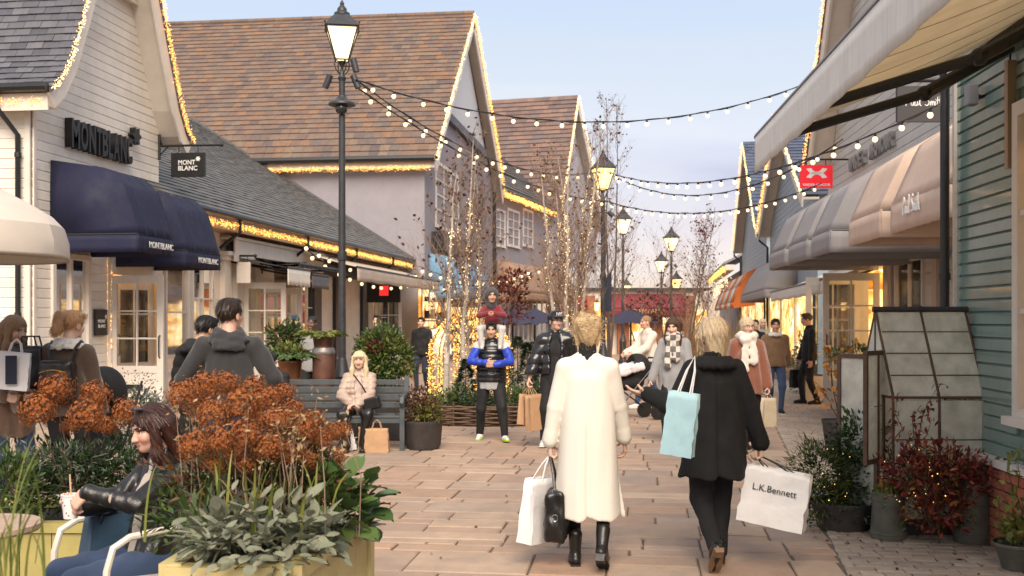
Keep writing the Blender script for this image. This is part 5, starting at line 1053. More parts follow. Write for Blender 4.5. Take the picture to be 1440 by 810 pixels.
class Person:
 def __init__(s,loc,face,H,label,pose=None,group=None,vox=.012,sex='f',skin='fair',build=1.0,hs=1.0):
  """face: world heading in degrees, 0 = facing away from the camera along the street, 180 = toward it"""
  s.root = thing('person',loc,label,'person',group); s.rz = R(face); s.root.rotation_euler = (0,0,s.rz); s.k = H / 1.75; s.root.scale = (s.k,) * 3
  s.loc = Vector(loc); s.vox = vox; s.skin = np.array(SK[skin]); s.b = build; s.sex = sex
  p = pose or {}; s.p = p; s.hs = hs; lean = R(p.get('lean',0)); tw = R(p.get('twist',0)); roll = R(p.get('roll',0))
  pel = np.array(p.get('pel',(0,0,.93))); up = np.array([math.sin(roll),math.sin(lean),math.cos(lean)]); J = s.J = {}
  J['pel'] = pel; J['waist'] = pel + up * .15; J['chest'] = pel + up * .36; J['nb'] = pel + up * .53; s.up = up
  sw = (.150 if sex == 'f' else .176) * build ** .5; Rt = rz3(tw); s.Rt = Rt; sh = pel + up * .452
  J['shR'] = sh + Rt @ np.array([sw,-.01,0]); J['shL'] = sh + Rt @ np.array([-sw,-.01,0])
  hw = .092; J['hpR'] = pel + np.array([hw,0,-.02]); J['hpL'] = pel + np.array([-hw,0,-.02])
  for S_,sg in (('R',1),('L',-1)):
   ft = p.get('foot' + S_,(sg * .10,0,0,0,sg * 6))     # x, y, heel lift, toe pitch, yaw out
   J['an' + S_] = np.array([ft[0],ft[1],.085 + ft[2]]); s.p['f' + S_] = ft
   kn,an = ik(J['hp' + S_],J['an' + S_],.44,.41,p.get('knee' + S_,(sg * .12,1,.15))); J['kn' + S_] = np.array(kn); J['an' + S_] = np.array(an)
   hd = p.get('hand' + S_,(sg * .245,.03,.80)); pole = p.get('elbow' + S_,(sg * .6,-1,-.2))
   el,wr = ik(J['sh' + S_],hd,.285,.255,pole); J['el' + S_] = np.array(el); J['wr' + S_] = np.array(wr)
  hy,hp,hr = [R(a) for a in p.get('head',(0,0,0))]; s.Rh = np.array(Euler((-hp,hr,hy)).to_matrix()); J['hc'] = pel + up * .56 + np.array([0,.02,0]) + s.Rh @ np.array([0,.015,.128 * hs]); s.hc = J['hc']
 def w(s,q): return s.root.matrix_basis @ Vector(q) if False else s.loc + Matrix.Rotation(s.rz,3,'Z') @ (Vector(q) * s.k)
 def mesh(s,name,VF,m,label=None,smooth=True):
  o = np_mesh(name,VF[0],VF[1],m,s.root,smooth,base=(0,0,0))
  if label: o['label'] = label
  return o
 def H(s,c): return s.hc + s.Rh @ (np.array(c,float) * s.hs)
 def he(s,c,r,k=None): return ell(s.H(c),tuple(np.array(r) * s.hs),s.Rh,k)
 def hcp(s,a,b,ra,rb=None,k=None): return cap(s.H(a),s.H(b),ra * s.hs,None if rb is None else rb * s.hs,None,k)
 def hand_prims(s,S_):
  p = s.p; w = s.J['wr' + S_]; d = Vector(p.get('hd' + S_,None) or (s.J['wr' + S_] - s.J['el' + S_])).normalized(); sg = 1 if S_ == 'R' else -1
  n = Vector(p.get('hn' + S_,(-sg,0,0))); n = (n - d * n.dot(d)).normalized(); t = d.cross(n) if S_ == 'R' else n.cross(d); c = p.get('curl' + S_,.45); w = Vector(w); pr = []
  for o in (-.026,-.009,.009,.026): pr.append(cap(w + d * .012 + t * (o * .7),w + d * .082 + t * o,.0155,.0135))
  for o,L,f in ((.029,.070,.95),(.010,.078,1.0),(-.010,.073,1.03),(-.028,.058,1.1)):
   q = w + d * .088 + t * o; a = 0; r = .0092
   for sgm,da in ((.46,55),(.30,70),(.24,40)):
    a += R(da) * c * f; dd = d * math.cos(a) + n * math.sin(a); q2 = q + dd * (L * sgm * 1.15); pr.append(cap(q,q2,r,r * .92,None,.006)); q = q2; r *= .92
  q = w + d * .022 + t * .026; dd = (d * .62 + t * .62 + n * (.25 + .5 * c)).normalized(); q2 = q + dd * .046; pr.append(cap(q,q2,.0145,.0105,None,.012)); d3 = (dd + n * (.2 + .8 * c) + d * .25 - t * (.2 + .6 * c)).normalized(); pr.append(cap(q2,q2 + d3 * .034,.0105,.0085,None,.006))
  return pr
 def body(s,brow=(.12,.07,.04),lip=(.45,.16,.14),face=True,hands=True,hv=None,glasses=False,beard=None):
  J = s.J; parts = []; b = s.b
  core = [cap(J['pel'],J['waist'],.105,.095,(1.15,.8,1)),cap(J['waist'],J['chest'],.095,.10,(1.2,.8,1)),cap(J['shL'] * .8 + J['chest'] * .2,J['shR'] * .8 + J['chest'] * .2,.05),cap(J['chest'],J['nb'],.08,.05),cap(J['nb'],s.H((0,-.02,-.07)),.05,.05)]
  for S_ in 'RL': core += [cap(J['sh' + S_],J['el' + S_],.044,.036),cap(J['el' + S_],J['wr' + S_],.036,.026),cap(J['hp' + S_],J['kn' + S_],.07,.046),cap(J['kn' + S_],J['an' + S_],.046,.034),cap(J['an' + S_] + np.array([0,-.02,-.03]),J['an' + S_] + np.array([0,.09,-.05]),.03,.024)]
  V,F = sdf(core,.02,.03); parts.append((V,F,np.tile(s.skin,(len(V),1))))
  hv = hv or s.vox * .45
  pr = [s.he((0,-.012,.035),(.075,.094,.085)),s.he((0,.022,-.03),(.061,.070,.085)),s.he((0,.034,-.075),(.046,.05,.034)),s.he((0,.068,-.092),(.022,.019,.017)),s.hcp((0,.086,.004),(0,.106,-.034),.0085,.0135,.014),s.he((-.014,.094,-.036),(.010,.011,.008),.008),s.he((.014,.094,-.036),(.010,.011,.008),.008),
    s.he((.040,.060,-.028),(.026,.024,.026)),s.he((-.040,.060,-.028),(.026,.024,.026)),cap(s.H((0,-.022,-.06)),J['nb'] + np.array([0,-.005,.0]),.052,.058)]
  for q in (1,-1): pr += [s.he((q * .078,-.006,-.014),(.011,.022,.033),.008),s.hcp((q * .016,.089,.027),(q * .050,.074,.027),.0065,.0055,.012),s.hcp((q * .002,.0925,-.0545),(q * .020,.085,-.058),.0055,.004,.006),s.hcp((0,.0915,-.0655),(q * .018,.085,-.061),.0065,.0045,.006)]
  sb = [s.he((q * .033,.096,.007),(.018,.017,.011),.012) for q in (1,-1)]
  pr += []
  V,F = sdf(pr,hv,.022,sb,lo=np.array([-9,-9,J['nb'][2] - .02]))
  L = (V - s.hc) @ s.Rh / s.hs; C = np.tile(s.skin,(len(V),1)); x,y,z = np.abs(L[:,0]),L[:,1],L[:,2]
  ck = np.exp(-(((x - .042) / .022) ** 2 + ((z + .03) / .022) ** 2)) * (y > .03); C *= (1 - ck[:,None] * np.array([.02,.22,.22]))
  nk = np.exp(-((x / .016) ** 2 + ((z + .036) / .014) ** 2)) * (y > .08); C *= (1 - nk[:,None] * np.array([.0,.15,.12]))
  li = (x < .022) & (np.abs(z + .060) < .0095) & (y > .07); C[li] = lip
  ey = (((x - .032) / .0135) ** 2 + ((z - .006) / max(.007,hv * .9)) ** 2 < 1) & (y > .05); C[ey] = (.55,.5,.46)
  ir = (((x - .032) / max(.0062,hv * .7)) ** 2 + ((z - .006) / .0075) ** 2 < 1) & (y > .05); C[ir] = (.035,.025,.02)
  la = (np.abs(x - .032) < .016) & (np.abs(z - .0135) < .0035) & (y > .05); C[la] = np.array(brow) * .5
  br = (x > .013) & (x < .052) & (np.abs(z - .029 + .12 * np.abs(x - .034)) < .0055) & (y > .045); C[br] = brow
  if beard: bb = (z < -.035) & (y > -.01) & (z > -.12) & ~li & ~((x < .03) & (z > -.05)); C[bb] = C[bb] * (1 - beard[1]) + np.array(beard[0]) * beard[1]
  parts.append((V,F,C))
  if hands:
   for S_ in 'RL':
    V,F = sdf(s.hand_prims(S_),max(.0038,hv * .8),.010); C = np.tile(s.skin * .97,(len(V),1)); parts.append((V,F,C))
  Va = np.concatenate([p_[0] for p_ in parts]); o = 0; Fa = []
  for V,F,C in parts: Fa.append(F + o); o += len(V)
  ob = s.mesh('body',(Va,np.concatenate(Fa)),m_skin); a = ob.data.attributes.new('Col','FLOAT_COLOR','POINT'); col = np.ones((len(Va),4),np.float32); col[:,:3] = np.concatenate([p_[2] for p_ in parts]); a.data.foreach_set('color',col.ravel())
  if glasses:
   mb = MB()
   for q in (1,-1):
    mb.tube([s.H((q * .033 + .021 * math.cos(t),.100,.005 + .017 * math.sin(t))) for t in [2 * math.pi * i / 12 for i in range(13)]],.0022,5,cap=False); mb.tube([s.H((q * .054,.098,.008)),s.H((q * .079,.0,.006))],.002,4)
   mb.tube([s.H((-.012,.101,.008)),s.H((.012,.101,.008))],.0022,4); o = mb.build('glasses',m_black,None); o.parent = s.root
  return s
 def hair(s,style,m,**kw):
  fr = s.he((0,.108,-.032),(.064,.075,.098),.012); frl = s.he((0,.11,-.03),(.060,.075,.088),.012)
  P_ = [s.he((0,-.018,.040),(.085,.101,.090))]; sb = [fr,s.he((0,.03,-.17),(.2,.2,.10),.015)]; amp = kw.get('amp',.0035)
  if style == 'short': P_ += [s.he((0,.045,.105),(.055,.04,.022))]; sb = [fr,s.he((0,.02,-.19),(.2,.25,.135),.015),s.he((.1,.03,-.06),(.05,.05,.05)),s.he((-.1,.03,-.06),(.05,.05,.05))]
  if style == 'feather':      # short layered bob, longer at the nape
   P_ = [s.he((0,-.022,.045),(.096,.110,.094)),s.hcp((0,-.075,.02),(0,-.072,-.13),.062,.035),s.hcp((.06,-.05,.02),(.045,-.062,-.125),.045,.022),s.hcp((-.06,-.05,.02),(-.045,-.062,-.125),.045,.022),s.hcp((.078,.0,.02),(.080,.012,-.045),.030,.012),s.hcp((-.078,.0,.02),(-.080,.012,-.045),.030,.012),s.hcp((0,.075,.09),(-.05,.105,.05),.028,.014)]; sb = [fr]
  if style == 'updo':         # swept up into a twisted roll
   P_ = [s.he((0,-.015,.050),(.094,.108,.093)),s.he((0,-.075,.00),(.066,.05,.075)),s.hcp((.012,-.112,.085),(-.006,-.108,-.05),.032,.02,.006),s.hcp((-.045,-.088,.075),(-.02,-.092,-.06),.036,.02,.006),s.hcp((.05,-.08,.06),(.022,-.088,-.07),.034,.018,.006),s.hcp((0,-.07,-.04),(0,-.066,-.10),.045,.028),s.hcp((.06,.0,.1),(-.03,.03,.125),.03,.03),s.hcp((.076,-.02,-.02),(.06,-.035,-.085),.02,.008),s.hcp((-.076,-.02,-.02),(-.06,-.035,-.085),.02,.008)]; sb = [fr]; amp = .005
  if style in ('long','fringe'):
   L_ = kw.get('L',.30); P_ = [s.he((0,-.018,.042),(.090,.106,.090))]
   for q in (1,-1): P_ += [s.hcp((q * .076,.005,.04),(q * .094,.035,-.14),.030,.028),s.hcp((q * .094,.035,-.12),(q * .098,.055 if not kw.get('back') else -.02,-.10 - L_),.034,.016),s.hcp((q * .06,-.06,.02),(q * .085,-.075,-L_ - .02),.05,.022)]
   P_ += [s.hcp((0,-.08,.0),(0,-.105,-.06 - L_),.065,.035)]; sb = [frl]
   if style == 'fringe': P_ += [s.hcp((-.045,.088,.062),(.045,.088,.062),.022,.022),s.hcp((.05,.075,.05),(.068,.060,.0),.02,.012),s.hcp((-.05,.075,.05),(-.068,.060,.0),.02,.012)]; sb = [s.he((0,.115,-.045),(.058,.065,.082),.012)]
  if style == 'pony':
   P_ += [s.he((0,.03,.09),(.07,.06,.03)),s.hcp((0,-.105,.07),(0,-.15,.06),.03,.036),s.hcp((0,-.15,.065),(0.01,-.165,-.06),.040,.046),s.hcp((0.01,-.165,-.06),(.0,-.145,-.19),.046,.018)]; sb = [fr,s.he((0,.02,-.18),(.2,.25,.125),.015)]
  if style == 'bun': P_ += [s.he((0,-.12,.03),(.045,.04,.045))]; sb = [fr,s.he((0,.02,-.17),(.2,.25,.115),.015)]
  if style == 'crop': P_ = [s.he((0,-.016,.040),(.080,.097,.089))]; sb = [fr,s.he((0,.02,-.17),(.2,.25,.135),.02),s.he((.1,.03,-.07),(.05,.05,.07)),s.he((-.1,.03,-.07),(.05,.05,.07))]; amp = .001
  hc,Rh = s.hc,s.Rh
  def strands(P):
   q = (P - hc) @ Rh; a = np.arctan2(q[:,0],-q[:,1] + .02); return amp * (np.sin(a * 23 + q[:,2] * 30 + 3 * np.sin(q[:,2] * 18)) * .6 + np.sin(a * 47 - q[:,2] * 45) * .4 + .4 * np.sin(a * 9 + q[:,2] * 22))
  o = s.mesh('hair',sdf(P_,s.vox * (.42 if s.vox < .016 else .5),kw.get('k',.018),sb,strands),m)
  if s.vox < .0125:
   me = o.data; n = len(me.vertices); co = np.empty(n * 3,np.float32); me.vertices.foreach_get('co',co); co = co.reshape(-1,3); no = np.empty(n * 3,np.float32); me.vertices.foreach_get('normal',no); no = no.reshape(-1,3); r = np.random.default_rng(5); i = r.integers(0,n,2600); q = (co[i] - s.hc) @ s.Rh; N = no[i]
   fl = np.stack([-.5 * q[:,0] * 8 * (q[:,2] > .05),-.35 - 0 * q[:,0],-1.2 + 0 * q[:,0]],1) if style != 'updo' else np.stack([-q[:,0] * 7,-.9 + 0 * q[:,0],.25 - q[:,2] * 3],1)
   fl = (fl + r.normal(size=fl.shape) * .12) @ s.Rh.T; fl = fl - N * (fl * N).sum(1,keepdims=True); fl /= np.linalg.norm(fl,axis=1)[:,None] + 1e-6; sd = np.cross(N,fl); L = r.uniform(.03,.075,(len(i),1)); w = r.uniform(.0005,.0012,(len(i),1)); P0 = co[i] + N * .0008; V = []; F = []
   for t,lf in ((0,.0),(.5,.0015),(1,-.002)): c = P0 + fl * L * t + N * lf; V += [c - sd * w,c + sd * w]
   V = np.stack(V,1).reshape(-1,3); F = (np.array([(0,1,3,2),(2,3,5,4)])[None] + (np.arange(len(i)) * 6)[:,None,None]).reshape(-1,4); st = np_mesh('strands',V,F,strandmat(m),s.root,True,base=(0,0,0)); st.parent = o; st['kind'] = 'stuff'
  return o
 def top(s,m,name='jacket',th=.03,hem=-.10,flare=0,sleeve=.0,quilted=0,fold=.006,coat=False,sl_cut=0,opening=0,collar=True,dz=0,vox=None,k=.045,sleeves=True,extra=(),wl=.12,cuff=0,subs=(),deep=.0,mcol=None):
  """upper garment: th thickness over the body, hem relative to the pelvis height"""
  J = s.J; b = s.b; f = s.sex == 'f'; pel = J['pel']; up = s.up; hz = pel + up * hem; t = th
  wr_ = (.116 if coat else .100 if f else .110) * b
  P_ = [cap(J['chest'] - up * .02,J['waist'],.104 * b + t * .85,wr_ + t,(1.2,.86,1)),cap(J['waist'],pel + up * .0,wr_ + t,.112 * b + t + flare * .3,(1.2,.90,1)),
    cap(J['chest'] + up * .04,J['nb'] - up * .03,.090 + t * .6,.050 + t * .4,(1.2,.82,1))]
  if coat: P_ = [cap(J['chest'] - up * .02,hz - up * .02,.104 * b + t * .85,.112 * b + t + flare,(1.2,.88,1)),P_[2]]
  for S_ in 'RL': P_.append(cap(J['nb'] - up * .035,J['sh' + S_] * .97 + J['nb'] * .03 - up * .004,.048 + t * .45,.044 * b + t * .5,None,.05))
  if f: P_ += [ell(J['chest'] + s.Rt @ np.array([q * .065,.066 + t * .6,-.06]),(.062,.048,.068)) for q in (1,-1)]
  if hem < 0 and not coat: P_.append(cap(pel,hz + up * (-.02),.112 * b + t + flare * .3,.112 * b + t + flare,(1.2,.92,1)))
  subs = list(subs) + [bx((0,pel[1] - math.sin(R(s.p.get('lean',0))) * .0,hz[2] - .25),(1,1,.25),0,k=.008)]
  if sleeves:
   for S_ in 'RL':
    sh,el,wr = J['sh' + S_],J['el' + S_],J['wr' + S_]; w2 = wr + (el - wr) * (.02 + sl_cut); r0 = .047 * b + t * .52 + sleeve * .25; r1 = .040 * b ** .5 + t * .52 + sleeve * .45; r2 = .031 + t * .45 + sleeve * .75
    P_ += [cap(sh,el,r0,r1,None,.022),cap(el,w2,r1,r2,None,.008)]
    if cuff: P_ += [cap(w2 + (el - w2) * .22,w2,r2 + .006,r2 + .007,None,.004)]
  P_ += list(extra)
  if collar: P_ += [cap(J['nb'] + np.array([.035 * math.cos(a),.045 * math.sin(a) - .005,.0]) + up * .0,J['nb'] + np.array([.05 * math.cos(a),.06 * math.sin(a) - .01,.035]),.028,.018,None,.02) for a in np.linspace(R(-230),R(50),9)]
  subs_ = subs
  if opening: n_ = J['nb'] + np.array([0,.13,-.02]); subs_ = subs + [cap(J['nb'] + s.Rt @ np.array([0,.13,.02]),hz + np.array([0,.20 + flare,-.05]),opening * .9,opening,(1,1.0 + deep,1),.012)]
  ds = folds(fold,wl,len(label_of(s)),.45 if not coat else .22)
  if coat: ds = dsum(ds,coatfold)
  if quilted: qz = pel[2]; ds = dsum(ds,quilt(.008,quilted,qz))
  return s.mesh(name,sdf(P_,vox or s.vox,k,subs_,ds),m)
 def trousers(s,m,th=.012,flare=.0,fold=.006,cut=.02):
  J = s.J; P_ = [ell(J['pel'] + np.array([0,-.02,-.02]),(.152 * s.b + th * .5,.100 * s.b + th,.12))]
  for S_ in 'RL': P_ += [cap(J['hp' + S_] + np.array([0,-.01,0]),J['kn' + S_],.086 * s.b + th,.056 + th),cap(J['kn' + S_],J['an' + S_] + (J['kn' + S_] - J['an' + S_]) * cut,.056 + th,.038 + th + flare)]
  return s.mesh('trousers',sdf(P_,s.vox,.03,(),folds(fold,.10,3,.6)),m)
 def shoes(s,m,m_sole=None,heel=.0,boot=0,sole=.018):
  for S_,sg in (('R',1),('L',-1)):
   ft = s.p['f' + S_]; an = s.J['an' + S_]; Rf = np.array((Matrix.Rotation(-R(ft[4]),3,'Z') @ Matrix.Rotation(-R(ft[3]),3,'X')))
   T_ = lambda q: an + Rf @ np.array(q,float)
   P_ = [cap(T_((0,-.045,-.045)),T_((0,.03,-.035)),.036,.040),cap(T_((0,.03,-.04)),T_((sg * .004,.145,-.055)),.040,.030),cap(T_((0,-.01,0)),T_((0,-.015,.03 + boot)),.040,.043 + boot * .06)]
   o = s.mesh('shoe',sdf(P_,min(s.vox,.010),.03,[bx(T_((0,.05,-.085 - .05)),(.1,.25,.05),0,Rf,.003)]),m)
   mb = MB(); pts = [(-.034,-.08),(.034,-.08),(.042,.03),(.046,.11),(.03,.175),(-.03,.175),(-.046,.11),(-.042,.03)]; n_ = len(pts); lo_ = -.085; V = [Vector(T_((x,y,lo_ + .004))) for x,y in pts] + [Vector(T_((x,y,lo_ + sole))) for x,y in pts]
   mb.add(V,[tuple(range(n_))[::-1],tuple(range(n_,2 * n_))] + [(i,(i + 1) % n_,n_ + (i + 1) % n_,n_ + i) for i in range(n_)]); so_ = mb.build('sole',m_sole or m_black,None); so_.parent = o
   if heel: mb = MB(); mb.hexa([Vector(T_(q)) for q in [(-.028,-.075,lo_ - heel),(.028,-.075,lo_ - heel),(.028,-.02,lo_ - heel),(-.028,-.02,lo_ - heel),(-.032,-.08,lo_ + .006),(.032,-.08,lo_ + .006),(.032,-.01,lo_ + .006),(-.032,-.01,lo_ + .006)]]); h_ = mb.build('heel',m_sole or m_black,None); h_.parent = o
 def scarf(s,m,ends=True,fat=.05,hood=False):
  nb = s.J['nb']; P_ = []
  for i in range(12):
   a0,a1 = 2 * math.pi * i / 12,2 * math.pi * (i + 1) / 12; f = lambda a: nb + np.array([.088 * math.cos(a),.078 * math.sin(a) + .005,.035 + .014 * math.sin(3 * a)]); P_.append(cap(f(a0),f(a1),fat * .9))
  P_ += [cap(nb + np.array([-.05,.09,.03]),nb + np.array([.05,.10,-.01]),fat,fat)]
  if ends: P_ += [cap(nb + np.array([.035,.115,-.0]),nb + np.array([.055,.175,-.38]),.045,.055,(1,.45,1)),cap(nb + np.array([-.045,.11,.0]),nb + np.array([-.06,.165,-.28]),.045,.055,(1,.45,1))]
  return s.mesh('scarf',sdf(P_,s.vox,.015,(),folds(.008,.06,5)),m)
 def tube(s,name,pts,r,m,n=6,label=None):
  mb = MB(); mb.tube([Vector(p) for p in pts],r,n); o = mb.build(name,m,None,smooth=True); o.parent = s.root; return o
def label_of(s): return s.root.get('label','')
def walk(ph=1,st=.24,lift=.05,**k):
 """mid stride: ph=1 right foot ahead"""
 a,b = ('R','L') if ph > 0 else ('L','R'); sa,sb_ = (1,-1) if ph > 0 else (-1,1)
 d = {'foot' + a: (sa * .075,st,0.0,0,sa * 5),'foot' + b: (sb_ * .075,-st,lift,28,sb_ * 5),'pel': (0,0,.915),'hand' + a: (sa * .26,-.10,.80),'hand' + b: (sb_ * .26,.16,.82)}
 d.update(k); return d
# ---- bags: open-topped paper bag with gussets
def paper_bag(c,w,h,d,rz,m,label,group='shopping bags',tilt=(0,0),handles=None,hm=None,text=None,crumple=.0028,tm=None,name='shopping_bag',flare=0,cat='bag'):
 """c: centre of the bottom; handles: list of point pairs the cords rise to"""
 root = thing(name,c,label,cat,group); M_ = Matrix.Rotation(rz,3,'Z') @ Matrix.Rotation(R(tilt[0]),3,'Y') @ Matrix.Rotation(R(tilt[1]),3,'X'); c = Vector(c); rr = np.random.default_rng(len(label)); nx,nz,ny = 8,9,4
 per = [(-w / 2 + w * i / nx,-d / 2) for i in range(nx)] + [(w / 2,-d / 2 + d * i / ny) for i in range(ny)] + [(w / 2 - w * i / nx,d / 2) for i in range(nx)] + [(-w / 2,d / 2 - d * i / ny) for i in range(ny)]; n = len(per); V = []; F = []
 for j in range(nz + 1):
  t = j / nz; f = (1 - .06 * t + flare * t)
  for x,y in per:
   gus = .22 * t * d * (1 - abs(y) / (d / 2)) * (1 if abs(abs(x) - w / 2) < 1e-6 else 0); q = Vector((x * f - math.copysign(gus,x),y * (1 - .35 * t),h * t)) + Vector(rr.normal(size=3) * crumple * (.3 if j in (0,nz) else 1)); V.append(c + M_ @ q)
 F = [(j * n + i,j * n + (i + 1) % n,(j + 1) * n + (i + 1) % n,(j + 1) * n + i) for j in range(nz) for i in range(n)]; F.append(tuple(range(n))[::-1])
 mb = MB(); mb.add(V,F); o = mb.build('bag_body',m,root,smooth=True); o.modifiers.new('paper','SOLIDIFY').thickness = .002
 for sgn in (-1,1):
  a = c + M_ @ Vector((-w * .2,sgn * d * .31,h * .97)); b_ = c + M_ @ Vector((w * .2,sgn * d * .31,h * .97)); tp = Vector(handles) if handles is not None else c + M_ @ Vector((0,sgn * d * .2,h + min(.11,w * .45)))
  mid = [(a.lerp(tp,.6) + M_ @ Vector((-w * .05,0,.01 if handles is None else 0))),tp,(b_.lerp(tp,.6) + M_ @ Vector((w * .05,0,.01 if handles is None else 0)))] ; mb = MB(); mb.tube([a] + mid + [b_],.005,5); mb.build('handle',hm or m,root,smooth=True)
 if text:
  for t_,zz,hh,off in text: text3d(t_,c + M_ @ Vector((0,-d / 2 * (1 - .35 * zz) - .012,h * zz)),M_ @ Vector((1,0,0)),M_ @ Vector((0,.0,1)),hh,tm or m_text_k,root,'lettering',.001,off)
 return root
m_kraft = mat('kraft paper',(.42,.25,.135),.75,.10,5,.25,60); m_paper = mat('white paper',(.74,.72,.72),.55,.05,5,.2,40); m_bluep = mat('pale blue paper',(.36,.55,.60),.6,.06,5,.15,40)
h_blond = hairmat('blond hair',(.62,.46,.27)); h_lblond = hairmat('light blond hair',(.66,.52,.34)); h_brown = hairmat('brown hair',(.065,.032,.018)); h_black = hairmat('black hair',(.012,.010,.009)); h_auburn = hairmat('dark auburn hair',(.045,.015,.010)); h_fair = hairmat('fair brown hair',(.30,.185,.10)); h_strawb = hairmat('strawberry blond hair',(.48,.27,.13)); h_dk = hairmat('dark brown hair',(.035,.02,.013))
c_ivory = cloth('ivory wool',(.70,.655,.58),.9,.05,220,.0,.04,3); c_blk = cloth('black wool',(.006,.006,.0065),.95,.3,250,.0); c_black = cloth('black cotton',(.009,.009,.010),.85,.25,200,.0); c_leather = mat('black leather',(.010,.009,.009),.33,.25,10,.25,90,coat=.1); c_jean = cloth('blue denim',(.030,.055,.12),.85,.5,500,.1,.2,9); c_grey = cloth('grey wool',(.27,.265,.27),.9,.4,220,.3); c_puff = mat('black puffer shell',(.012,.012,.014),.25,.2,10,.15,60,coat=.3); c_beige = mat('beige puffer shell',(.42,.315,.255),.45,.08,8,.15,60,coat=.1)
c_teddy = cloth('rust teddy fleece',(.235,.075,.038),.95,1.0,130,.6,.15,30); c_cream = cloth('cream knit',(.68,.62,.54),.95,.8,130,.4); c_brown = cloth('brown suede',(.175,.10,.05),.9,.4,150,.4,.12,10); c_choc = cloth('chocolate shearling',(.065,.038,.024),.9,.5,120,.4,.2,14); c_char = cloth('charcoal fleece',(.028,.028,.030),.9,.3,160,.2); c_red = cloth('dark red fleece',(.19,.012,.022),.9,.3,150,.3); c_royal = cloth('royal blue nylon',(.012,.045,.42),.5,.15,80,.1); c_offw = cloth('off white fleece',(.60,.57,.52),.9,.4,120,.3); c_wht = cloth('white cotton',(.68,.67,.66),.8,.2,200,.1); c_navy = cloth('navy cotton',(.016,.020,.04),.8,.2,200,.1); c_knit = cloth('oatmeal knit',(.42,.35,.29),.95,.7,160,.4); c_lgrey = cloth('light grey marl',(.34,.34,.34),.9,.3,200,.2)
c_wleath = mat('white trainer leather',(.66,.64,.62),.5,.08,20); c_lime = mat('lime rubber',(.30,.62,.02),.5,.05); c_tan = mat('tan sole leather',(.20,.115,.065),.6,.3,20); c_rub = mat('white rubber',(.6,.58,.55),.6,.1)
SOLEF = 0
# ---- 1. ivory coat, walking away
g1 = G(826,795); pw = Person(g1,3,1.71,'woman with swept up blond hair walking away in a long ivory coat',dict(footL=(-.085,.02,0,0,-4),footR=(.10,-.20,.075,34,8),pel=(0,0,.925),handL=(-.275,.03,.79),handR=(.255,.14,.86),elbowL=(-.9,-1,0),elbowR=(.6,-1,-.1),curlL=.95,curlR=.5,head=(6,3,0),hnL=(1,0,0),hdL=(.05,.05,-1)),vox=.010)
pw.body(); pw.hair('updo',h_blond)
rr = .0
o = pw.top(c_ivory,'coat',.042,-.585,.058,.004,coat=True,fold=.0,cuff=1,wl=.16,k=.04,sl_cut=.06,collar=False)
pw.mesh('polo_neck',sdf([cap(pw.J['nb'] + np.array([0,-.01,.0]),pw.J['nb'] + np.array([0,-.01,.075]),.066,.060)],.008,.01,(),folds(.003,.03,2)),c_black)
pw.trousers(c_black,.0); pw.shoes(c_leather,m_black,.03,boot=.10); pw.tube('wristwatch',[pw.J['wrL'] + np.array([.036 * math.cos(a),.036 * math.sin(a),.02]) for a in np.linspace(0,6.3,13)],.007,c_leather)
hl = pw.w(pw.J['wrL'] + np.array([.0,.01,-.085]));
paper_bag(W3(776,735,7.0) + Vector((-.02,0,0)) if 0 else Vector((hl.x - .09,hl.y + .02,hl.z - .60)),.33,.44,.13,R(62),m_paper,'plain white paper carrier held beside the ivory coat',tilt=(3,4),handles=(hl.x,hl.y,hl.z))
hb = thing('handbag',Vector((hl.x + .05,hl.y - .04,hl.z - .56)),'slouchy black leather handbag hanging beside the ivory coat','handbag')
bp = hl + Vector((.05,-.04,-.53)); V,F = sdf([bx(bp + Vector((0,0,.13)),(.035,.12,.14),.03,None),ell(bp + Vector((0,0,.06)),(.075,.165,.10))],.009,.05,(),folds(.009,.09,8)); np_mesh('bag_body',V,F,c_leather,hb)
for sg in (-1,1): mb = MB(); mb.tube([bp + Vector((0,sg * .10,.27)),bp + Vector((-.02,sg * .055,.42)),hl + Vector((.0,sg * .012,.0)),],.010,6); mb.build('strap',c_leather,hb,smooth=True)
m_steel = mat('polished steel',(.5,.5,.5),.25,.05,metal=1)
for z_ in (.30,.13): mb = MB(); mb.tube([bp + Vector((.0 + .02 * math.cos(a),-.02 - (.135 if z_ < .2 else .11),z_ + .022 * math.sin(a))) for a in np.linspace(0,6.3,14)],.004,5); mb.build('ring',m_steel,hb)
# ---- 2. black coat, walking away, arm out
g2p = G(1004,797); pb = Person(g2p,8,1.70,'woman with short blond hair walking away in a black wool coat',dict(footR=(.05,.06,0,0,6),footL=(-.04,-.24,.10,52,-2),pel=(0,0,.92),handL=(-.43,.18,1.19),elbowL=(-.25,-.3,-1),hdL=(-1,.25,.12),hnL=(.15,.3,1),curlL=.25,handR=(.34,.0,.80),curlR=1.0,head=(26,2,0),hnR=(-1,0,0),hdR=(.05,.02,-1),twist=4),vox=.010,build=1.02)
pb.body(hands=True); pb.hair('feather',h_lblond); pb.top(c_blk,'coat',.044,-.29,.055,.012,coat=True,fold=.006,k=.04)
pb.mesh('collar',sdf([cap(pb.J['nb'] + np.array([.10 * math.cos(a),.085 * math.sin(a) - .02,-.005]),pb.J['nb'] + np.array([.135 * math.cos(a),.115 * math.sin(a) - .02,-.045]),.028,.03,None,.02) for a in np.linspace(R(-200),R(20),10)],.010,.03),c_blk)
pb.trousers(cloth('black denim',(.006,.006,.007),.9,.4,300,.0),.014); pb.shoes(c_leather,c_tan,.018,boot=.04)
hr = pb.w(pb.J['wrR'] + np.array([.0,.01,-.085]));
m_pvc = mat('white coated paper',(.70,.67,.65),.42,.06,6,.25,26)
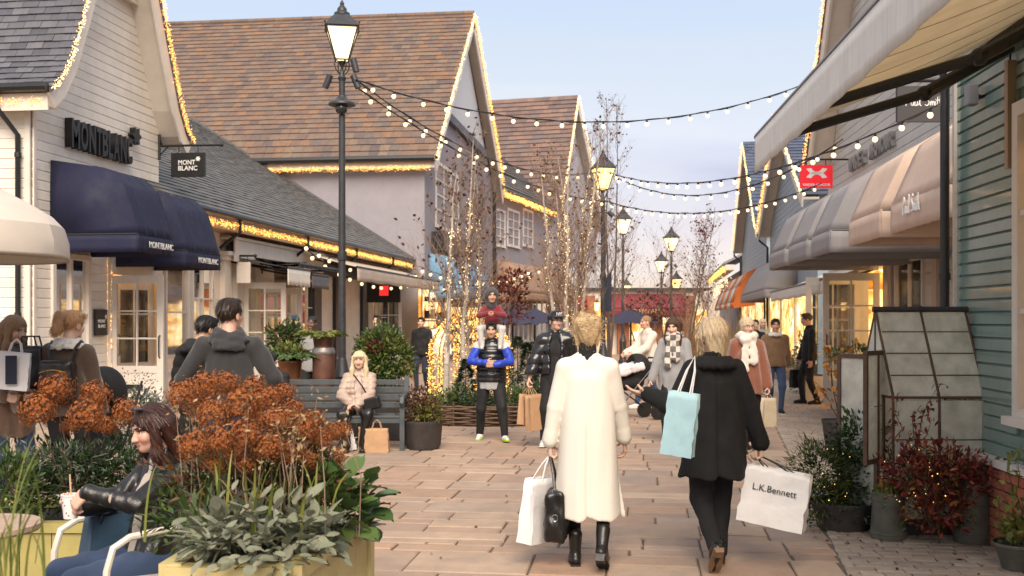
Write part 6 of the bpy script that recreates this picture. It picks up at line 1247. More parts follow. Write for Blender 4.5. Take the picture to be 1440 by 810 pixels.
lb = paper_bag(Vector((hr.x + .06,hr.y - .12,hr.z - .45)),.43,.38,.20,R(-16),m_pvc,'large white carrier bag with thin black capitals held by the black coat',tilt=(9,-4),handles=(hr.x,hr.y,hr.z),hm=c_leather,text=[('L.K.Bennett',.64,.042,0)],crumple=.0055,flare=.02)
sl = pb.w((-.12,-.17,1.19)); bbg = paper_bag(W3(952,640,6.72),.20,.40,.10,R(8) + R(-24),m_bluep,'pale blue paper carrier hanging on white cord down the black coat',tilt=(7,0),handles=tuple(pb.w((-.15,-.09,1.47))),hm=m_paper)
mb = MB();
# ---- 3. seated woman with a cup, foreground
CR = 142; seat = GD(188,5.3); pc = Person(seat + Vector((0,0,0)),CR,1.66,'seated woman with dark auburn hair and black leather jacket stirring a spotted cup',dict(pel=(0,-.10,.51),lean=-7,footR=(.10,.46,0,0,0),footL=(-.02,.52,0,0,0),kneeR=(.05,.3,1),kneeL=(-.05,.3,1),handR=(.10,.25,.80),handL=(-.05,.27,.90),elbowR=(.7,-.5,-.6),elbowL=(-.8,-.4,-.5),hdR=(-.55,.75,.15),hnR=(-.3,.3,.6),hdL=(.35,.55,-.65),hnL=(.3,-.5,-.4),curlR=.75,curlL=.8,head=(-8,14,0)),vox=.009,skin='pink')
pc.body(brow=(.05,.02,.015),lip=(.42,.14,.12),hv=.0045); pc.hair('long',h_auburn,L=.16,amp=.0025,back=True)
pc.top(c_knit,'jumper',.010,-.12,.01,fold=.005,collar=False); pc.top(c_leather,'jacket',.025,-.06,.01,.0,fold=.006,opening=.07,collar=True,wl=.07,deep=.2,k=.03)
pc.trousers(c_jean,.012,fold=.007); pc.shoes(c_leather)
mb = MB()
for q in (1,-1): mb.ball(pc.H((q * .034,.055,.125)),(.030,.022,.010),10,6)
mb.tube([pc.H((.06,.04,.125)),pc.H((.085,-.03,.06))],.004,5); mb.tube([pc.H((-.06,.04,.125)),pc.H((-.085,-.03,.06))],.004,5); o = mb.build('sunglasses',mat('smoked lens',(.02,.02,.022),.15,0,coat=.5),None,smooth=True); o.parent = pc.root
cpt = pc.w((.035,.315,.815)); cup = thing('cup',cpt,'white paper cup with dark red spots held by the seated woman','cup'); mb = MB(); mb.lathe([(.032,-.05),(.043,.058),(.046,.060),(.046,.066),(.041,.066),(.036,.0)],cpt,20); mb.build('cup_body',m_paper,cup,smooth=True); mb = MB(); rg = random.Random(3)
for i in range(26): a = 2 * math.pi * i / 26 * 3.1; z_ = -.035 + .085 * ((i * 7) % 26) / 26; r_ = .0325 + .011 * (z_ + .05) / .108 + .0006; mb.ball(cpt + Vector((r_ * math.cos(a),r_ * math.sin(a),z_)),.0035,6,4)
mb.build('spot',mat('dark red print',(.16,.02,.03),.6,0),cup)['kind'] = 'stuff'
hlp = pc.w(pc.J['wrL'] + np.array([.03,.06,-.05])); st_ = thing('stirring_stick',cpt + Vector((0,0,.05)),'thin pale wooden stick standing in the spotted cup','stick'); mb = MB(); mb.tube([cpt + Vector((.005,0,.0)),cpt.lerp(hlp,.0) + Vector((-.008,.006,.16))],.004,5); mb.build('stick',mat('birch stick',(.55,.38,.24),.7,.1),st_)
# her chair
ch = thing('chair',seat,'cream metal armchair with rounded tube arms under the seated woman','chair'); wc = lambda q: seat + Matrix.Rotation(R(CR),3,'Z') @ Vector(q); m_ch = mat('cream enamel',(.66,.60,.52),.35,.05,coat=.2)
for sg in (-1,1):
 mb = MB(); x = sg * .30; mb.tube([wc((x,-.30,0)),wc((x,-.27,.40)),wc((x,-.25,.62)),wc((x,-.20,.67)),wc((x,.0,.67)),wc((x,.16,.66)),wc((x,.24,.62)),wc((x,.27,.52)),wc((x,.29,0))],.017,8); mb.build('arm_frame',m_ch,ch,smooth=True)
mb = MB(); mb.tube([wc((-.285,-.24,.50)),wc((-.27,-.31,.80)),wc((-.2,-.34,.86)),wc((.2,-.34,.86)),wc((.27,-.31,.80)),wc((.285,-.24,.50))],.016,8); mb.build('back_frame',m_ch,ch,smooth=True)
for k in range(5): mb = MB(); x = -.18 + .09 * k; mb.hexa([wc(q) for q in [(x - .03,-.25,.44),(x + .03,-.25,.44),(x + .03,-.245,.44),(x - .03,-.245,.44),(x - .03,-.34,.85),(x + .03,-.34,.85),(x + .03,-.335,.85),(x - .03,-.335,.85)]]); mb.build('slat',m_ch,ch)
mb = MB(); mb.hexa([wc(q) for q in [(-.27,-.26,.40),(.27,-.26,.40),(.26,.24,.42),(-.26,.24,.42),(-.27,-.26,.425),(.27,-.26,.425),(.26,.24,.445),(-.26,.24,.445)]]); mb.build('seat',m_ch,ch,bevel=.01)
bgp = wc((.22,-.02,.45)); tb = thing('handbag',bgp,'structured blue leather tote on the chair beside the seated woman','handbag'); m_bl = mat('slate blue leather',(.035,.075,.125),.45,.1,6,.3,140)
def tw_(q): return bgp + Matrix.Rotation(R(CR),3,'Z') @ Vector(q)
mb = MB(); mb.hexa([tw_(q) for q in [(-.06,-.17,0),(.07,-.17,0),(.07,.19,0),(-.06,.19,0),(-.03,-.14,.24),(.04,-.14,.24),(.04,.16,.24),(-.03,.16,.24)]]); mb.build('bag_body',m_bl,tb,bevel=.014)
for sg in (-.045,.055): mb = MB(); mb.tube([tw_((sg * .8,-.07,.20)),tw_((sg * 1.2,-.05,.28)),tw_((sg * 1.25,.02,.31)),tw_((sg * 1.2,.09,.28)),tw_((sg * .8,.11,.20))],.009,7); mb.build('handle',mat('navy piping',(.015,.02,.035),.4,.05),tb,smooth=True)
# ---- 4. charcoal hoodie man and puffer companion, left middle
pm = Person(GD(322,8.6),20,1.85,'man with short dark hair seen from behind in a charcoal hooded fleece',dict(handR=(.30,.12,.92),handL=(-.30,.12,.92),head=(-38,0,0),elbowR=(1,-.6,-.3),elbowL=(-1,-.6,-.3)),sex='m',vox=.012,skin='pink',build=1.12)
pm.body(brow=(.05,.03,.02)); pm.hair('short',h_dk,amp=.004); pm.top(c_char,'fleece',.030,-.06,0,.012,fold=.010,collar=False,wl=.13)
pm.mesh('hood',sdf([cap(pm.J['nb'] + np.array([.085 * math.cos(a),.08 * math.sin(a) - .02,.02 + .02 * math.cos(2 * a)]),pm.J['nb'] + np.array([.125 * math.cos(a),.115 * math.sin(a) - .04,-.035 - (.05 if math.sin(a) < -.5 else 0)]),.026,.028,None,.025) for a in np.linspace(R(-215),R(35),11)],.011,.03,(),folds(.006,.06,4)),c_char); pm.trousers(c_jean); pm.shoes(c_black)
pp = Person(GD(282,9.7),-12,1.72,'person with black hair in a black quilted coat beside the charcoal fleece',dict(handR=(.2,.2,.95),handL=(-.2,.2,.95),head=(-22,18,0)),sex='m',vox=.012,skin='tan'); pp.body(); pp.hair('short',h_black,amp=.005); pp.top(c_black,'coat',.045,-.35,.02,.018,quilted=.11,fold=.004); pp.mesh('hood',sdf([cap(pp.J['nb'] + np.array([.08 * math.cos(a),.07 * math.sin(a) - .03,.03]),pp.J['nb'] + np.array([.13 * math.cos(a),.12 * math.sin(a) - .05,-.03]),.035,.04,None,.03) for a in np.linspace(R(-215),R(35),9)],.012,.03,(),folds(.006,.06,4)),c_black); pp.trousers(c_navy); pp.shoes(c_black)
# ---- 5. ponytail woman with black backpack
po = Person(GD(97,9.3),8,1.76,'woman with a strawberry blond ponytail in a dark brown shearling jacket',dict(handR=(.24,.12,.86),handL=(-.26,.10,.86),head=(-28,8,0)),vox=.011); po.body(brow=(.3,.17,.1)); po.hair('pony',h_strawb,amp=.005); po.top(c_choc,'jacket',.045,-.10,.01,.02,fold=.009,collar=False)
po.mesh('shearling_collar',sdf([cap(po.J['nb'] + np.array([.085 * math.cos(a),.08 * math.sin(a) - .015,.02]),po.J['nb'] + np.array([.13 * math.cos(a),.115 * math.sin(a) - .02,-.03]),.024,.03,None,.02) for a in np.linspace(R(-215),R(35),10)],.010,.03,(),folds(.008,.03,4)),c_offw)
po.trousers(c_black); po.shoes(c_wleath)
bk = thing('backpack',po.w((0,-.2,1.2)),'small black leather backpack on the dark brown shearling jacket','backpack'); bc = po.w((-.01,-.215,1.15)); Rb = np.array(Matrix.Rotation(po.rz,3,'Z'))
V,F = sdf([bx(bc,(.105,.035,.13),.04,Rb),ell(np.array(bc) + Rb @ np.array([0,-.07,-.06]),(.10,.05,.085),Rb)],.011,.03,(),folds(.003,.08)); np_mesh('bag_body',V,F,c_leather,bk); mb = MB(); mb.tube([Vector(bc) + Matrix.Rotation(po.rz,3,'Z') @ Vector((x,-.085 - .015 * math.cos(x * 9),.055 + .035 * math.cos(x * 11))) for x in np.linspace(-.12,.12,9)],.004,5); mb.build('zip',mat('brass',(.5,.35,.12),.35,.1,metal=1),bk)
for sg in (-1,1): mb = MB(); mb.tube([po.w((sg * .09,-.17,1.30)),po.w((sg * .115,-.155,1.42)),po.w((sg * .125,-.05,1.475)),po.w((sg * .12,.06,1.44))],.013,6); mb.build('strap',c_leather,bk,smooth=True)
# ---- 6. long-haired young woman at the left edge
pl_ = Person(GD(14,9.4),-128,1.72,'young woman with long fair brown hair and brown shearling coat, cut by the edge',dict(handR=(.14,.26,1.04),handL=(-.10,.27,1.04),head=(24,16,0),curlR=.8,curlL=.8),vox=.011); pl_.body(brow=(.16,.1,.06)); pl_.hair('long',h_fair,L=.26); pl_.top(c_knit,'jumper',.018,-.08,collar=False); pl_.top(cloth('brown shearling',(.15,.09,.06),.9,.5,120,.4,.2,12),'coat',.042,-.28,.03,.02,opening=.08,fold=.008); pl_.trousers(c_jean,.014); pl_.shoes(c_wleath,c_rub)
q = pl_.w((.26,-.02,.80)); tb2 = thing('handbag',q,'large black tote on the arm of the woman with long fair brown hair','handbag'); V,F = sdf([bx(W3(44,515,9.3),(.11,.05,.15),.03,None)],.012,.03,(),folds(.006,.1,2)); np_mesh('bag_body',V,F,c_leather,tb2)
for sg in (-.04,.04): mb = MB(); cc = W3(44,515,9.3); mb.tube([cc + Vector((-.08,sg,.15)),cc + Vector((-.06,sg,.26)),cc + Vector((.05,sg,.26)),cc + Vector((.08,sg,.15))],.009,6); mb.build('handle',c_leather,tb2,smooth=True)
paper_bag(W3(16,548,9.0),.26,.32,.10,R(20),m_paper,'white and navy carrier held by the woman with long fair hair',tilt=(6,0)); ob = [o for o in S.objects if o.get('label') == 'white and navy carrier held by the woman with long fair hair'][0]; mb = MB(); cc = W3(16,548,9.0); mb.box(cc + Vector((.045,-.075,.17)),(.09,.004,.24),R(20)); mb.build('stripe',c_navy,ob)
# ---- 7. woman on the bench
BD = 13.85; bpos = GD(505,BD); pn = Person(bpos,188,1.68,'woman with long blond hair in a beige padded jacket sitting on the grey bench',dict(pel=(0,0,.50),lean=-6,footR=(.10,.50,0,0,4),footL=(-.10,.42,0,0,-4),kneeR=(.2,.3,1),kneeL=(-.2,.3,1),handR=(.08,.28,.64),handL=(-.02,.30,.62),elbowR=(.9,-.5,-.4),elbowL=(-.9,-.5,-.4),head=(0,2,0),hdR=(-.8,.5,-.1),hdL=(.8,.5,-.1),hnR=(0,0,-1),hnL=(0,0,-1)),vox=.013); pn.body(brow=(.25,.16,.09)); pn.hair('fringe',h_lblond,L=.30); pn.top(cloth('blush blouse',(.52,.40,.35),.8,.2),'blouse',.02,-.06,collar=False); pn.top(c_beige,'jacket',.045,-.08,.01,.015,quilted=.075,fold=.003,opening=.065,deep=.2); pn.trousers(c_leather,.016,fold=.008); pn.shoes(c_leather)
hbg = thing('handbag',pn.w((-.17,.22,.58)),'small black crossbody bag on the lap of the woman in beige','handbag'); V,F = sdf([bx(pn.w((-.20,.24,.62)),(.09,.05,.06),.02,np.array(Matrix.Rotation(R(-15),3,'Y')))],.011,.02); np_mesh('bag_body',V,F,c_leather,hbg); mb = MB(); mb.tube([pn.w(q) for q in [(-.16,.2,.68),(-.06,.165,.85),(.06,.13,1.0)]],.010,5); mb.build('strap',c_leather,hbg)
ps = Person(GD(392,13.8),150,1.70,'person in a dark hooded padded coat sitting at the end of the grey bench',dict(pel=(0,0,.50),lean=10,footR=(.10,.50,0,0,4),footL=(-.10,.42,0,0,-4),kneeR=(.2,.3,1),kneeL=(-.2,.3,1),handR=(.12,.38,.62),handL=(-.1,.38,.62),head=(30,20,0)),sex='m',vox=.016,skin='mid'); ps.body(); ps.hair('short',h_black); ps.top(c_black,'coat',.05,-.08,.01,.02,quilted=.11); ps.trousers(c_navy); ps.shoes(c_black)
# ---- 8. man carrying a child on his shoulders
gm_ = G(691,619); pf = Person(gm_,186,1.66,'man in a black padded gilet with royal blue sleeves carrying a child on his shoulders',walk(-1,.13,.0,handR=(.07,.27,1.14),handL=(-.07,.29,1.11),elbowR=(1.3,-.1,-.5),elbowL=(-1.3,-.1,-.5),hdR=(-1,.2,0),hdL=(1,.2,0),hnR=(0,-1,0),hnL=(0,-1,0),footL=(-.20,.18,0,-6,-14),footR=(.17,-.12,0,4,10),head=(0,4,0)),sex='m',vox=.013,skin='tan',build=1.12); pf.body(brow=(.02,.015,.01)); pf.hair('short',h_black)
pf.top(c_royal,'sleeves',.024,.10,0,.010,fold=.008,collar=False); pf.top(c_lgrey,'shirt',.026,-.17,.02,sleeves=False,collar=False); pf.top(c_puff,'gilet',.044,-.06,0,sleeves=False,quilted=.085,fold=.003,collar=False); pf.mesh('shoulder_panel',sdf([cap(pf.J['sh' + s_] * .75 + pf.J['nb'] * .25 + np.array([0,0,.02]),pf.J['sh' + s_] * .92 + pf.J['el' + s_] * .08,.075,.085) for s_ in 'RL'],.013,.02,(),folds(.006,.08)),c_offw); pf.trousers(c_black,.016); pf.shoes(c_wleath,c_lime,sole=.03)
sw_ = thing('person',gm_,'x','person'); bpy.data.objects.remove(sw_)
ck = Person(pf.w((0,-.125,1.64)) - Vector((0,0,.62 * 1.02 / 1.75)),186,1.02,'child in a dark red top and grey hood riding on a man\'s shoulders',dict(pel=(0,0,.62),lean=6,footR=(.21,.42,.10,-10,0),footL=(-.21,.42,.10,-10,0),kneeR=(.5,1,.7),kneeL=(-.5,1,.7),handR=(.08,.36,.95),handL=(-.08,.36,.95),elbowR=(1,-.3,-.4),elbowL=(-1,-.3,-.4),hdR=(-.7,.6,-.2),hdL=(.7,.6,-.2),head=(10,0,0)),sex='m',vox=.015,skin='tan',build=.95,hs=1.5)
ck.body(brow=(.03,.02,.015),hv=.008); ck.top(c_red,'top',.035,-.02,0,.02,fold=.008); ck.trousers(cloth('pale grey joggers',(.52,.50,.47),.9,.3),.024); ck.shoes(c_wleath,c_rub); ck.mesh('hood',sdf([ck.he((0,-.02,.03),(.115,.125,.115)),ck.hcp((0,-.05,-.05),(0,-.04,-.15),.10,.09)],.012,.03,[ck.he((0,.13,-.015),(.066,.115,.086),.012)],folds(.004,.08)),cloth('dark grey jersey',(.055,.05,.055),.9,.3))
# ---- 9. capped person in shiny puffer with two paper bags
gq = G(781,627); pq = Person(gq,184,1.80,'person in a black cap and shiny black puffer jacket carrying kraft paper bags',walk(-1,.20,.04,handR=(.33,.10,.86),elbowR=(.8,-1,0),handL=(-.24,-.12,.85),head=(28,0,0),footR=(.14,.10,0,-4,10),footL=(-.04,-.24,.05,30,0),curlR=.9),sex='f',vox=.012,skin='fair',build=1.05); pq.body(brow=(.03,.02,.02)); pq.hair('short',h_black)
pq.top(c_black,'top',.020,-.12,.01,collar=False,sleeves=False); pq.top(c_puff,'jacket',.058,-.0,0,.03,quilted=.13,fold=.006,opening=.085,deep=.15); pq.trousers(c_black,.010); pq.shoes(c_wleath,c_rub)
def capm(p,m): p.mesh('cap',sdf([p.he((0,-.012,.055),(.090,.106,.082)),bx(p.H((0,.125,.052)),(.055,.05,.002),.006,p.Rh)],p.vox * .5,.02,[p.he((0,.0,-.05),(.2,.2,.09),.01)]),m)
capm(pq,cloth('black cap cotton',(.012,.012,.015),.8,.2)); text3d('NY',pq.w(pq.H((0,.097,.088))),Vector(pq.w((0,0,0)) - pq.w((1,0,0))) * -1 if 0 else (Matrix.Rotation(pq.rz,3,'Z') @ Vector(pq.Rh @ np.array([-1.,0,0]))) * -1 if 0 else (Matrix.Rotation(pq.rz,3,'Z') @ Vector(pq.Rh @ np.array([-1.,0,0]))),(0,0,1),.045,m_text_w,pq.root,'badge',.002,.02).parent = None
for o in list(S.objects):
 if o.name.startswith('badge') and o.parent is None:
  wv = np.empty(len(o.data.vertices) * 3,np.float32); o.data.vertices.foreach_get('co',wv); wv = wv.reshape(-1,3) + np.array(pq.loc); Mi = np.array(Matrix.Rotation(-pq.rz,3,'Z')); wv = ((wv - np.array(pq.loc)) @ Mi.T) / pq.k; o.data.vertices.foreach_set('co',wv.astype(np.float32).ravel()); o.parent = pq.root
hq = pq.w(pq.J['wrR'] + np.array([0,.02,-.08])); paper_bag(Vector((hq.x - .07,hq.y + .02,hq.z - .52)),.22,.40,.10,R(65),m_kraft,'taller kraft paper bag in the hand of the capped person',tilt=(4,0),handles=tuple(hq)); paper_bag(Vector((hq.x + .08,hq.y - .05,hq.z - .58)),.24,.46,.12,R(50),m_kraft,'nearer kraft paper bag in the hand of the capped person',tilt=(-4,0),handles=tuple(hq))
# ---- 10. scarf woman, pram father, pram
gs = GD(948,14.5); pk_ = Person(gs,168,1.72,'woman with dark brown hair, grey coat and checked scarf',walk(1,.2,.0,head=(-4,12,0),handR=(.3,.12,.85)),vox=.013); pk_.body(brow=(.04,.02,.015)); pk_.hair('long',h_brown,L=.16); pk_.top(c_grey,'coat',.045,-.30,.03,.012,fold=.008); pk_.trousers(c_black); pk_.shoes(c_wleath,c_rub)
m_chk = bpy.data.materials.new('check wool'); m_chk.use_nodes = True; n_ = m_chk.node_tree.nodes; l_ = m_chk.node_tree.links; ckn = n_.new('ShaderNodeTexChecker'); ckn.inputs['Scale'].default_value = 13; ckn.inputs[1].default_value = (.55,.50,.44,1); ckn.inputs[2].default_value = (.12,.11,.105,1); g_ = n_.new('ShaderNodeNewGeometry'); l_.new(g_.outputs['Position'],ckn.inputs[0]); l_.new(ckn.outputs[0],n_['Principled BSDF'].inputs['Base Color']); n_['Principled BSDF'].inputs['Roughness'].default_value = .95
pk_.scarf(m_chk,True,.058)
gj = G(914,574); pj = Person(gj,118,1.76,'man in a cream fleece pushing a black pram',walk(1,.22,.03,handR=(.16,.42,1.02),handL=(-.16,.42,1.02),elbowR=(.5,-1,-.5),elbowL=(-.5,-1,-.5),lean=6),sex='m',vox=.016,skin='pink'); pj.body(brow=(.2,.1,.05)); pj.hair('crop',h_fair); pj.top(c_cream,'fleece',.05,-.05,0,.02,fold=.008); pj.trousers(c_jean,.014); pj.shoes(c_wleath,c_rub)
gp = G(884,590); pr_ = thing('pram',gp,'black pram with hood and pale blanket in front of the man in cream','pram'); Rp = Matrix.Rotation(R(118),3,'Z'); pt = lambda q: gp + Rp @ Vector(q)
V,F = sdf([cap((0,-.1,.62),(0,.32,.60),.17,.15,(1,1,.8)),ell((0,-.15,.86),(.20,.24,.24))],.018,.04,[ell((0,.12,.92),(.18,.24,.2),None,.02)]); V = np.array([pt(v) for v in V]); np_mesh('carrycot',V,F,c_black,pr_)
for sg in (-1,1):
 mb = MB(); mb.tube([pt((sg * .2,.34,.14)),pt((sg * .19,-.05,.55)),pt((sg * .2,-.48,1.02))],.014,6); mb.tube([pt((sg * .22,-.40,.18)),pt((sg * .19,.1,.52))],.014,6); mb.build('frame',m_black,pr_,smooth=True)
 for y_,r_ in ((.36,.09),(-.42,.13)): mb = MB(); mb.tube([pt((sg * .24 - .018,y_,r_)),pt((sg * .24 + .018,y_,r_))],r_,16); mb.build('wheel',m_black,pr_,smooth=True)
mb = MB(); mb.tube([pt((-.2,-.48,1.02)),pt((.2,-.48,1.02))],.018,6); mb.build('handlebar',m_black,pr_)
bl = thing('blanket',pt((0,.1,.85)),'white and pink folded blanket on the pram','blanket'); V,F = sdf([bx((0,.06,.84),(.20,.22,.03),.04,np.array(Matrix.Rotation(R(-14),3,'X')))],.016,.02,(),folds(.012,.12)); np_mesh('cloth',np.array([pt(v) for v in V]),F,cloth('white blanket',(.66,.60,.62),.9,.4),bl)
# ---- 11. right-hand strollers
gt = G(1050,634); pt_ = Person(gt,186,1.72,'woman with glasses, white scarf and rust teddy coat',walk(1,.2,.03,head=(14,0,0),handL=(-.26,.08,.80),curlL=.9),vox=.012); pt_.body(brow=(.3,.2,.12),glasses=True); pt_.hair('bun',h_lblond); pt_.top(c_teddy,'coat',.055,-.18,.02,.02,fold=.008); pt_.trousers(c_black); pt_.shoes(c_leather); pt_.scarf(c_cream,True,.062)
hh = pt_.w(pt_.J['wrL'] + np.array([0,.02,-.09])); paper_bag(hh + Vector((.0,0,-.42)),.22,.36,.09,R(40),mat('cream paper',(.56,.46,.33),.7,.08),'cream paper bag held by the woman in the rust teddy coat',tilt=(3,0),handles=tuple(hh))
gb = G(1090,581); pbm = Person(gb,184,1.70,'man in a brown jacket with cream collar and blue jeans',walk(-1,.16,.03,head=(0,0,0)),sex='m',vox=.015,skin='tan'); pbm.body(brow=(.03,.02,.015)); pbm.hair('short',h_black); pbm.top(c_brown,'jacket',.045,-.06,0,.02,fold=.008,collar=False); pbm.mesh('fleece_collar',sdf([cap(pbm.J['nb'] + np.array([.075 * math.cos(a),.07 * math.sin(a),.025]),pbm.J['nb'] + np.array([.115 * math.cos(a),.11 * math.sin(a),-.02]),.022,.028,None,.02) for a in np.linspace(R(-260),R(80),13)],.012,.025),c_offw); pbm.trousers(c_jean); pbm.shoes(c_black,c_rub)
gd = G(1138,568); pd_ = Person(gd,95,1.80,'man in black with short hair standing by the white doors holding a bag',dict(head=(0,8,0),handR=(.24,.14,.84),footR=(.1,.1,0,0,5),footL=(-.1,-.12,0,0,-5)),sex='m',vox=.017,skin='pink'); pd_.body(brow=(.06,.04,.02)); pd_.hair('short',h_brown); pd_.top(c_black,'coat',.035,-.10,0,.01); pd_.trousers(c_black); pd_.shoes(c_black)
hh = pd_.w(pd_.J['wrR'] + np.array([0,.02,-.08])); paper_bag(Vector((hh.x - .05,hh.y - .05,hh.z - .50)),.26,.36,.12,R(30),c_black,'black carrier bag held by the man by the white doors',handles=tuple(hh))
# ---- 12. farther figures
def far(px,D,face,H,label,topm,trm,hairm,style='short',sex='m',skin='fair',pose=None,vox=.022,hat=None,th=.04,hem=-.1,grp=None):
 p = Person(GD(px,D),face,H,label,pose or walk(1,.16,.02),grp,vox,sex,skin); p.body(hv=.011);
 if hat: p.mesh('hat',sdf([p.he((0,-.012,.055),(.092,.106,.085))],.012,.02,[p.he((0,0,-.055),(.2,.2,.09),.01)]),hat)
 else: p.hair(style,hairm)
 p.top(topm,'jacket',th,hem,.01,.012); p.trousers(trm,.016); p.shoes(c_black); return p
pz = far(593,25,176,1.74,'bearded man in a black jacket carrying a kraft bag by the amber window',c_black,c_navy,h_black);
hh = pz.w(pz.J['wrR'] + np.array([0,.02,-.08])); paper_bag(Vector((hh.x - .05,hh.y,hh.z - .55)),.26,.42,.12,R(20),m_kraft,'kraft paper bag carried by the bearded man in black',handles=tuple(hh))
far(618,25.6,190,1.72,'man in a white shirt and dark jacket half hidden behind lit birch trunks',c_wht,cloth('stone chinos',(.4,.33,.26),.9,.2),h_dk,skin='dark')
far(415,19,170,1.76,'man in a navy beanie among the potted plants',c_navy,c_navy,h_black,hat=cloth('navy knit',(.02,.03,.07),.9,.6,90),skin='fair')
far(440,17.5,175,1.74,'man in a pale grey jacket behind the tall churn',c_grey,c_black,h_black,'crop',skin='dark')
far(531,22,172,1.78,'dark haired passer-by mostly hidden behind the big leafy planter',c_black,c_navy,h_black)
far(1062,24,184,1.68,'child in dark clothes walking behind the rust teddy coat',c_black,c_navy,h_dk)
far(1072,27,182,1.70,'blond passer-by far down the right side of the street',c_lgrey,c_jean,h_lblond,'long','f')
mq = Person(FL.p(FL.up(241),-.75,.25),80,1.82,'dark shop mannequin in a pale top behind the doorway glass',dict(head=(0,0,0)),sex='m',vox=.018,skin='dark'); mq.root.name = 'mannequin'; mq.root['category'] = 'mannequin'; mq.body(brow=(.05,.03,.02)); mq.top(c_offw,'top',.03,-.1); mq.trousers(c_black)
# ================================================================== plants
def unit(v): return v / np.maximum(np.linalg.norm(v,axis=-1,keepdims=True),1e-9)
_LS = {'pt': [(0,0,0),(-.5,.42,.0),(0,.45,-.10),(.5,.42,.0),(0,1,-.06)],'rd': [(0,0,0),(-.42,.25,.02),(-.5,.62,.03),(0,1,-.10),(.5,.62,.03),(.42,.25,.02),(0,.45,-.07)]}
_LF = {'pt': [(0,2,4,1),(0,3,4,2)],'rd': [(0,6,2,1),(6,3,2,6),(0,5,4,6),(6,4,3,6)]}
def leafset(P,D,size,asp,shape='pt',rng=RNG,curl=0.):
 n = len(P); D = unit(D); a = rng.normal(size=(n,3)) * .8 + np.array([0,0,1.2]); N = unit(a - D * (a * D).sum(1,keepdims=True)); T = np.cross(D,N); L = size * rng.uniform(.6,1.25,(n,1)); base = np.array(_LS[shape]); V = []
 for x,y,z in base: V.append(P + T * (x * L * asp) + D * (y * L) + N * ((z * 1.0 - curl * y * y) * L))
 V = np.stack(V,1).reshape(-1,3); k = len(base)
 f = np.array([(0,2,4,1),(0,3,4,2)]) if shape == 'pt' else np.array([(0,6,2,1),(6,3,3,2),(0,5,4,6),(6,4,3,3)])
 if shape == 'rd': f = np.array([(0,6,2,1),(0,5,4,6),(6,4,3,2)])
 F = (f[None] + (np.arange(n) * k)[:,None,None]).reshape(-1,4); return V,F
def blob(c,r,n,rng=RNG,hollow=.45):
 d = unit(rng.normal(size=(n,3))); q = rng.uniform(hollow ** 3,1,(n,1)) ** (1 / 3); lump = 1 + .22 * np.sin(d[:,:1] * 5 + d[:,2:] * 4 + c[0] * 9) + .15 * np.sin(d[:,1:2] * 8 + c[1] * 5); return np.array(c) + d * q * lump * np.array(r),d
def segs_mesh(S_,n=4):
 """segments (p0, p1, r0, r1) -> prisms"""
 A = np.array([s[0] for s in S_],float); B = np.array([s[1] for s in S_],float); ra = np.array([s[2] for s in S_])[:,None]; rb = np.array([s[3] for s in S_])[:,None]
 d = unit(B - A); up = np.where(np.abs(d[:,2:3]) < .9,np.array([[0,0,1.]]),np.array([[1.,0,0]])); a = unit(np.cross(d,up)); b = np.cross(d,a); V = []
 for P_,r in ((A,ra),(B,rb)):
  for j in range(n): w = 2 * np.pi * j / n; V.append(P_ + (a * np.cos(w) + b * np.sin(w)) * r)
 V = np.stack(V,1).reshape(-1,3); f = np.array([(j,(j + 1) % n,n + (j + 1) % n,n + j) for j in range(n)]); F = (f[None] + (np.arange(len(S_)) * 2 * n)[:,None,None]).reshape(-1,4); return V,F
def leafmat(n,cols,rough=.5,tr=.22): return mat(n,(1,1,1),rough,.15,9,.15,60,rnd=cols,src='isl',trans=tr,spec=.4)
L_dark = leafmat('dark green leaves',[(.018,.040,.014),(.030,.062,.020),(.045,.085,.026),(.022,.05,.02)]); L_mid = leafmat('mid green leaves',[(.045,.085,.022),(.075,.125,.032),(.11,.16,.045),(.035,.07,.02)]); L_yel = leafmat('yellow green leaves',[(.10,.14,.03),(.17,.20,.04),(.24,.23,.05),(.07,.11,.025)])
L_sage = leafmat('sage leaves',[(.115,.135,.10),(.16,.18,.135),(.20,.215,.165),(.09,.115,.075)],.75); L_silver = leafmat('silver leaves',[(.27,.29,.26),(.36,.37,.34),(.19,.22,.18)],.7); L_red = leafmat('red leaves',[(.095,.018,.016),(.15,.03,.025),(.20,.05,.032),(.06,.014,.014)]); L_brn = leafmat('brown leaves',[(.10,.045,.022),(.15,.06,.03),(.07,.03,.018),(.12,.08,.03)]); L_amber = leafmat('amber leaves',[(.36,.16,.03),(.28,.10,.02),(.42,.22,.05)])
m_stem = mat('brown stems',(.085,.05,.03),.8,.2,20); m_gstem = mat('green stems',(.09,.12,.04),.7,.2,20); m_bark = mat('birch bark',(.46,.40,.34),.8,.35,22,.4,60,stretch=(1,1,4)); m_twig = mat('brown twigs',(.27,.18,.13),.8,.2,30); m_bark2 = mat('grey brown bark',(.13,.095,.075),.85,.25,20,.4,60)
def foliage(root,name,blobs,n,size,asp,m,shape='pt',up=.5,hollow=.45,curl=.1,seed=0):
 r = np.random.default_rng(seed + 17); V = []; F = []; o = 0; w = np.array([b[1][0] * b[1][1] * b[1][2] for b in blobs]) ** (2 / 3); w = w / w.sum()
 for (c,rad),q in zip(blobs,w):
  P,d = blob(c,rad,max(6,int(n * q)),r,hollow); v,f = leafset(P,d + r.normal(size=d.shape) * .55 + np.array([0,0,up]),size,asp,shape,r,curl); V.append(v); F.append(f + o); o += len(v)
 return np_mesh(name,np.concatenate(V),np.concatenate(F),m,root,smooth=True,kind='stuff')
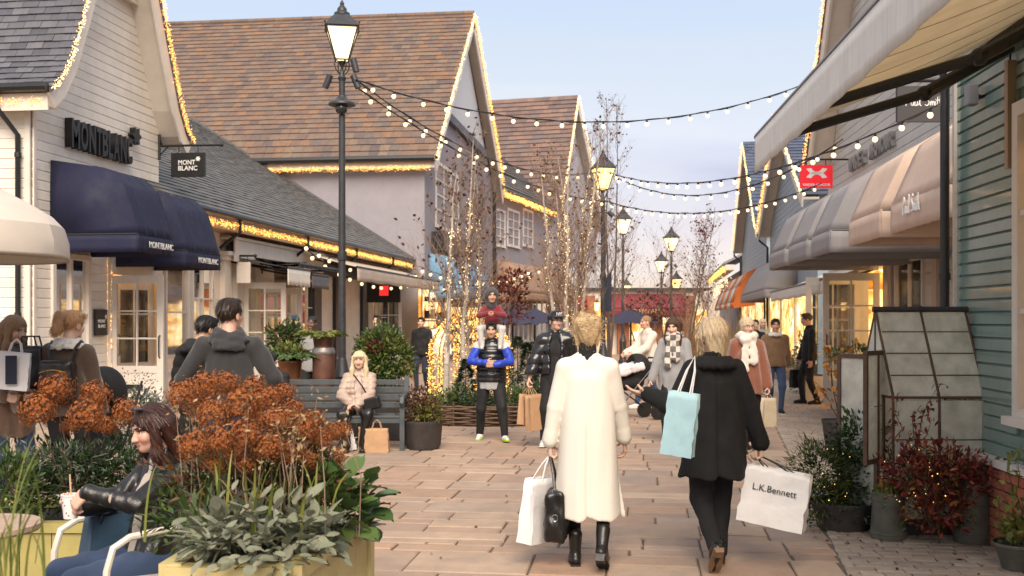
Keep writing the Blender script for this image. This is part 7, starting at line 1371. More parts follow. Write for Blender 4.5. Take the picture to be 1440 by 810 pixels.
def stems(root,base,tips,r,m=None,name='stem',bend=.25,seed=0):
 rg_ = np.random.default_rng(seed); S_ = []
 for t in tips:
  t = np.array(t,float); b = np.array(base,float) + rg_.normal(size=3) * np.array([.03,.03,0]); mid = (b + t) / 2 + rg_.normal(size=3) * bend * .12 + np.array([0,0,.06]); pts = [b,(b + mid) / 2 + np.array([0,0,.01]),mid,(mid + t) / 2 + np.array([0,0,.01]),t]
  for i in range(4): S_.append((pts[i],pts[i + 1],r * (1 - .15 * i),r * (1 - .15 * (i + 1))))
 V,F = segs_mesh(S_); return np_mesh(name,V,F,m or m_stem,root,smooth=True)
def shrub(loc,blobs,n,size,asp,m,label,name='shrub',cat='shrub',group=None,extra=(),seed=0,shape='pt',up=.5,stem=True,base=None):
 """blobs relative to loc"""
 loc = Vector(loc); root = thing(name,loc,label,cat,group); bl_ = [(np.array(loc) + np.array(c),np.array(r_)) for c,r_ in blobs]
 foliage(root,'foliage',bl_,n,size,asp,m,shape,up,seed=seed)
 for nm,mm,n2,s2,a2,bl2 in extra: foliage(root,nm,[(np.array(loc) + np.array(c),np.array(r_)) for c,r_ in bl2],n2,s2,a2,mm,'pt',.4,seed=seed + 5)
 if stem:
  rg_ = np.random.default_rng(seed); tips = [blob(c,r_,5,rg_,.5)[0] for c,r_ in bl_]; stems(root,np.array(loc) + np.array(base or (0,0,0)),np.concatenate(tips),.006,seed=seed)
 return root
def pot(loc,prof,m,label,name='plant_pot',cat='plant pot',n=24,bands=(),group=None,soil=True):
 r = thing(name,loc,label,cat,group); mb = MB(); mb.lathe(prof,loc,n,cap=False); mb.lathe([(0.001,prof[0][1]),prof[0]],loc,n,cap=False); o = mb.build('pot_body',m,r,smooth=True)
 for z,rr_,h in bands: mb = MB(); mb.lathe([(rr_,z - h / 2),(rr_ + .008,z - h / 2 + .004),(rr_ + .008,z + h / 2 - .004),(rr_,z + h / 2)],loc,n,cap=False); mb.build('band',m,r,smooth=True)
 if soil: mb = MB(); q = prof[-1]; mb.lathe([(.001,q[1] - .03),(q[0] - .012,q[1] - .03)],loc,n,cap=False); mb.build('soil',mat('potting soil',(.03,.02,.015),.95,.3,30,.5,60),r)
 return r
def fern(root,c,n,L,m,seed=0,name='frond',rise=.6):
 """arching fronds with paired leaflets"""
 r = np.random.default_rng(seed); P = []; D = []
 for i in range(n):
  a = r.uniform(0,6.28); l_ = L * r.uniform(.6,1.1); h = rise * r.uniform(.6,1.3);
  for t in np.linspace(.08,1,15):
   p = np.array(c) + np.array([math.cos(a) * t * l_,math.sin(a) * t * l_,l_ * (h * t * 1.6 - 1.3 * h * t * t)]); s = np.array([-math.sin(a),math.cos(a),0])
   for q in (1,-1): P.append(p); D.append(s * q * (1.05 - t) + np.array([math.cos(a),math.sin(a),-.15]) * .45)
 v,f = leafset(np.array(P),np.array(D),L * .26,.32,'pt',r,.2); return np_mesh(name,v,f,m,root,smooth=True,kind='stuff')
def blades(root,c,spread,n,h,w,m,seed=0,name='blades',lean=(0,0),droop=.5):
 r = np.random.default_rng(seed); V = []; F = []; k = 6
 for i in range(n):
  b = np.array(c) + np.array([r.normal() * spread,r.normal() * spread,0]); a = r.uniform(0,6.28); H_ = h * r.uniform(.5,1.1); ln = r.uniform(.1,.5); dr = droop * r.uniform(.4,1.4); d = np.array([math.cos(a) * ln + lean[0],math.sin(a) * ln + lean[1],0]); s = np.array([-math.sin(a),math.cos(a),0]); o = len(V) * 1
  for j in range(k + 1): t = j / k; p = b + d * H_ * t ** 1.6 * (.6 + dr * t) + np.array([0,0,H_ * (t - dr * .45 * t ** 3)]); ww = w * (1 - t) ** .6 + .0006; V += [p - s * ww,p + s * ww]
  F += [(o + 2 * j,o + 2 * j + 1,o + 2 * j + 3,o + 2 * j + 2) for j in range(k)]
 return np_mesh(name,np.array(V),np.array(F),m,root,smooth=True,kind='stuff')
# ---- hydrangea heads
m_hyd = mat('dried hydrangea florets',(.3,.1,.03),.8,.2,20,.2,60,rnd=[(.26,.072,.014),(.34,.104,.020),(.165,.046,.013),(.41,.145,.036),(.29,.082,.016),(.105,.032,.013)],src='isl',trans=.2)
heads = []
for v_ in range(4):
 r = np.random.default_rng(v_ + 40); n = 430; i = np.arange(n) + .5; ph = np.arccos(1 - 1.75 * i / n); th = np.pi * (1 + 5 ** .5) * i; d = np.stack([np.cos(th) * np.sin(ph),np.sin(th) * np.sin(ph),np.cos(ph)],1); d = unit(d + r.normal(size=d.shape) * .08); P0 = d * np.array([1,1,.82]) * (1 + .14 * np.sin(d[:,:1] * 6 + v_) * np.cos(d[:,1:2] * 5) + .10 * np.sin(d[:,2:] * 9 + v_ * 2) + r.normal(size=(n,1)) * .17); a = unit(np.cross(d,r.normal(size=(n,3)))); b = np.cross(d,a); V = []; F = []
 for j in range(n):
  s = .10 * r.uniform(.7,1.4); o = len(V); c = P0[j]
  for q in range(4):
   w0 = 2 * math.pi * q / 4; u = a[j] * math.cos(w0) + b[j] * math.sin(w0); t = -a[j] * math.sin(w0) + b[j] * math.cos(w0); V += [c,c + u * s * .6 - t * s * .5 + d[j] * s * .25,c + u * s * 1.05 + d[j] * s * r.uniform(.1,.5),c + u * s * .6 + t * s * .5 + d[j] * s * .25]; F.append((o + q * 4,o + q * 4 + 1,o + q * 4 + 2,o + q * 4 + 3))
 V = np.array(V); me = bpy.data.meshes.new('flower_head'); me.from_pydata(V.tolist(),[],F); me.materials.append(m_hyd); heads.append(me)
def hydrangea(loc,tips,label,base,seed=0,fl=None):
 root = thing('hydrangea',loc,label,'plant','rust hydrangeas'); rg_ = random.Random(seed)
 for (p,r_) in tips: r_ *= .78; inst(rg_.choice(heads),'flower_head',root,p,(rg_.uniform(-.5,.5),rg_.uniform(-.5,.5),rg_.uniform(0,6)),(r_ * rg_.uniform(.92,1.12),r_ * rg_.uniform(.92,1.1),r_ * rg_.uniform(.98,1.3)))
 S_ = []
 for p,r_ in tips:
  b = np.array(base) + np.array([rg_.uniform(-.2,.2),rg_.uniform(-.15,.15),0]); t = np.array(p) - np.array([0,0,r_ * .4]); m_ = (b + t) / 2 + np.array([rg_.uniform(-.03,.03),rg_.uniform(-.03,.03),0]); S_ += [(b,m_,.0055,.005),(m_,t,.005,.0035)]
 V,F = segs_mesh(S_,5); np_mesh('stem',V,F,m_stem,root); return root
def plank_box(corners,z0,z1,m,label,name,boards_n,vertical=True,rim=.05):
 """box planter from four ground corners; each face boarded"""
 c = [Vector((p[0],p[1],0)) for p in corners]; ctr = sum(c,Vector()) / 4; r = thing(name,ctr,label,'planter','yellow planters')
 mb = MB(); mb.prism([q.lerp(ctr,.05) + Vector((0,0,z0 + .03)) for q in c],(0,0,z1 - z0 - .09)); mb.build('core',mat('potting soil',(.03,.02,.015),.95,.3,30,.5,60),r)
 for i in range(4):
  a,b = c[i],c[(i + 1) % 4]; d = (b - a); L = d.length; d.normalize(); nn = Vector((d.y,-d.x,0)); nn = nn if nn.dot((a + b) / 2 - ctr) > 0 else -nn; n_ = boards_n[i % 2]
  for k in range(n_): mb = MB(); p0 = a + d * (L * k / n_ + .003); p1 = a + d * (L * (k + 1) / n_ - .003); mb.hexa([p0 + Vector((0,0,z0)),p1 + Vector((0,0,z0)),p1 + nn * .02 + Vector((0,0,z0)),p0 + nn * .02 + Vector((0,0,z0)),p0 + Vector((0,0,z1 - .06)),p1 + Vector((0,0,z1 - .06)),p1 + nn * .02 + Vector((0,0,z1 - .06)),p0 + nn * .02 + Vector((0,0,z1 - .06))]); mb.build('plank',m,r)
  mb = MB(); o = .035; p0 = a - d * .0; p1 = b; mb.hexa([p0 - nn * .05 + Vector((0,0,z1 - .055 + .002 * i)),p1 - nn * .05 + Vector((0,0,z1 - .055 + .002 * i)),p1 + nn * o + Vector((0,0,z1 - .055 + .002 * i)),p0 + nn * o + Vector((0,0,z1 - .055 + .002 * i)),p0 - nn * .05 + Vector((0,0,z1 + .002 * i)),p1 - nn * .05 + Vector((0,0,z1 + .002 * i)),p1 + nn * o + Vector((0,0,z1 + .002 * i)),p0 + nn * o + Vector((0,0,z1 + .002 * i))]); mb.build('rim_board',m,r)
  mb = MB(); p0 = a + nn * .021;
  for t in (0.0,L - .07): mb.hexa([a + d * t + nn * .021 + Vector((0,0,z0)),a + d * (t + .07) + nn * .021 + Vector((0,0,z0)),a + d * (t + .07) + nn * .036 + Vector((0,0,z0)),a + d * t + nn * .036 + Vector((0,0,z0)),a + d * t + nn * .021 + Vector((0,0,z1 - .06)),a + d * (t + .07) + nn * .021 + Vector((0,0,z1 - .06)),a + d * (t + .07) + nn * .036 + Vector((0,0,z1 - .06)),a + d * t + nn * .036 + Vector((0,0,z1 - .06))])
  mb.build('corner_batten',m,r)['kind'] = 'stuff'
 return r
m_yel = mat('pale yellow planter paint',(.55,.45,.20),.45,.08,5,.15,40,dirt=.18); m_olive = mat('mustard planter paint',(.40,.34,.12),.5,.1,5,.15,40,dirt=.2)
# ---- foreground planter A
A = [GD(236,3.95),GD(412,3.95),GD(516,4.95),GD(352,5.0)]
plank_box(A,0,.765,m_yel,'pale yellow panelled planter box under rust hydrangeas and sage','planter',(3,4))
rg = random.Random(9); tips = []
for (x,y,r_,D) in [(258,556,26,4.6),(290,545,26,4.8),(300,585,28,4.4),(318,540,22,5.0),(338,572,28,4.5),(355,548,22,4.9),(372,562,25,4.6),(390,590,26,4.4),(272,628,24,4.2),(310,622,26,4.25),(345,612,28,4.3),(380,628,26,4.3),(412,578,22,4.7),(425,605,24,4.5),(408,640,22,4.4),(440,590,18,4.8),(452,618,20,4.6),(470,606,17,4.7),(484,606,14,4.8),(436,648,18,4.5),(300,655,20,4.3),(345,652,20,4.35),(470,660,15,4.6),(328,640,20,4.5),(280,575,20,4.9),(400,552,17,5.0),(362,590,20,4.8),(478,640,13,4.6)]: tips.append((W3(x,y,D),r_ * D / FPX))
cA = sum(A,Vector()) / 4
hydrangea(cA,tips,'large clump of rust brown dried hydrangeas in the pale yellow planter',(cA.x,cA.y + .05,.72),3)
mid = shrub(W3(350,720,4.55),[((-.22,.0,.0),(.22,.2,.16)),((.05,.05,.04),(.25,.2,.18)),((.28,.05,.0),(.16,.2,.15)),((-.1,.1,.14),(.2,.15,.14)),((.18,.1,.16),(.2,.15,.14))],2600,.055,.34,L_mid,'slender green and straw leaved filler plant beneath the rust hydrangeas','border_plant','plant',extra=[('dry_leaf',L_brn,800,.05,.3,[((0,0,.12),(.42,.2,.16))]),('yellow_leaf',L_amber,40,.06,.4,[((0,0,.2),(.4,.2,.22))])],seed=4)
bl_ = thing('strap_leaf_plant',W3(290,735,4.3),'upright strap-leaved green plant at the chair side of the yellow planter','plant'); blades(bl_,W3(290,760,4.3),.05,22,.34,.014,L_mid,5); blades(bl_,W3(370,745,4.2),.16,40,.34,.007,L_yel,6,'fine_blades')
# individual sage and big leaves
def leaf_mesh(nm,m,asp,curl,rows=5):
 V = []; F = []
 for j in range(rows + 1):
  t = j / rows; w = asp * math.sin(math.pi * min(1,t * .93 + .07)) ** .75 * .5
  for x,dz in ((-1,.05),(0,-.03),(1,.05)): V.append((x * w,t,dz * (1 if abs(x) else 1) - curl * t * t + .012 * math.sin(t * 14) * abs(x)))
 for j in range(rows):
  for i in range(2): F.append((j * 3 + i,j * 3 + i + 1,(j + 1) * 3 + i + 1,(j + 1) * 3 + i))
 me = bpy.data.meshes.new(nm); me.from_pydata(V,[],F); me.materials.append(m); me.polygons.foreach_set('use_smooth',[True] * len(F)); return me
m_sg = mat('single sage leaf',(.1,.12,.09),.75,.12,20,.5,160,rnd=[(.19,.205,.135),(.25,.26,.18),(.31,.315,.235),(.155,.175,.105),(.28,.285,.205)],trans=.15); m_bg = mat('single bergenia leaf',(.04,.08,.02),.35,.2,8,.2,40,rnd=[(.05,.10,.03),(.075,.135,.04),(.11,.175,.05),(.14,.17,.06)],trans=.18,spec=.5)
me_s = leaf_mesh('leaf',m_sg,.56,.28); me_b = leaf_mesh('leaf',m_bg,.82,.35)
def leafy(root,n,cfun,size,me,seed=0,up=.45):
 rg_ = random.Random(seed)
 for i in range(n):
  p,d = cfun(rg_); d = (Vector(d) + Vector((rg_.gauss(0,.35),rg_.gauss(0,.35),rg_.gauss(up,.3)))).normalized(); z = (Vector((rg_.gauss(0,.3),rg_.gauss(0,.3),1)) - d * d.z).normalized(); x = d.cross(z); M_ = Matrix((x,d,x.cross(d))).transposed(); s = size * rg_.uniform(.65,1.25); inst(me,'leaf',root,p,M_.to_euler(),(s,s,s))
sg_ = thing('sage_plant',W3(350,770,4.1),'grey green sage with felted leaves spilling over the yellow planter rim','plant')
def c_s(r_):
 k = r_.choice([(300,740,4.1,.14),(330,745,4.0,.15),(375,735,4.05,.15),(415,740,4.1,.14),(445,750,4.15,.12),(310,770,3.9,.13),(360,775,3.88,.14),(405,775,3.92,.13),(290,765,4.0,.10)]); c = W3(*k[:3]); d = Vector((r_.gauss(0,1),r_.gauss(-.5,1),r_.gauss(.3,.8))).normalized(); return c + d * k[3] * r_.uniform(.3,1),d
leafy(sg_,290,c_s,.070,me_s,2,.25); stems(sg_,np.array(W3(350,790,4.2)),[W3(x,y,4.05) for x,y in ((292,725),(330,730),(375,720),(415,730),(445,745),(300,760),(360,770),(405,770))],.005,m_gstem)
foliage(sg_,'underleaf',[(np.array(W3(x,y,D)),np.array((.13,.11,.085))) for x,y,D in ((300,755,4.15),(350,755,4.1),(400,755,4.15),(440,760,4.25))],420,.065,.42,L_sage,'rd',.3,.2,seed=2)
bg_ = thing('bergenia_plant',W3(480,700,4.5),'glossy broad-leaved green bergenia at the street side of the yellow planter','plant')
def c_b(r_):
 k = r_.choice([(465,690,4.5,.12),(495,690,4.6,.10),(505,715,4.6,.09),(470,720,4.45,.12),(450,700,4.4,.10),(515,740,4.7,.06),(495,735,4.5,.08)]); c = W3(*k[:3]); d = Vector((r_.gauss(.3,1),r_.gauss(-.3,1),r_.gauss(.4,.8))).normalized(); return c + d * k[3] * r_.uniform(.4,1),d
leafy(bg_,95,c_b,.095,me_b,3); stems(bg_,np.array(W3(480,745,4.6)),[W3(x,y,4.5) for x,y in ((465,680),(495,680),(510,710),(470,710),(450,690))],.006,m_gstem)
# ---- planter B behind the seated woman
Bc = [GD(-60,6.0),GD(344,6.0),GD(352,6.8),GD(-40,6.8)]
plank_box(Bc,0,.535,m_olive,'mustard yellow boarded planter behind the seated woman','planter',(9,6))
cB = sum(Bc,Vector()) / 4; tips = [(W3(x,y,D),r_ * D / FPX) for x,y,r_,D in [(53,577,27,6.2),(78,548,27,6.35),(122,585,27,6.15),(134,556,25,6.5),(176,580,23,6.3),(150,600,16,6.5),(96,600,14,6.6)]]
hydrangea(cB,tips,'rust hydrangea heads on tall bare stems in the mustard planter',(cB.x - .2,cB.y,.50),6)
shrub(W3(120,685,6.3),[((-.35,0,0),(.22,.2,.15)),((-.1,0,.04),(.24,.2,.17)),((.2,.05,.02),(.24,.2,.17)),((-.2,.1,.14),(.2,.15,.12)),((.12,.1,.16),(.2,.15,.12)),((.38,.1,.0),(.2,.2,.16))],3600,.05,.36,L_dark,'dense dark green shrub in the mustard planter around the hydrangea stems',extra=[('pale_leaf',L_sage,700,.045,.22,[((-.1,-.05,.16),(.3,.15,.1)),((-.42,0,.12),(.15,.15,.12))])],seed=8)
shrub(W3(15,700,5.95),[((0,0,.06),(.16,.16,.2))],800,.05,.4,L_mid,'green leafy plant at the frame edge end of the mustard planter',seed=9)
gr = thing('tall_grass',GD(20,2.9),'out of focus tall yellow green grass at the frame corner','grass'); blades(gr,W3(-5,830,2.75),.06,26,.42,.0032,L_yel,12,'blades',(.03,0),.7); blades(gr,W3(-20,800,2.9),.05,16,.46,.003,L_yel,13,'seed_blades',(.05,0),.5)
tb_ = thing('table',GD(-20,4.3),'corner of a pale round wooden cafe table beside the tall grass','table'); tc_ = W3(-30,737,4.5); mb = MB(); mb.lathe([(.001,-.03),(.24,-.03),(.25,-.02),(.25,0),(.001,.0)],tc_,28,cap=False); mb.build('table_top',mat('pale table wood',(.42,.30,.22),.5,.2,4,.2,20,stretch=(1,8,1)),tb_); mb = MB(); mb.tube([Vector((tc_.x,tc_.y,0)),tc_ - Vector((0,0,.03))],.03,8); mb.build('leg',m_ch,tb_)
# ---- silver planter by the white door
pot(GD(200,11.6),[(.16,0),(.22,.38),(.24,.40),(.24,.42)],mat('pale stone pot',(.36,.33,.29),.8,.1),'pale stone pot of silver foliage before the white glazed door')
shrub(GD(200,11.6) + Vector((0,0,.55)),[((-.12,0,0),(.22,.2,.18)),((.14,0,.05),(.22,.2,.2)),((0,0,.2),(.2,.18,.16))],1300,.065,.4,L_silver,'silver and green foliage plant in the pale stone pot by the white door',extra=[('green_leaf',L_mid,500,.07,.28,[((-.1,0,.1),(.3,.2,.25))]),('seed_stalk',L_brn,160,.03,.6,[((-.1,0,.42),(.3,.2,.16))])],seed=11)
# ---- pots behind the bench
m_rust = mat('rusty steel',(.115,.05,.032),.6,.3,7,.3,50,metal=.35); m_copper = mat('worn copper',(.30,.13,.065),.42,.3,8,.2,40,metal=.6); m_zinc = mat('aged zinc',(.13,.128,.105),.6,.28,7,.2,50,metal=.35); m_lead = mat('dark lead',(.045,.038,.036),.65,.3,8,.3,50); m_tin = mat('band zinc',(.28,.26,.25),.45,.2,8,.2,40,metal=.5)
PD = 15.0; pl0 = GD(455,PD); st_ = thing('display_plinth',pl0,'low dark timber plinth behind the grey bench holding the churn and pots','plinth'); mb = MB(); q0,q1 = GD(372,PD),GD(572,PD); ax_ = (q1 - q0).normalized(); bk_ = Vector((-ax_.y,ax_.x,0)); mb.hexa([q0 - bk_ * .3,q1 - bk_ * .3,q1 + bk_ * .4,q0 + bk_ * .4] + [v + Vector((0,0,.72)) for v in (q0 - bk_ * .3,q1 - bk_ * .3,q1 + bk_ * .4,q0 + bk_ * .4)]); mb.build('top',m_lead,st_,bevel=.01)
c = pl0 + Vector((0,0,.722)); ph = W3(455,474,PD).z - .722; ch_ = pot(c,[(.15,0),(.155,ph * .1),(.155,ph * .72),(.13,ph * .80),(.135,ph * .84),(.15,ph * .98),(.155,ph)],m_rust,'tall rust coloured milk churn holding a fern behind the bench','milk_churn','churn'); mb = MB(); mb.lathe([(.158,ph * .66),(.162,ph * .67),(.162,ph * .72),(.140,ph * .79)],c,24,cap=False); mb.build('band',m_tin,ch_,smooth=True)
fr = thing('fern',c + Vector((0,0,ph)),'yellow green fern in the top of the tall rust churn','plant'); fern(fr,c + Vector((0,0,ph - .02)),26,.34,L_yel,2)
c = GD(408,PD) + Vector((0,0,.722)); ph = W3(408,507,PD).z - .722; pot(c,[(.13,0),(.165,ph * .9),(.172,ph * .92),(.172,ph)],m_copper,'round copper pot of ferny greenery behind the bench beside the churn'); fr = thing('fern',c + Vector((0,0,ph)),'bright green ferny plant overflowing the copper pot','plant'); fern(fr,c + Vector((0,0,ph)),34,.40,L_mid,3,rise=.7); foliage(fr,'foliage',[(np.array(c) + np.array([.0,0,ph + .1]),np.array([.26,.2,.14]))],380,.07,.4,L_yel,seed=4)
c = GD(397,PD + .5) + Vector((0,0,.72)); shrub(c,[((0,0,.62),(.24,.22,.24)),((.16,0,.75),(.16,.15,.16))],900,.075,.45,L_mid,'tall laurel-like shrub rising behind the copper pot',extra=[('bronze_leaf',L_brn,260,.07,.45,[((0,0,.7),(.25,.2,.2))])],seed=14)
c = GD(540,PD) + Vector((0,0,.05)); ph = .68; pot(c,[(.16,0),(.22,ph * .9),(.235,ph * .92),(.235,ph)],mat('warm grey planter',(.16,.13,.115),.7,.15),'warm grey tapered pot of the big leafy shrub behind the bench end')
shrub(c + Vector((0,0,.95)),[((-.12,0,.05),(.30,.28,.26)),((.16,0,.1),(.30,.28,.28)),((0,0,.36),(.28,.25,.24)),((.0,-.1,-.08),(.3,.25,.15)),((-.25,0,.25),(.16,.15,.15))],2600,.078,.42,L_mid,'big rounded green and yellow shrub behind the bench end',extra=[('yellow_leaf',L_yel,900,.075,.42,[((.15,-.1,.15),(.3,.25,.35)),((-.2,0,.3),(.2,.2,.2))]),('red_flower',L_red,90,.05,.8,[((-.06,-.22,.3),(.12,.08,.1))])],seed=15)
# dark round pot to the right of the bench
c = G(595,631); pot(c,[(.20,0),(.23,.06),(.25,.32),(.262,.34),(.262,.37)],m_lead,'dark lead tub of bronze and green foliage next to the bench arm'); shrub(c + Vector((0,0,.44)),[((-.08,0,.05),(.26,.22,.18)),((.10,0,-.0),(.2,.2,.14)),((-.05,0,.2),(.22,.2,.16))],1100,.055,.45,L_brn,'bronze and green tufted plant in the dark lead tub',extra=[('green_leaf',L_yel,420,.055,.35,[((.08,-.08,.02),(.2,.15,.12))])],seed=16)
# ---- wattle-edged bed with birches
BC = GD(688,17.9); rad = 1.35; wb = thing('wattle_edging',BC,'woven willow edging round the planted bed behind the man with a child','edging')
for k in range(9):
 mb = MB(); pts = []
 for i in range(61): a = 2 * math.pi * i / 60; pts.append(BC + Vector(((rad + .022 * math.sin(i * 1.57 + k * math.pi)) * math.cos(a) * 1.06,(rad + .022 * math.sin(i * 1.57 + k * math.pi)) * math.sin(a),.03 + .034 * k + .006 * math.sin(i * 2.3 + k * 2))))
 mb.tube(pts,.0165,5); mb.build('willow_rod',mat('willow rod',(.115,.07,.045),.8,.25,15,rnd=[(.10,.06,.04),(.15,.09,.055),(.08,.05,.035)]),wb,smooth=True)
for i in range(24): a = 2 * math.pi * i / 24; mb = MB(); p = BC + Vector((rad * math.cos(a) * 1.06,rad * math.sin(a),0)); mb.tube([p,p + Vector((0,0,.38))],.02,6); mb.build('stake',m_stem,wb)
mb = MB(); mb.lathe([(.001,.24),(rad * 1.02,.24)],BC,40,cap=False); mb.build('soil',mat('potting soil',(.03,.02,.015)),wb)
rg = random.Random(21)
for i,(px,D,h,w_,m_,lb) in enumerate([(640,17.3,.55,.34,L_mid,'glossy ivy mound at the front of the wattle bed'),(668,17.0,.50,.30,L_dark,'dark green mound in the middle front of the wattle bed'),(622,17.6,.45,.3,L_yel,'yellow green tuft at the bench end of the wattle bed'),(722,17.0,.55,.32,L_mid,'leafy green mound behind the padded gilet in the wattle bed'),(748,17.3,.6,.3,L_dark,'dark green shrub at the far end of the wattle bed'),(700,18.4,.8,.36,L_dark,'taller dark shrub in the centre of the wattle bed')]):
 c = GD(px,D); shrub(c,[((0,0,h * .55),(w_,w_,h * .5)),((w_ * .4,0,h * .7),(w_ * .6,w_ * .6,h * .4))],700,.06,.5,m_,lb,seed=30 + i)
def conifer(loc,h,r_,label,m,seed=0):
 root = thing('conifer',loc,label,'tree','small conifers'); rr_ = np.random.default_rng(seed); n = int(500 + 900 * h); t = rr_.uniform(0,1,n) ** .75; a = rr_.uniform(0,6.28,n); rad_ = r_ * (1 - t) * (.55 + .45 * rr_.uniform(0,1,n)) * (1 + .25 * np.sin(t * 34)); P = np.array(loc) + np.stack([np.cos(a) * rad_,np.sin(a) * rad_,.06 + t * h],1); D = np.stack([np.cos(a),np.sin(a),-.25 + .6 * t],1); V,F = leafset(P,D,.085,.22,'pt',rr_); np_mesh('crown',V,F,m,root,kind='stuff'); mb = MB(); mb.tube([loc,Vector(loc) + Vector((0,0,h * .95))],[.025,.006],6); mb.build('trunk',m_stem,root); return root
L_con = leafmat('conifer needles',[(.018,.042,.022),(.03,.06,.03),(.045,.08,.035)])
conifer(GD(655,17.4),.95,.32,'small dark conifer beside a lit birch trunk in the bed',L_con,1); conifer(GD(742,18.2),1.2,.36,'bushy conifer behind the capped person',L_con,2); conifer(GD(728,21.5),1.25,.55,'larger pale green conifer under the navy parasol',leafmat('pale needles',[(.05,.09,.05),(.07,.12,.06)]),3); conifer(GD(765,19.5),1.2,.4,'conifer at the shoulder of the capped person',L_con,4)
def birch(loc,h,stems_,label,seed,twig=1.,leaves=500,lean=.06,bark=None,name='birch_tree',spread=.10,lm=None,group='bare street trees'):
 root = thing(name,loc,label,'tree',group); rr_ = np.random.default_rng(seed); loc = np.array(loc,float); T = []; B = []; tips = []; axes = []
 for k in range(stems_):
  a = rr_.uniform(0,6.28); b = loc + np.array([math.cos(a),math.sin(a),0]) * .09 * (stems_ > 1); d = np.array([math.cos(a) * lean,math.sin(a) * lean,1.]); H_ = h * rr_.uniform(.8,1.0); n = 9; p = b.copy(); pts = [p.copy()]
  for i in range(n): p = p + unit(d + rr_.normal(size=3) * np.array([.05,.05,0])) * H_ / n; pts.append(p.copy())
  axes.append(pts); r0 = .0088 * h * (1.0 if stems_ > 1 else 1.3) * (.45 if name == 'bare_tree' else 1)
  for i in range(n): T.append((pts[i],pts[i + 1],r0 * (1 - i / n) + .006,r0 * (1 - (i + 1) / n) + .006))
  for i in range(int(20 * twig)):
   t = rr_.uniform(.25,.98); q = t * n; j = min(int(q),n - 1); p0 = pts[j] + (pts[j + 1] - pts[j]) * (q - j); a2 = rr_.uniform(0,6.28); L = h * spread * 3 * (1.15 - t) * rr_.uniform(.5,1.1) + .15; d2 = np.array([math.cos(a2) * .55,math.sin(a2) * .55,1.]); p = p0; r_ = .011 * (1.2 - t)
   for s in range(4):
    p2 = p + unit(d2 + rr_.normal(size=3) * .16) * L / 4; B.append((p,p2,r_ * (1 - s * .2),r_ * (.8 - s * .2) + .001));
    for _ in range(2):
     a3 = rr_.uniform(0,6.28); e = p2 + unit(d2 + np.array([math.cos(a3) * .8,math.sin(a3) * .8,.2])) * L * rr_.uniform(.15,.4); B.append((p2,e,.0042,.0016)); tips.append(e); tips.append((p2 + e) / 2); e2 = e + unit(d2 + rr_.normal(size=3) * .6) * L * .2; B.append((e,e2,.0026,.0012)); tips.append(e2)
    p = p2
   tips.append(p)
 V,F = segs_mesh(T,8); np_mesh('trunk',V,F,bark or m_bark,root); V,F = segs_mesh(B,3); np_mesh('crown',V,F,m_twig,root,kind='stuff')
 tips = np.array(tips); i = rr_.integers(0,len(tips),leaves); V,F = leafset(tips[i] + rr_.normal(size=(leaves,3)) * .03,rr_.normal(size=(leaves,3)),.055 + .004 * h,.7,'pt',rr_); np_mesh('leaf',V,F,lm or L_brn,root,kind='stuff'); return axes
axB = []
for px,D,h,n_,lb,sd in [(624,17.6,4.9,1,'slim birch with light-wrapped white trunk at the bench end of the bed',3),(637,18.0,5.2,2,'twin stemmed birch wrapped in lights in front of the blue awning',4),(672,18.6,4.6,2,'birch wrapped in lights behind the man carrying a child',5)]: axB.append((birch(GD(px,D),h,n_,lb,sd,1.7,190),lb))
axB.append((birch(GD(798,20.5),5.6,5,'multi-stemmed birch full of tiny lights before the second brown gable',6,2.0,320,.085,spread=.085),'multi-stemmed birch before the second brown gable'))
axB.append((birch(GD(815,23),5.0,3,'second multi-stemmed birch beside the far lamp post',7,1.0,140,.10,spread=.085),'second multi-stemmed birch beside the far lamp post'))
for ax,lb in axB:
 for k,pts in enumerate(ax):
  tp = pts[:8]; led_run('fairy_lights',[Vector(p) for p in tp],190,.034,.0125,m_goldw,f'tiny warm lights wound round the {["first", "second", "third", "fourth", "fifth"][k] + " stem" if len(ax) > 1 else "trunk"} of the ' + lb.replace(' wrapped in lights','').replace(' full of tiny lights','').replace(' with light-wrapped white trunk',''),'lights on the birches')
birch(GD(862,26),7.2,3,'tall bare tree with upright twigs rising behind the nearer far lamp',8,1.3,260,.05,m_bark2,'bare_tree',.07)
birch(GD(962,30),5.0,2,'small leaning tree with sparse red leaves above the scarf woman',9,1.6,620,.16,m_bark2,'bare_tree',.10,L_red)
birch(GD(905,36),6.2,2,'thin bare tree with arching twigs over the restaurant',10,1.2,240,.22,m_bark2,'bare_tree',.12); birch(GD(990,44),4.6,2,'small bare tree by the ornamental grasses far down the street',12,1.5,160,.2,m_bark2,'bare_tree',.12)
shrub(GD(708,21.5),[((0,0,2.0),(.5,.45,.5)),((.2,0,2.4),(.35,.3,.3))],900,.10,.5,L_red,'dark red leaved small tree beneath the blue awning','small_tree','tree',seed=50)
shrub(GD(915,31),[((0,0,2.1),(.6,.4,.35)),((.3,0,1.8),(.4,.3,.3))],420,.11,.5,L_brn,'dark red shrub in front of the burgundy canopy','small_tree','tree',seed=51)
og = thing('ornamental_grass',GD(1002,33),'tall straw coloured ornamental grass behind the black coat','grass'); blades(og,GD(1000,33),.8,420,2.4,.012,leafmat('straw blades',[(.36,.24,.12),(.28,.17,.08),(.42,.30,.17)]),3,'blades',(0,0),.5)
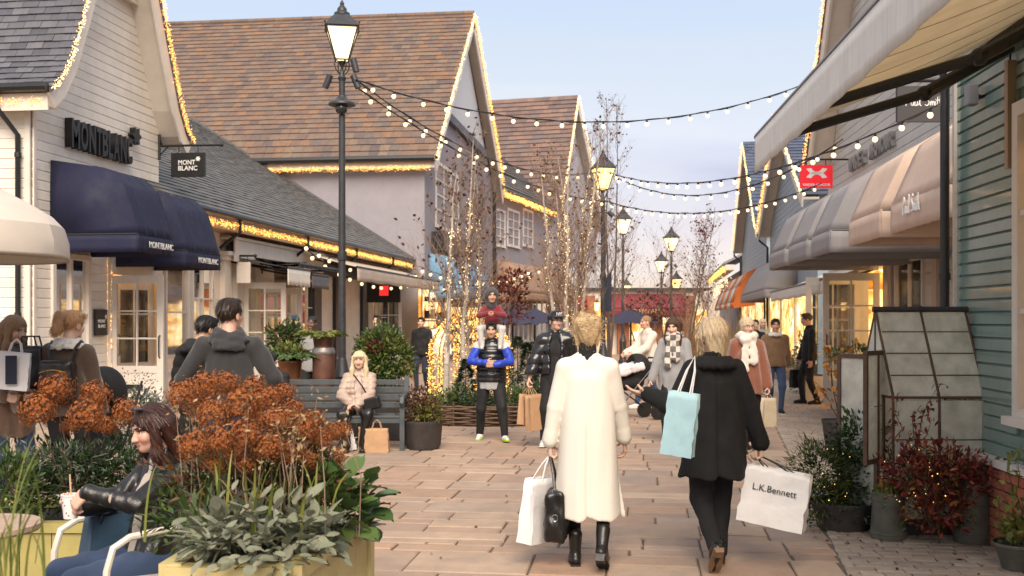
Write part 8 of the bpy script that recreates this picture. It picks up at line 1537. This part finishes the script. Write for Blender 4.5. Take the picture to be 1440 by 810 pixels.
# lit dome sculpture
DC = GD(660,19.4); dm = thing('light_sculpture',DC,'golden light-covered dome frame glowing behind the birch trunks','light sculpture'); rD = .72; hD = 1.75; ar = []
for k in range(12):
 a = 2 * math.pi * k / 12; pts = [DC + Vector((rD * math.cos(a),rD * math.sin(a),0)),DC + Vector((rD * math.cos(a),rD * math.sin(a),1.05))] + [DC + Vector((rD * math.cos(t) * math.cos(a),rD * math.cos(t) * math.sin(a),1.05 + (hD - 1.05) * math.sin(t))) for t in np.linspace(.15,1.5,6)]; ar.append(pts); mb = MB(); mb.tube(pts,.012,5); mb.build('hoop',mat('gold wire',(.4,.25,.08),.4,.1,metal=.6),dm)
for k,pts in enumerate(ar): lr = led_run('bulb_string',pts,260,.05,.015,m_gold,None,cat=None); lr.parent = dm
for o in dm.children:
 if o.name.startswith('bulb_string'): o.location = Vector(o.location) - Vector(dm.location)
L_crim = leafmat('crimson leaves',[(.15,.02,.022),(.24,.04,.03),(.32,.075,.045),(.085,.016,.018)])
m_can = mat('churn grey paint',(.115,.115,.095),.55,.25,9,.25,60,metal=.2,dirt=.25)
c = G(1249,757); pot(c,[(.125,0),(.132,.03),(.118,.25),(.122,.27),(.122,.30),(.118,.36)],m_can,'short grey green metal can planted with a red leaved sapling','milk_can','can',bands=[(.05,.130,.02),(.30,.120,.02)])
c2 = G(1368,762); pot(c2,[(.135,0),(.14,.04),(.128,.42),(.118,.50),(.10,.53),(.10,.56)],m_can,'tall grey green milk churn against the brick plinth','milk_churn','churn',bands=[(.06,.138,.025),(.30,.131,.02)])
tk = thing('moss_tuft',c + Vector((0,0,.36)),'mossy grass tuft in the top of the short metal can','plant'); blades(tk,c + Vector((0,0,.34)),.05,240,.12,.004,L_yel,8)
def sapling(c,tips_,n,m,label,name='red_sapling',size=.06,asp=.42,r_=.007,seed=0,cat='sapling',extra=True):
 root = thing(name,c,label,cat); S_ = []; P = []; rr_ = np.random.default_rng(seed)
 for t in tips_:
  p = np.array(c,float); t = np.array(t,float); k = 6; pr = p
  for i in range(1,k + 1): q = p + (t - p) * i / k + rr_.normal(size=3) * .018 * (i < k); S_.append((pr,q,r_ * (1.1 - .14 * i),r_ * (1 - .14 * i) + .001)); pr = q
  for i in range(n // len(tips_)): u = rr_.uniform(.45,1.03); P.append(p + (t - p) * u + rr_.normal(size=3) * .035)
 V,F = segs_mesh(S_,5); np_mesh('stem',V,F,m_stem,root); P = np.array(P); d = rr_.normal(size=P.shape) + np.array([0,0,-.5]); V,F = leafset(P,d,size,asp,'pt',rr_,.2); np_mesh('leaf',V,F,m,root,kind='stuff'); return root
sapling(c + Vector((0,0,.34)),[W3(1262,555,8.0),W3(1295,570,7.95),W3(1318,545,8.0),W3(1240,640,8.0),W3(1310,590,7.9)],130,L_crim,'leggy sapling with crimson leaves growing from the short metal can',seed=3)
shrub(W3(1310,690,7.95),[((0,0,.08),(.22,.17,.18)),((.16,.0,.16),(.2,.15,.13)),((-.16,.0,.12),(.16,.14,.15)),((.04,-.05,-.14),(.20,.15,.15)),((.02,0,.28),(.2,.13,.10)),((.24,-.03,.02),(.12,.1,.12))],1250,.064,.42,L_crim,'dense crimson leaved shrub in front of the greenhouse glass',extra=[('green_leaf',L_mid,260,.05,.4,[((.0,-.02,-.02),(.32,.2,.3))]),('rust_leaf',L_amber,260,.05,.4,[((0,-.02,.05),(.3,.2,.3))])],seed=61,base=(0,0,-.28))
sapling(c2 + Vector((0,0,.55)),[W3(1348,640,7.8),W3(1395,668,7.7),W3(1418,650,7.7),W3(1375,640,7.8),W3(1330,655,7.9)],130,L_crim,'spray of bright crimson leaves hanging out of the tall milk churn',seed=4,size=.058)
bx_ = thing('crate',G(1330,752),'small black wooden crate behind the crimson shrub','crate'); mb = MB(); mb.box(G(1330,745) + Vector((0,0,.09)),(.26,.2,.18),R(-8)); mb.build('side_panel',m_lead,bx_,bevel=.006)
c = G(1186,742); pot(c,[(.20,0),(.25,.18),(.262,.20),(.262,.22)],m_lead,'low dark bowl hidden by the trailing bush beside the greenhouse door')
shrub(c + Vector((0,.05,.40)),[((-.12,0,.02),(.28,.26,.26)),((.10,0,.05),(.24,.22,.26)),((-.02,-.06,-.20),(.36,.30,.19)),((.06,0,.27),(.19,.17,.18))],3400,.045,.40,L_dark,'dense trailing green bush beside the greenhouse door',extra=[('feathery_leaf',L_yel,1500,.06,.12,[((-.2,-.07,.1),(.24,.2,.2)),((-.18,-.12,-.14),(.24,.18,.16))]),('variegated_leaf',L_mid,420,.055,.5,[((.12,-.06,.32),(.16,.14,.26))])],seed=62,base=(0,0,-.2))
c = G(1432,800); pot(c,[(.10,0),(.15,.15),(.16,.16),(.16,.18)],m_can,'zinc bowl of yellow green rosettes at the picture edge'); shrub(c + Vector((0,0,.26)),[((0,0,0),(.14,.14,.10))],500,.035,.6,L_yel,'yellow green succulent rosettes in the zinc bowl at the picture edge',seed=63)
sapling(c + Vector((.02,.1,.2)),[W3(1418,640,6.9),W3(1436,628,6.9),W3(1408,695,6.9),W3(1442,690,6.9),W3(1425,730,6.9)],90,L_yel,'climbing plant with yellow green leaves at the picture edge by the brick plinth','climber',.06,.6,.005,6,'plant')
# climber and pots by the white door
c = GD(1180,13); pot(c,[(.15,0),(.2,.4),(.21,.42),(.21,.45)],m_lead,'dark pot of the twining amber leaved vine near the white doors'); sapling(c + Vector((0,0,.45)),[W3(1160,462,13),W3(1188,455,13),W3(1150,540,13),W3(1200,480,13),W3(1168,500,12.8)],90,L_amber,'twining vine with amber leaves in front of the white doors','vine',.09,.6,.010,7,'vine')
shrub(GD(1205,14) + Vector((0,0,1.2)),[((0,0,0),(.35,.2,.14))],500,.07,.35,L_mid,'green rosemary-like plant above the greenhouse door panel',seed=66,base=(0,0,-1.1))
shrub(GD(1128,24) + Vector((0,0,.5)),[((0,0,0),(.3,.3,.45)),((.1,0,.5),(.25,.25,.3))],600,.10,.4,L_yel,'yellow leaved plant against the shop wall beyond the white doors',seed=67,base=(0,0,-.45))
lt_ = led_run('fairy_lights',[W3(1240,640,7.85),W3(1290,620,7.8),W3(1330,680,7.8),W3(1270,700,7.8),W3(1180,690,8.0),W3(1150,650,8.0),W3(1200,620,8.0)],34,.06,.0055,m_gold,'scatter of tiny amber lights in the crimson shrub and trailing bush','lights on the birches',.05)
rr_ = np.random.default_rng(77); P = np.array([[1.2 + rr_.uniform(0,1.2),7.0 + rr_.uniform(0,3.5),.012] for _ in range(26)] + [[-2.6 + rr_.uniform(-1,1.6),7.2 + rr_.uniform(0,5),.012] for _ in range(22)]); V,F = leafset(P,rr_.normal(size=P.shape) * np.array([1,1,.12]),.045,.6,'pt',rr_); tag(np_mesh('fallen_leaves',V,F,L_brn,kind='stuff'),'few brown fallen leaves scattered on the paving','fallen leaves')
sk = thing('seed_stalks',W3(345,700,4.7),'straw coloured dried seed stalks among the rust hydrangeas','plant'); tp = [W3(RNG.uniform(245,490),RNG.uniform(560,660),RNG.uniform(4.2,4.9)) for _ in range(46)]; S_ = []
for t in tp: b = np.array((t.x + RNG.normal() * .05,t.y + RNG.normal() * .05,.78)); m_ = (b + np.array(t)) / 2 + RNG.normal(size=3) * .02; S_ += [(b,m_,.003,.0025),(m_,np.array(t),.0025,.0012)]
V,F = segs_mesh(S_,4); np_mesh('stem',V,F,m_twig,sk); P = np.concatenate([np.array(t) + RNG.normal(size=(16,3)) * np.array([.02,.02,.05]) for t in tp]); V,F = leafset(P,RNG.normal(size=P.shape) + np.array([0,0,.6]),.026,.45,'pt',RNG); np_mesh('seed_head',V,F,leafmat('straw seed',[(.34,.22,.10),(.42,.30,.16),(.26,.14,.06)]),sk,kind='stuff')
# ================================================================== bench, greenhouse, lamps, strings, parasols
m_bench = mat('bench grey paint',(.065,.075,.082),.5,.15,8,.2,50,dirt=.1)
b0,b1 = GD(398,14.05),GD(574,14.05); bx0 = (b1 - b0).normalized(); bn = Vector((bx0.y,-bx0.x,0)); bL = (b1 - b0).length; bench = thing('bench',(b0 + b1) / 2,'slate grey slatted garden bench with the woman in beige on it','bench')
def bq(x,y,z): return b0 + bx0 * x - bn * (-y) + Vector((0,0,z))
def bbox(mb,x0,x1,y0,y1,z0,z1): mb.hexa([bq(*q) for q in [(x0,y0,z0),(x1,y0,z0),(x1,y1,z0),(x0,y1,z0),(x0,y0,z1),(x1,y0,z1),(x1,y1,z1),(x0,y1,z1)]])
for k in range(5): mb = MB(); bbox(mb,.03,bL - .03,.02 + .095 * k,.10 + .095 * k,.415,.44); mb.build('seat_slat',m_bench,bench,bevel=.004)
for k in range(4): mb = MB(); z = .50 + .10 * k; y = -.06 - .018 * k; bbox(mb,.03,bL - .03,y - .02,y,z,z + (.075 if k < 3 else .07)); mb.build('back_slat',m_bench,bench,bevel=.004)
for x in (0,bL - .06,bL * .5 - .03):
 if x in (0,bL - .06):
  mb = MB(); mb.hexa([bq(*q) for q in [(x,-.08,0),(x + .06,-.08,0),(x + .06,-.0,0),(x,-.0,0),(x,-.17,.92),(x + .06,-.17,.92),(x + .06,-.11,.92),(x,-.11,.92)]]); mb.build('leg',m_bench,bench)
  mb = MB(); bbox(mb,x,x + .06,.43,.50,0,.63); mb.build('leg',m_bench,bench)
  mb = MB(); mb.tube([bq(x + .03,-.12,.70),bq(x + .03,.1,.70),bq(x + .03,.38,.67),bq(x + .03,.50,.66),bq(x + .03,.54,.61),bq(x + .03,.50,.57)],.032,8); mb.build('arm',m_bench,bench,smooth=True)
mb = MB(); bbox(mb,.06,bL - .06,.44,.47,.35,.41); mb.build('rail',m_bench,bench)
paper_bag(G(530,636) + Vector((0,.0,0)),.30,.30,.13,R(6),m_kraft,'wide brown kraft bag on the paving before the woman in beige',crumple=.005,handles=None); paper_bag(G(513,634) + Vector((-.03,.08,0)),.15,.30,.12,R(10),m_kraft,'narrow brown kraft bag standing behind the wide one by the bench',crumple=.004); paper_bag(G(492,634),.17,.26,.09,R(-20),m_paper,'white paper bag leaning by the bench beside the rust hydrangeas',tilt=(-14,0))
# greenhouse
m_gw = mat('weathered iron glazing bar',(.13,.075,.048),.75,.3,12,.3,60); m_gg = glass('greenhouse glass',(.95,.95,.90),.08,.85,(.97,.95,.84))
gl,gr_ = W3(1256,448,8.25),W3(1386,448,8.25); gax = Vector((gr_.x - gl.x,gr_.y - gl.y,0)); gw = gax.length; gax.normalize(); gd_ = Vector((-gax.y,gax.x,0)) + Vector((-.16,0,0)); gd_.normalize(); O_ = Vector((gl.x,gl.y,0)); dp = .56; ez_ = 1.07; rz_ = W3(1300,437,8.6).z
gh = thing('greenhouse',O_ + gax * gw / 2 + gd_ * dp / 2,'small antique iron framed greenhouse with cloudy panes beside the teal shop','greenhouse')
def gp_(x,y,z): return O_ + gax * (x * gw) + gd_ * (y * dp) + Vector((0,0,z))
bars = [((0,0,0),(0,0,ez_)),((.5,0,0),(.5,0,ez_)),((1,0,0),(1,0,ez_)),((0,1,0),(0,1,ez_)),((1,1,0),(1,1,ez_)),((.5,1,0),(.5,1,ez_)),((0,0,ez_),(0,.5,rz_)),((.5,0,ez_),(.5,.5,rz_)),((1,0,ez_),(1,.5,rz_)),((0,1,ez_),(0,.5,rz_)),((1,1,ez_),(1,.5,rz_)),((.5,1,ez_),(.5,.5,rz_)),((0,0,ez_),(1,0,ez_)),((0,1,ez_),(1,1,ez_)),((0,0,ez_),(0,1,ez_)),((1,0,ez_),(1,1,ez_)),((0,0,.12),(1,0,.12)),((0,1,.12),(1,1,.12)),((1,0,.12),(1,1,.12)),((0,.5,0),(0,.5,rz_))]
for a,b in bars: mb = MB(); mb.tube([gp_(*a),gp_(*b)],.0100,4); mb.build('frame_bar',m_gw,gh)
mb = MB(); mb.tube([gp_(-.03,.5,rz_ + .01),gp_(1.03,.5,rz_ + .01)],.026,6); mb.tube([gp_(.49,.5,rz_ + .012),gp_(.51,.5,rz_ + .012)],.032,6); mb.build('ridge',m_lead,gh)
def gpane(q):
 mb = MB(); a,b,c,d = [gp_(*p_) for p_ in q]; n_ = (b - a).cross(c - a).normalized() * .003; mb.hexa([a,b,c,d,a + n_,b + n_,c + n_,d + n_]); mb.build('pane',m_gg,gh)
nr = 4
for i in range(2):
 x0,x1 = i * .5 + .018,i * .5 + .482
 for k in range(nr):
  t0,t1 = k / nr,(k + 1.03) / nr; f = lambda t: (.5 * t,ez_ + (rz_ - ez_) * t)
  for sgn in (0,1):
   ya,za = f(t0); yb,zb = f(min(t1,1)); ya,yb = (ya,yb) if not sgn else (1 - ya,1 - yb); gpane([(x0,ya,za + .004 * k),(x1,ya,za + .004 * k),(x1,yb,zb + .004 * k),(x0,yb,zb + .004 * k)])
  if k: mb = MB(); y_,z_ = f(t0); mb.tube([gp_(x0,y_ - .012,z_),gp_(x1,y_ - .012,z_)],.005,4); mb.build('glazing_bar',m_gw,gh)
 for k in range(3):
  z0,z1 = .13 + (ez_ - .15) * k / 3,.13 + (ez_ - .15) * (k + 1) / 3 - .004
  for y_ in (0,1): gpane([(x0,y_,z0),(x1,y_,z0),(x1,y_,z1),(x0,y_,z1)])
  if k: mb = MB(); mb.tube([gp_(x0,-.012,z0),gp_(x1,-.012,z0)],.005,4); mb.build('glazing_bar',m_gw,gh)
for y0,y1 in ((.02,.48),(.52,.98)):
 gpane([(1,y0,.13),(1,y1,.13),(1,y1,ez_),(1,y0,ez_)])
 gpane([(0,y0,.13),(0,y1,.13),(0,y1,ez_),(0,y0,ez_)]) if y0 > .4 else None
for x_ in (0,1): mb = MB(); a,b,c = gp_(x_,.02,ez_ + .01),gp_(x_,.98,ez_ + .01),gp_(x_,.5,rz_ - .03); mb.prism([a,b,c],gax * .003); mb.build('pane',m_gg,gh)
mb = MB(); mb.hexa([gp_(*q) for q in [(.02,.02,.0),(.98,.02,.0),(.98,.98,.0),(.02,.98,.0),(.02,.02,.10),(.98,.02,.10),(.98,.98,.10),(.02,.98,.10)]]); mb.build('base',m_lead,gh)
mb = MB(); mb.hexa([gp_(*q) for q in [(.05,.3,.78),(.95,.3,.78),(.95,.9,.78),(.05,.9,.78),(.05,.3,.80),(.95,.3,.80),(.95,.9,.80),(.05,.9,.80)]]); mb.build('shelf',mat('weathered shelf',(.36,.26,.20),.8,.2,8),gh)
shrub(gp_(.5,.5,.5),[((-.15,0,0),(.2,.2,.3)),((.15,0,.1),(.2,.2,.35))],420,.06,.45,L_mid,'green plants growing inside the cloudy greenhouse',seed=71,base=(0,0,-.4)); led_run('fairy_lights',[gp_(.1,.5,.3),gp_(.5,.6,.7),(gp_(.9,.5,.4)),gp_(.4,.4,.9)],40,.06,.008,m_gold,'few amber lights behind the greenhouse glass','lights on the birches')
# open greenhouse door: two framed leaves
for px0,px1,D0,D1,y0,y1,nm,lb in ((1177,1233,8.75,8.35,497,690,'greenhouse_door','wide framed glass door panel standing open beside the greenhouse'),(1219,1245,8.15,8.45,494,655,'greenhouse_door','narrow framed glass door leaf standing open beside the greenhouse')):
 a,b = GD(px0,D0),GD(px1,D1); zt = W3(px0,y0,D0).z; zb = max(.02,W3(px0,y1,D0).z) if px0 > 1200 else .05; d_ = thing(nm,(a + b) / 2,lb,'door','open greenhouse doors'); dx = (b - a).normalized(); nn_ = Vector((-dx.y,dx.x,0)) * .03; th_ = .035
 def rc(p,q,z0,z1): mb = MB(); mb.hexa([p + Vector((0,0,z0)),q + Vector((0,0,z0)),q + nn_ + Vector((0,0,z0)),p + nn_ + Vector((0,0,z0)),p + Vector((0,0,z1)),q + Vector((0,0,z1)),q + nn_ + Vector((0,0,z1)),p + nn_ + Vector((0,0,z1))]); return mb
 rc(a,a + dx * th_,zb,zt).build('stile',m_gw,d_); rc(b - dx * th_,b,zb,zt).build('stile',m_gw,d_); rc(a + dx * th_,b - dx * th_,zt - th_,zt).build('rail',m_gw,d_); rc(a + dx * th_,b - dx * th_,zb,zb + th_).build('rail',m_gw,d_); w_ = nn_; nn_ = nn_ * .15;
 zm = (zb + zt) / 2; rc(a + dx * th_ + w_ * .4,b - dx * th_ + w_ * .4,zb + th_,zm - .004).build('pane',m_gg,d_); rc(a + dx * th_ + w_ * .4,b - dx * th_ + w_ * .4,zm + .004,zt - th_).build('pane',m_gg,d_)
# lamp posts
m_lg = glow('lantern glass',(1.0,.66,.22),1.5,True); m_lg2 = glow('lantern glass daylight',(1.0,.76,.40),1.25,True)
def lamp(px,D,ytop,label,cctv=False,s=1.0,gm=None):
 g_ = GD(px,D); H_ = W3(px,ytop,D).z; r = thing('street_lamp',g_,label,'street lamp','street lamps'); L = lambda z: g_ + Vector((0,0,z))
 zg1 = H_ - .44 * s; zg0 = zg1 - .46 * s
 mb = MB(); mb.lathe([(.17,0),(.17,.12),(.13,.16),(.125,.78),(.14,.82),(.10,.92),(.075,1.05),(.062,1.1)],g_,12); mb.build('base',m_iron,r,smooth=True)
 mb = MB(); mb.tube([L(1.08),L(2.6),L(zg0 - .30 * s)],[.060,.054,.046],14); mb.lathe([(.07,2.55),(.075,2.58),(.07,2.68)],g_,12); mb.build('post',m_iron,r,smooth=True)
 mb = MB(); mb.lathe([(.045,zg0 - .32 * s),(.065,zg0 - .26 * s),(.03,zg0 - .2 * s),(.02,zg0 - .1 * s),(.07 * s,zg0 - .02)],g_,10)
 for k in range(4): a = math.pi / 2 * k + math.pi / 4; u = Vector((math.cos(a),math.sin(a),0)); mb.tube([L(zg0 - .22 * s) + u * .03,L(zg0 - .15 * s) + u * .10 * s,L(zg0 - .06 * s) + u * .13 * s,L(zg0 + .0 * s) + u * .10 * s,L(zg0 - .03 * s) + u * .06 * s],.010 * s,5)
 mb.build('cradle',m_iron,r,smooth=True)
 ang = YAW + R(9); M_ = Matrix.Rotation(ang,3,'Z'); a0,a1 = .095 * s,.225 * s
 mb = MB(); sq = lambda w,z: [L(z) + M_ @ Vector((x * w,y * w,0)) for x,y in ((-1,-1),(1,-1),(1,1),(-1,1))]
 mb.hexa(sq(a0 - .006,zg0) + sq(a1 - .008,zg1)); mb.build('lantern_glass',gm or m_lg,r)
 mb = MB()
 for p,q in zip(sq(a0,zg0),sq(a1,zg1)): mb.tube([p,q],.012 * s,5)
 for w,z in ((a0,zg0),(a1,zg1)): p = sq(w,z); [mb.tube([p[i],p[(i + 1) % 4]],.013 * s,5) for i in range(4)]
 mb.build('lantern_frame',m_iron,r)
 mb = MB(); mb.hexa(sq(a1 + .03 * s,zg1 + .012) + sq(.11 * s,zg1 + .20 * s)); mb.lathe([(.12 * s,zg1 + .205 * s),(.12 * s,zg1 + .24 * s),(.075 * s,zg1 + .27 * s),(.07 * s,zg1 + .31 * s),(.03 * s,zg1 + .36 * s),(.034 * s,zg1 + .39 * s),(.005,zg1 + .44 * s)],g_,12)
 for p in sq(a1 + .025 * s,zg1 + .02): mb.ball(p + Vector((0,0,.03 * s)),.018 * s,6,4)
 mb.build('lantern_roof',m_iron,r)
 mb = MB(); z = zg0 - .38 * s
 if cctv:
  zc = W3(px,148,D).z; rt = Vector((math.cos(YAW),math.sin(YAW),0)); fw = Vector((-math.sin(YAW),math.cos(YAW),0))
  q = MB(); q.lathe([(.06,.14),(.075,.11),(.13,.06),(.20,.03),(.205,.0),(.12,-.03)],L(zc),18); q.build('camera_housing',m_iron,r,smooth=True); q = MB(); q.ball(L(zc - .06) + fw * -.05,.095,12,8); q.build('camera_dome',mat('smoked dome',(.02,.02,.022),.12,0,coat=.5),r,smooth=True)
  for sg,z_,t in ((-1,.34,.10),(1,.34,.10),(1,.58,.08)): q = MB(); c_ = L(zc + z_) + rt * (sg * .20) - fw * .03; q.tube([c_ + Vector((sg * .05 * (1 if t > .09 else .4),0,-.09)),c_ + Vector((-sg * .03,0,.10))],.05,10); q.tube([c_,L(zc + z_)],.014,5); q.build('spotlight',m_iron,r,smooth=True)
 else:
  rt = Vector((math.cos(YAW),math.sin(YAW),0))
  for sg in (-1,1): mb = MB(); c_ = L(zg0 - .55 * s) + rt * (sg * .17); mb.tube([c_ + rt * sg * .06 + Vector((0,0,-.06)),c_ - rt * sg * .05 + Vector((0,0,.05))],.055,8); mb.tube([c_,L(zg0 - .5 * s)],.014,5); mb.build('spotlight',m_iron,r,smooth=True)
 return r
LA = 15.9
lamp(481,LA,0,'tall black lamp post with lit lantern, camera dome and spotlights behind the bench',True,gm=m_lg2)
lamp(848,24,210,'black lamp post with amber lantern in front of the bare tree'); lamp(876,40,290,'black lamp post with bright lantern standing clear against the sky behind the navy parasol',gm=m_lg2,s=1.15); lamp(944,43,318,'black lamp post with bright lantern among red-leaved twigs',gm=m_lg2,s=1.1); lamp(930,50,353,'shorter lamp post just behind the one among red-leaved twigs',gm=m_lg2,s=1.1); lamp(951,62,380,'distant amber lantern below the lantern among twigs',s=1.2); lamp(881,85,390,'small distant lantern above the burgundy canopy',s=1.5); lamp(899,95,406,'smallest distant lantern just above the restaurant roof',s=1.4)
# festoon strings
bm_ = MB(); bm_.ball((0,0,0),1,10,8); me_bulb = bpy.data.meshes.new('bulb'); me_bulb.from_pydata(bm_.v,[],bm_.f); me_bulb.materials.append(m_bulb); me_bulb.polygons.foreach_set('use_smooth',[True] * len(bm_.f))
bm_ = MB(); bm_.lathe([(.45,.8),(.55,.9),(.55,1.7),(.3,1.95),(.12,2.2)],(0,0,0),8); me_sock = bpy.data.meshes.new('socket'); me_sock.from_pydata(bm_.v,[],bm_.f); me_sock.materials.append(m_black)
def festoon(p0,p1,sag,n,label,r=.034,via=None,t0=.03,t1=.97):
 p0,p1 = Vector(p0),Vector(p1); root = thing('string_light',p0,label,'string lights','festoon strings over the street'); f = lambda t: p0.lerp(p1,t) - Vector((0,0,sag * 4 * t * (1 - t))); mb = MB(); mb.tube([f(i / 40) for i in range(41)],.010,5); mb.build('cable',m_black,root); mb = MB(); mb.tube([f(i / 40) + Vector((.01,.01,.015 * math.sin(i * 1.3))) for i in range(41)],.006,4); mb.build('support_wire',m_black,root)
 rg_ = random.Random(len(label))
 for i in range(n): t = t0 + (t1 - t0) * (i + rg_.uniform(-.12,.12)) / (n - 1); c = f(t) - Vector((0,0,r * 2.1)); inst(me_bulb,'bulb',root,c,(0,0,0),(r,r,r * 1.05)); inst(me_sock,'socket',root,c,(0,0,0),(r,r,r))
 return root
hA = W3(500,112,LA - .1); h2 = W3(850,240,24); h3 = W3(852,283,24)
festoon(hA,W3(1122,122,18.5),.62,20,'highest festoon string spanning from the lamp with cameras to the cream awning')
festoon(hA,h2,.55,17,'festoon string from the lamp with cameras to the amber lantern post'); festoon(W3(503,124,LA - .1),h3,.35,18,'lowest festoon string from the lamp with cameras to the amber lantern post')
festoon(h2,W3(1335,140,11.5),.55,24,'festoon string from the amber lantern post to the charcoal script sign'); festoon(W3(848,239,24.2),W3(1185,196,18),.75,18,'festoon string from the amber lantern post to the bracket by the red sign'); festoon(h3,W3(1155,258,21.5),.42,24,'lowest right festoon string ending under the red sign')
e0 = W3(425,340,26); festoon(e0,W3(588,384,36),.35,13,'short festoon string hanging along the taupe awning',.05); festoon(W3(588,374,37),W3(748,378,44),.5,14,'festoon string in front of the blue awning',.06); festoon(W3(600,398,37),W3(800,345,52),.9,16,'festoon string sagging before the brown awnings',.06); festoon(W3(432,352,26),W3(600,388,37),.55,12,'second short festoon string below the eaves lights',.05)
# parasols
def parasol(px,D,ytop,wpx,label,m):
 g_ = GD(px,D); zt = W3(px,ytop,D).z; rr_ = wpx / 2 * D / FPX; r = thing('parasol',g_,label,'parasol','parasols'); mb = MB(); n = 8; V = [g_ + Vector((0,0,zt))]
 for k in (1,2,3):
  for i in range(n * 2): a = math.pi * i / n; q = rr_ * k / 3 * (1 if i % 2 == 0 else .945); V.append(g_ + Vector((q * math.cos(a),q * math.sin(a),zt - .30 * rr_ * 1.7 * (k / 3) ** 1.1 + (0 if i % 2 == 0 else -.02 * k))))
 F = [(0,1 + i,1 + (i + 1) % 16) for i in range(16)] + [(1 + k * 16 + i,1 + (k + 1) * 16 + i,1 + (k + 1) * 16 + (i + 1) % 16,1 + k * 16 + (i + 1) % 16) for k in range(2) for i in range(16)]; mb.add(V,F); o = mb.build('canopy',m,r); o.modifiers.new('cloth','SOLIDIFY').thickness = .006
 mb = MB(); mb.tube([g_,g_ + Vector((0,0,zt + .08))],.03,8); mb.build('pole',m_black,r)
 for i in range(8): a = 2 * math.pi * i / 8; mb = MB(); u = Vector((math.cos(a),math.sin(a),0)); mb.tube([g_ + Vector((0,0,zt - .05)),g_ + u * rr_ * .97 + Vector((0,0,zt - .30 * rr_ * 1.7 - .02))],.008,4); mb.build('rib',m_black,r)
 return r
m_pn = mat('navy parasol canvas',(.030,.028,.055),.8,.12,3,.2,150)
parasol(721,28,434,78,'navy cafe parasol nearer the man with the child',m_pn); parasol(752,29.5,433,74,'navy cafe parasol just behind the capped person',m_pn); parasol(887,33,433,78,'navy cafe parasol in front of the burgundy restaurant',m_pn)
# pushchair by the white door and a banner on the far lamp
pc_ = GD(146,9.9); pu = thing('pushchair',pc_,'black pushchair hood beside the brown shearling jacket','pushchair'); V,F = sdf([ell(np.array(pc_) + np.array([0,0,.98]),(.20,.24,.26)),cap(np.array(pc_) + np.array([0,0,.55]),np.array(pc_) + np.array([0,-.25,.5]),.17)],.015,.04,[ell(np.array(pc_) + np.array([.0,-.22,.85]),(.19,.2,.2))]); np_mesh('hood',V,F,c_black,pu)
for sg in (-1,1):
 mb = MB(); mb.tube([pc_ + Vector((sg * .2,.35,1.08)),pc_ + Vector((sg * .2,.05,.6)),pc_ + Vector((sg * .2,-.35,.1))],.013,6); mb.build('frame',m_black,pu)
 for y in (-.35,.3): mb = MB(); mb.tube([pc_ + Vector((sg * .22 - .015,y,.1)),pc_ + Vector((sg * .22 + .015,y,.1))],.1,14); mb.build('wheel',m_black,pu)
bn_ = thing('banner',W3(855,385,24.3),'dark narrow banner on the post of the amber lantern','banner'); p = W3(850,438,24.2); q = W3(859,388,24.2); mb = MB(); mb.hexa([p,p + Vector((.16,.02,0)),p + Vector((.16,.05,0)),p + Vector((0,.03,0))] + [v + Vector((0,0,q.z - p.z + k)) for v,k in ((p,-.1),(p + Vector((.16,.02,0)),.12),(p + Vector((.16,.05,0)),.12),(p + Vector((0,.03,0)),-.1))]); mb.build('cloth',c_navy,bn_)
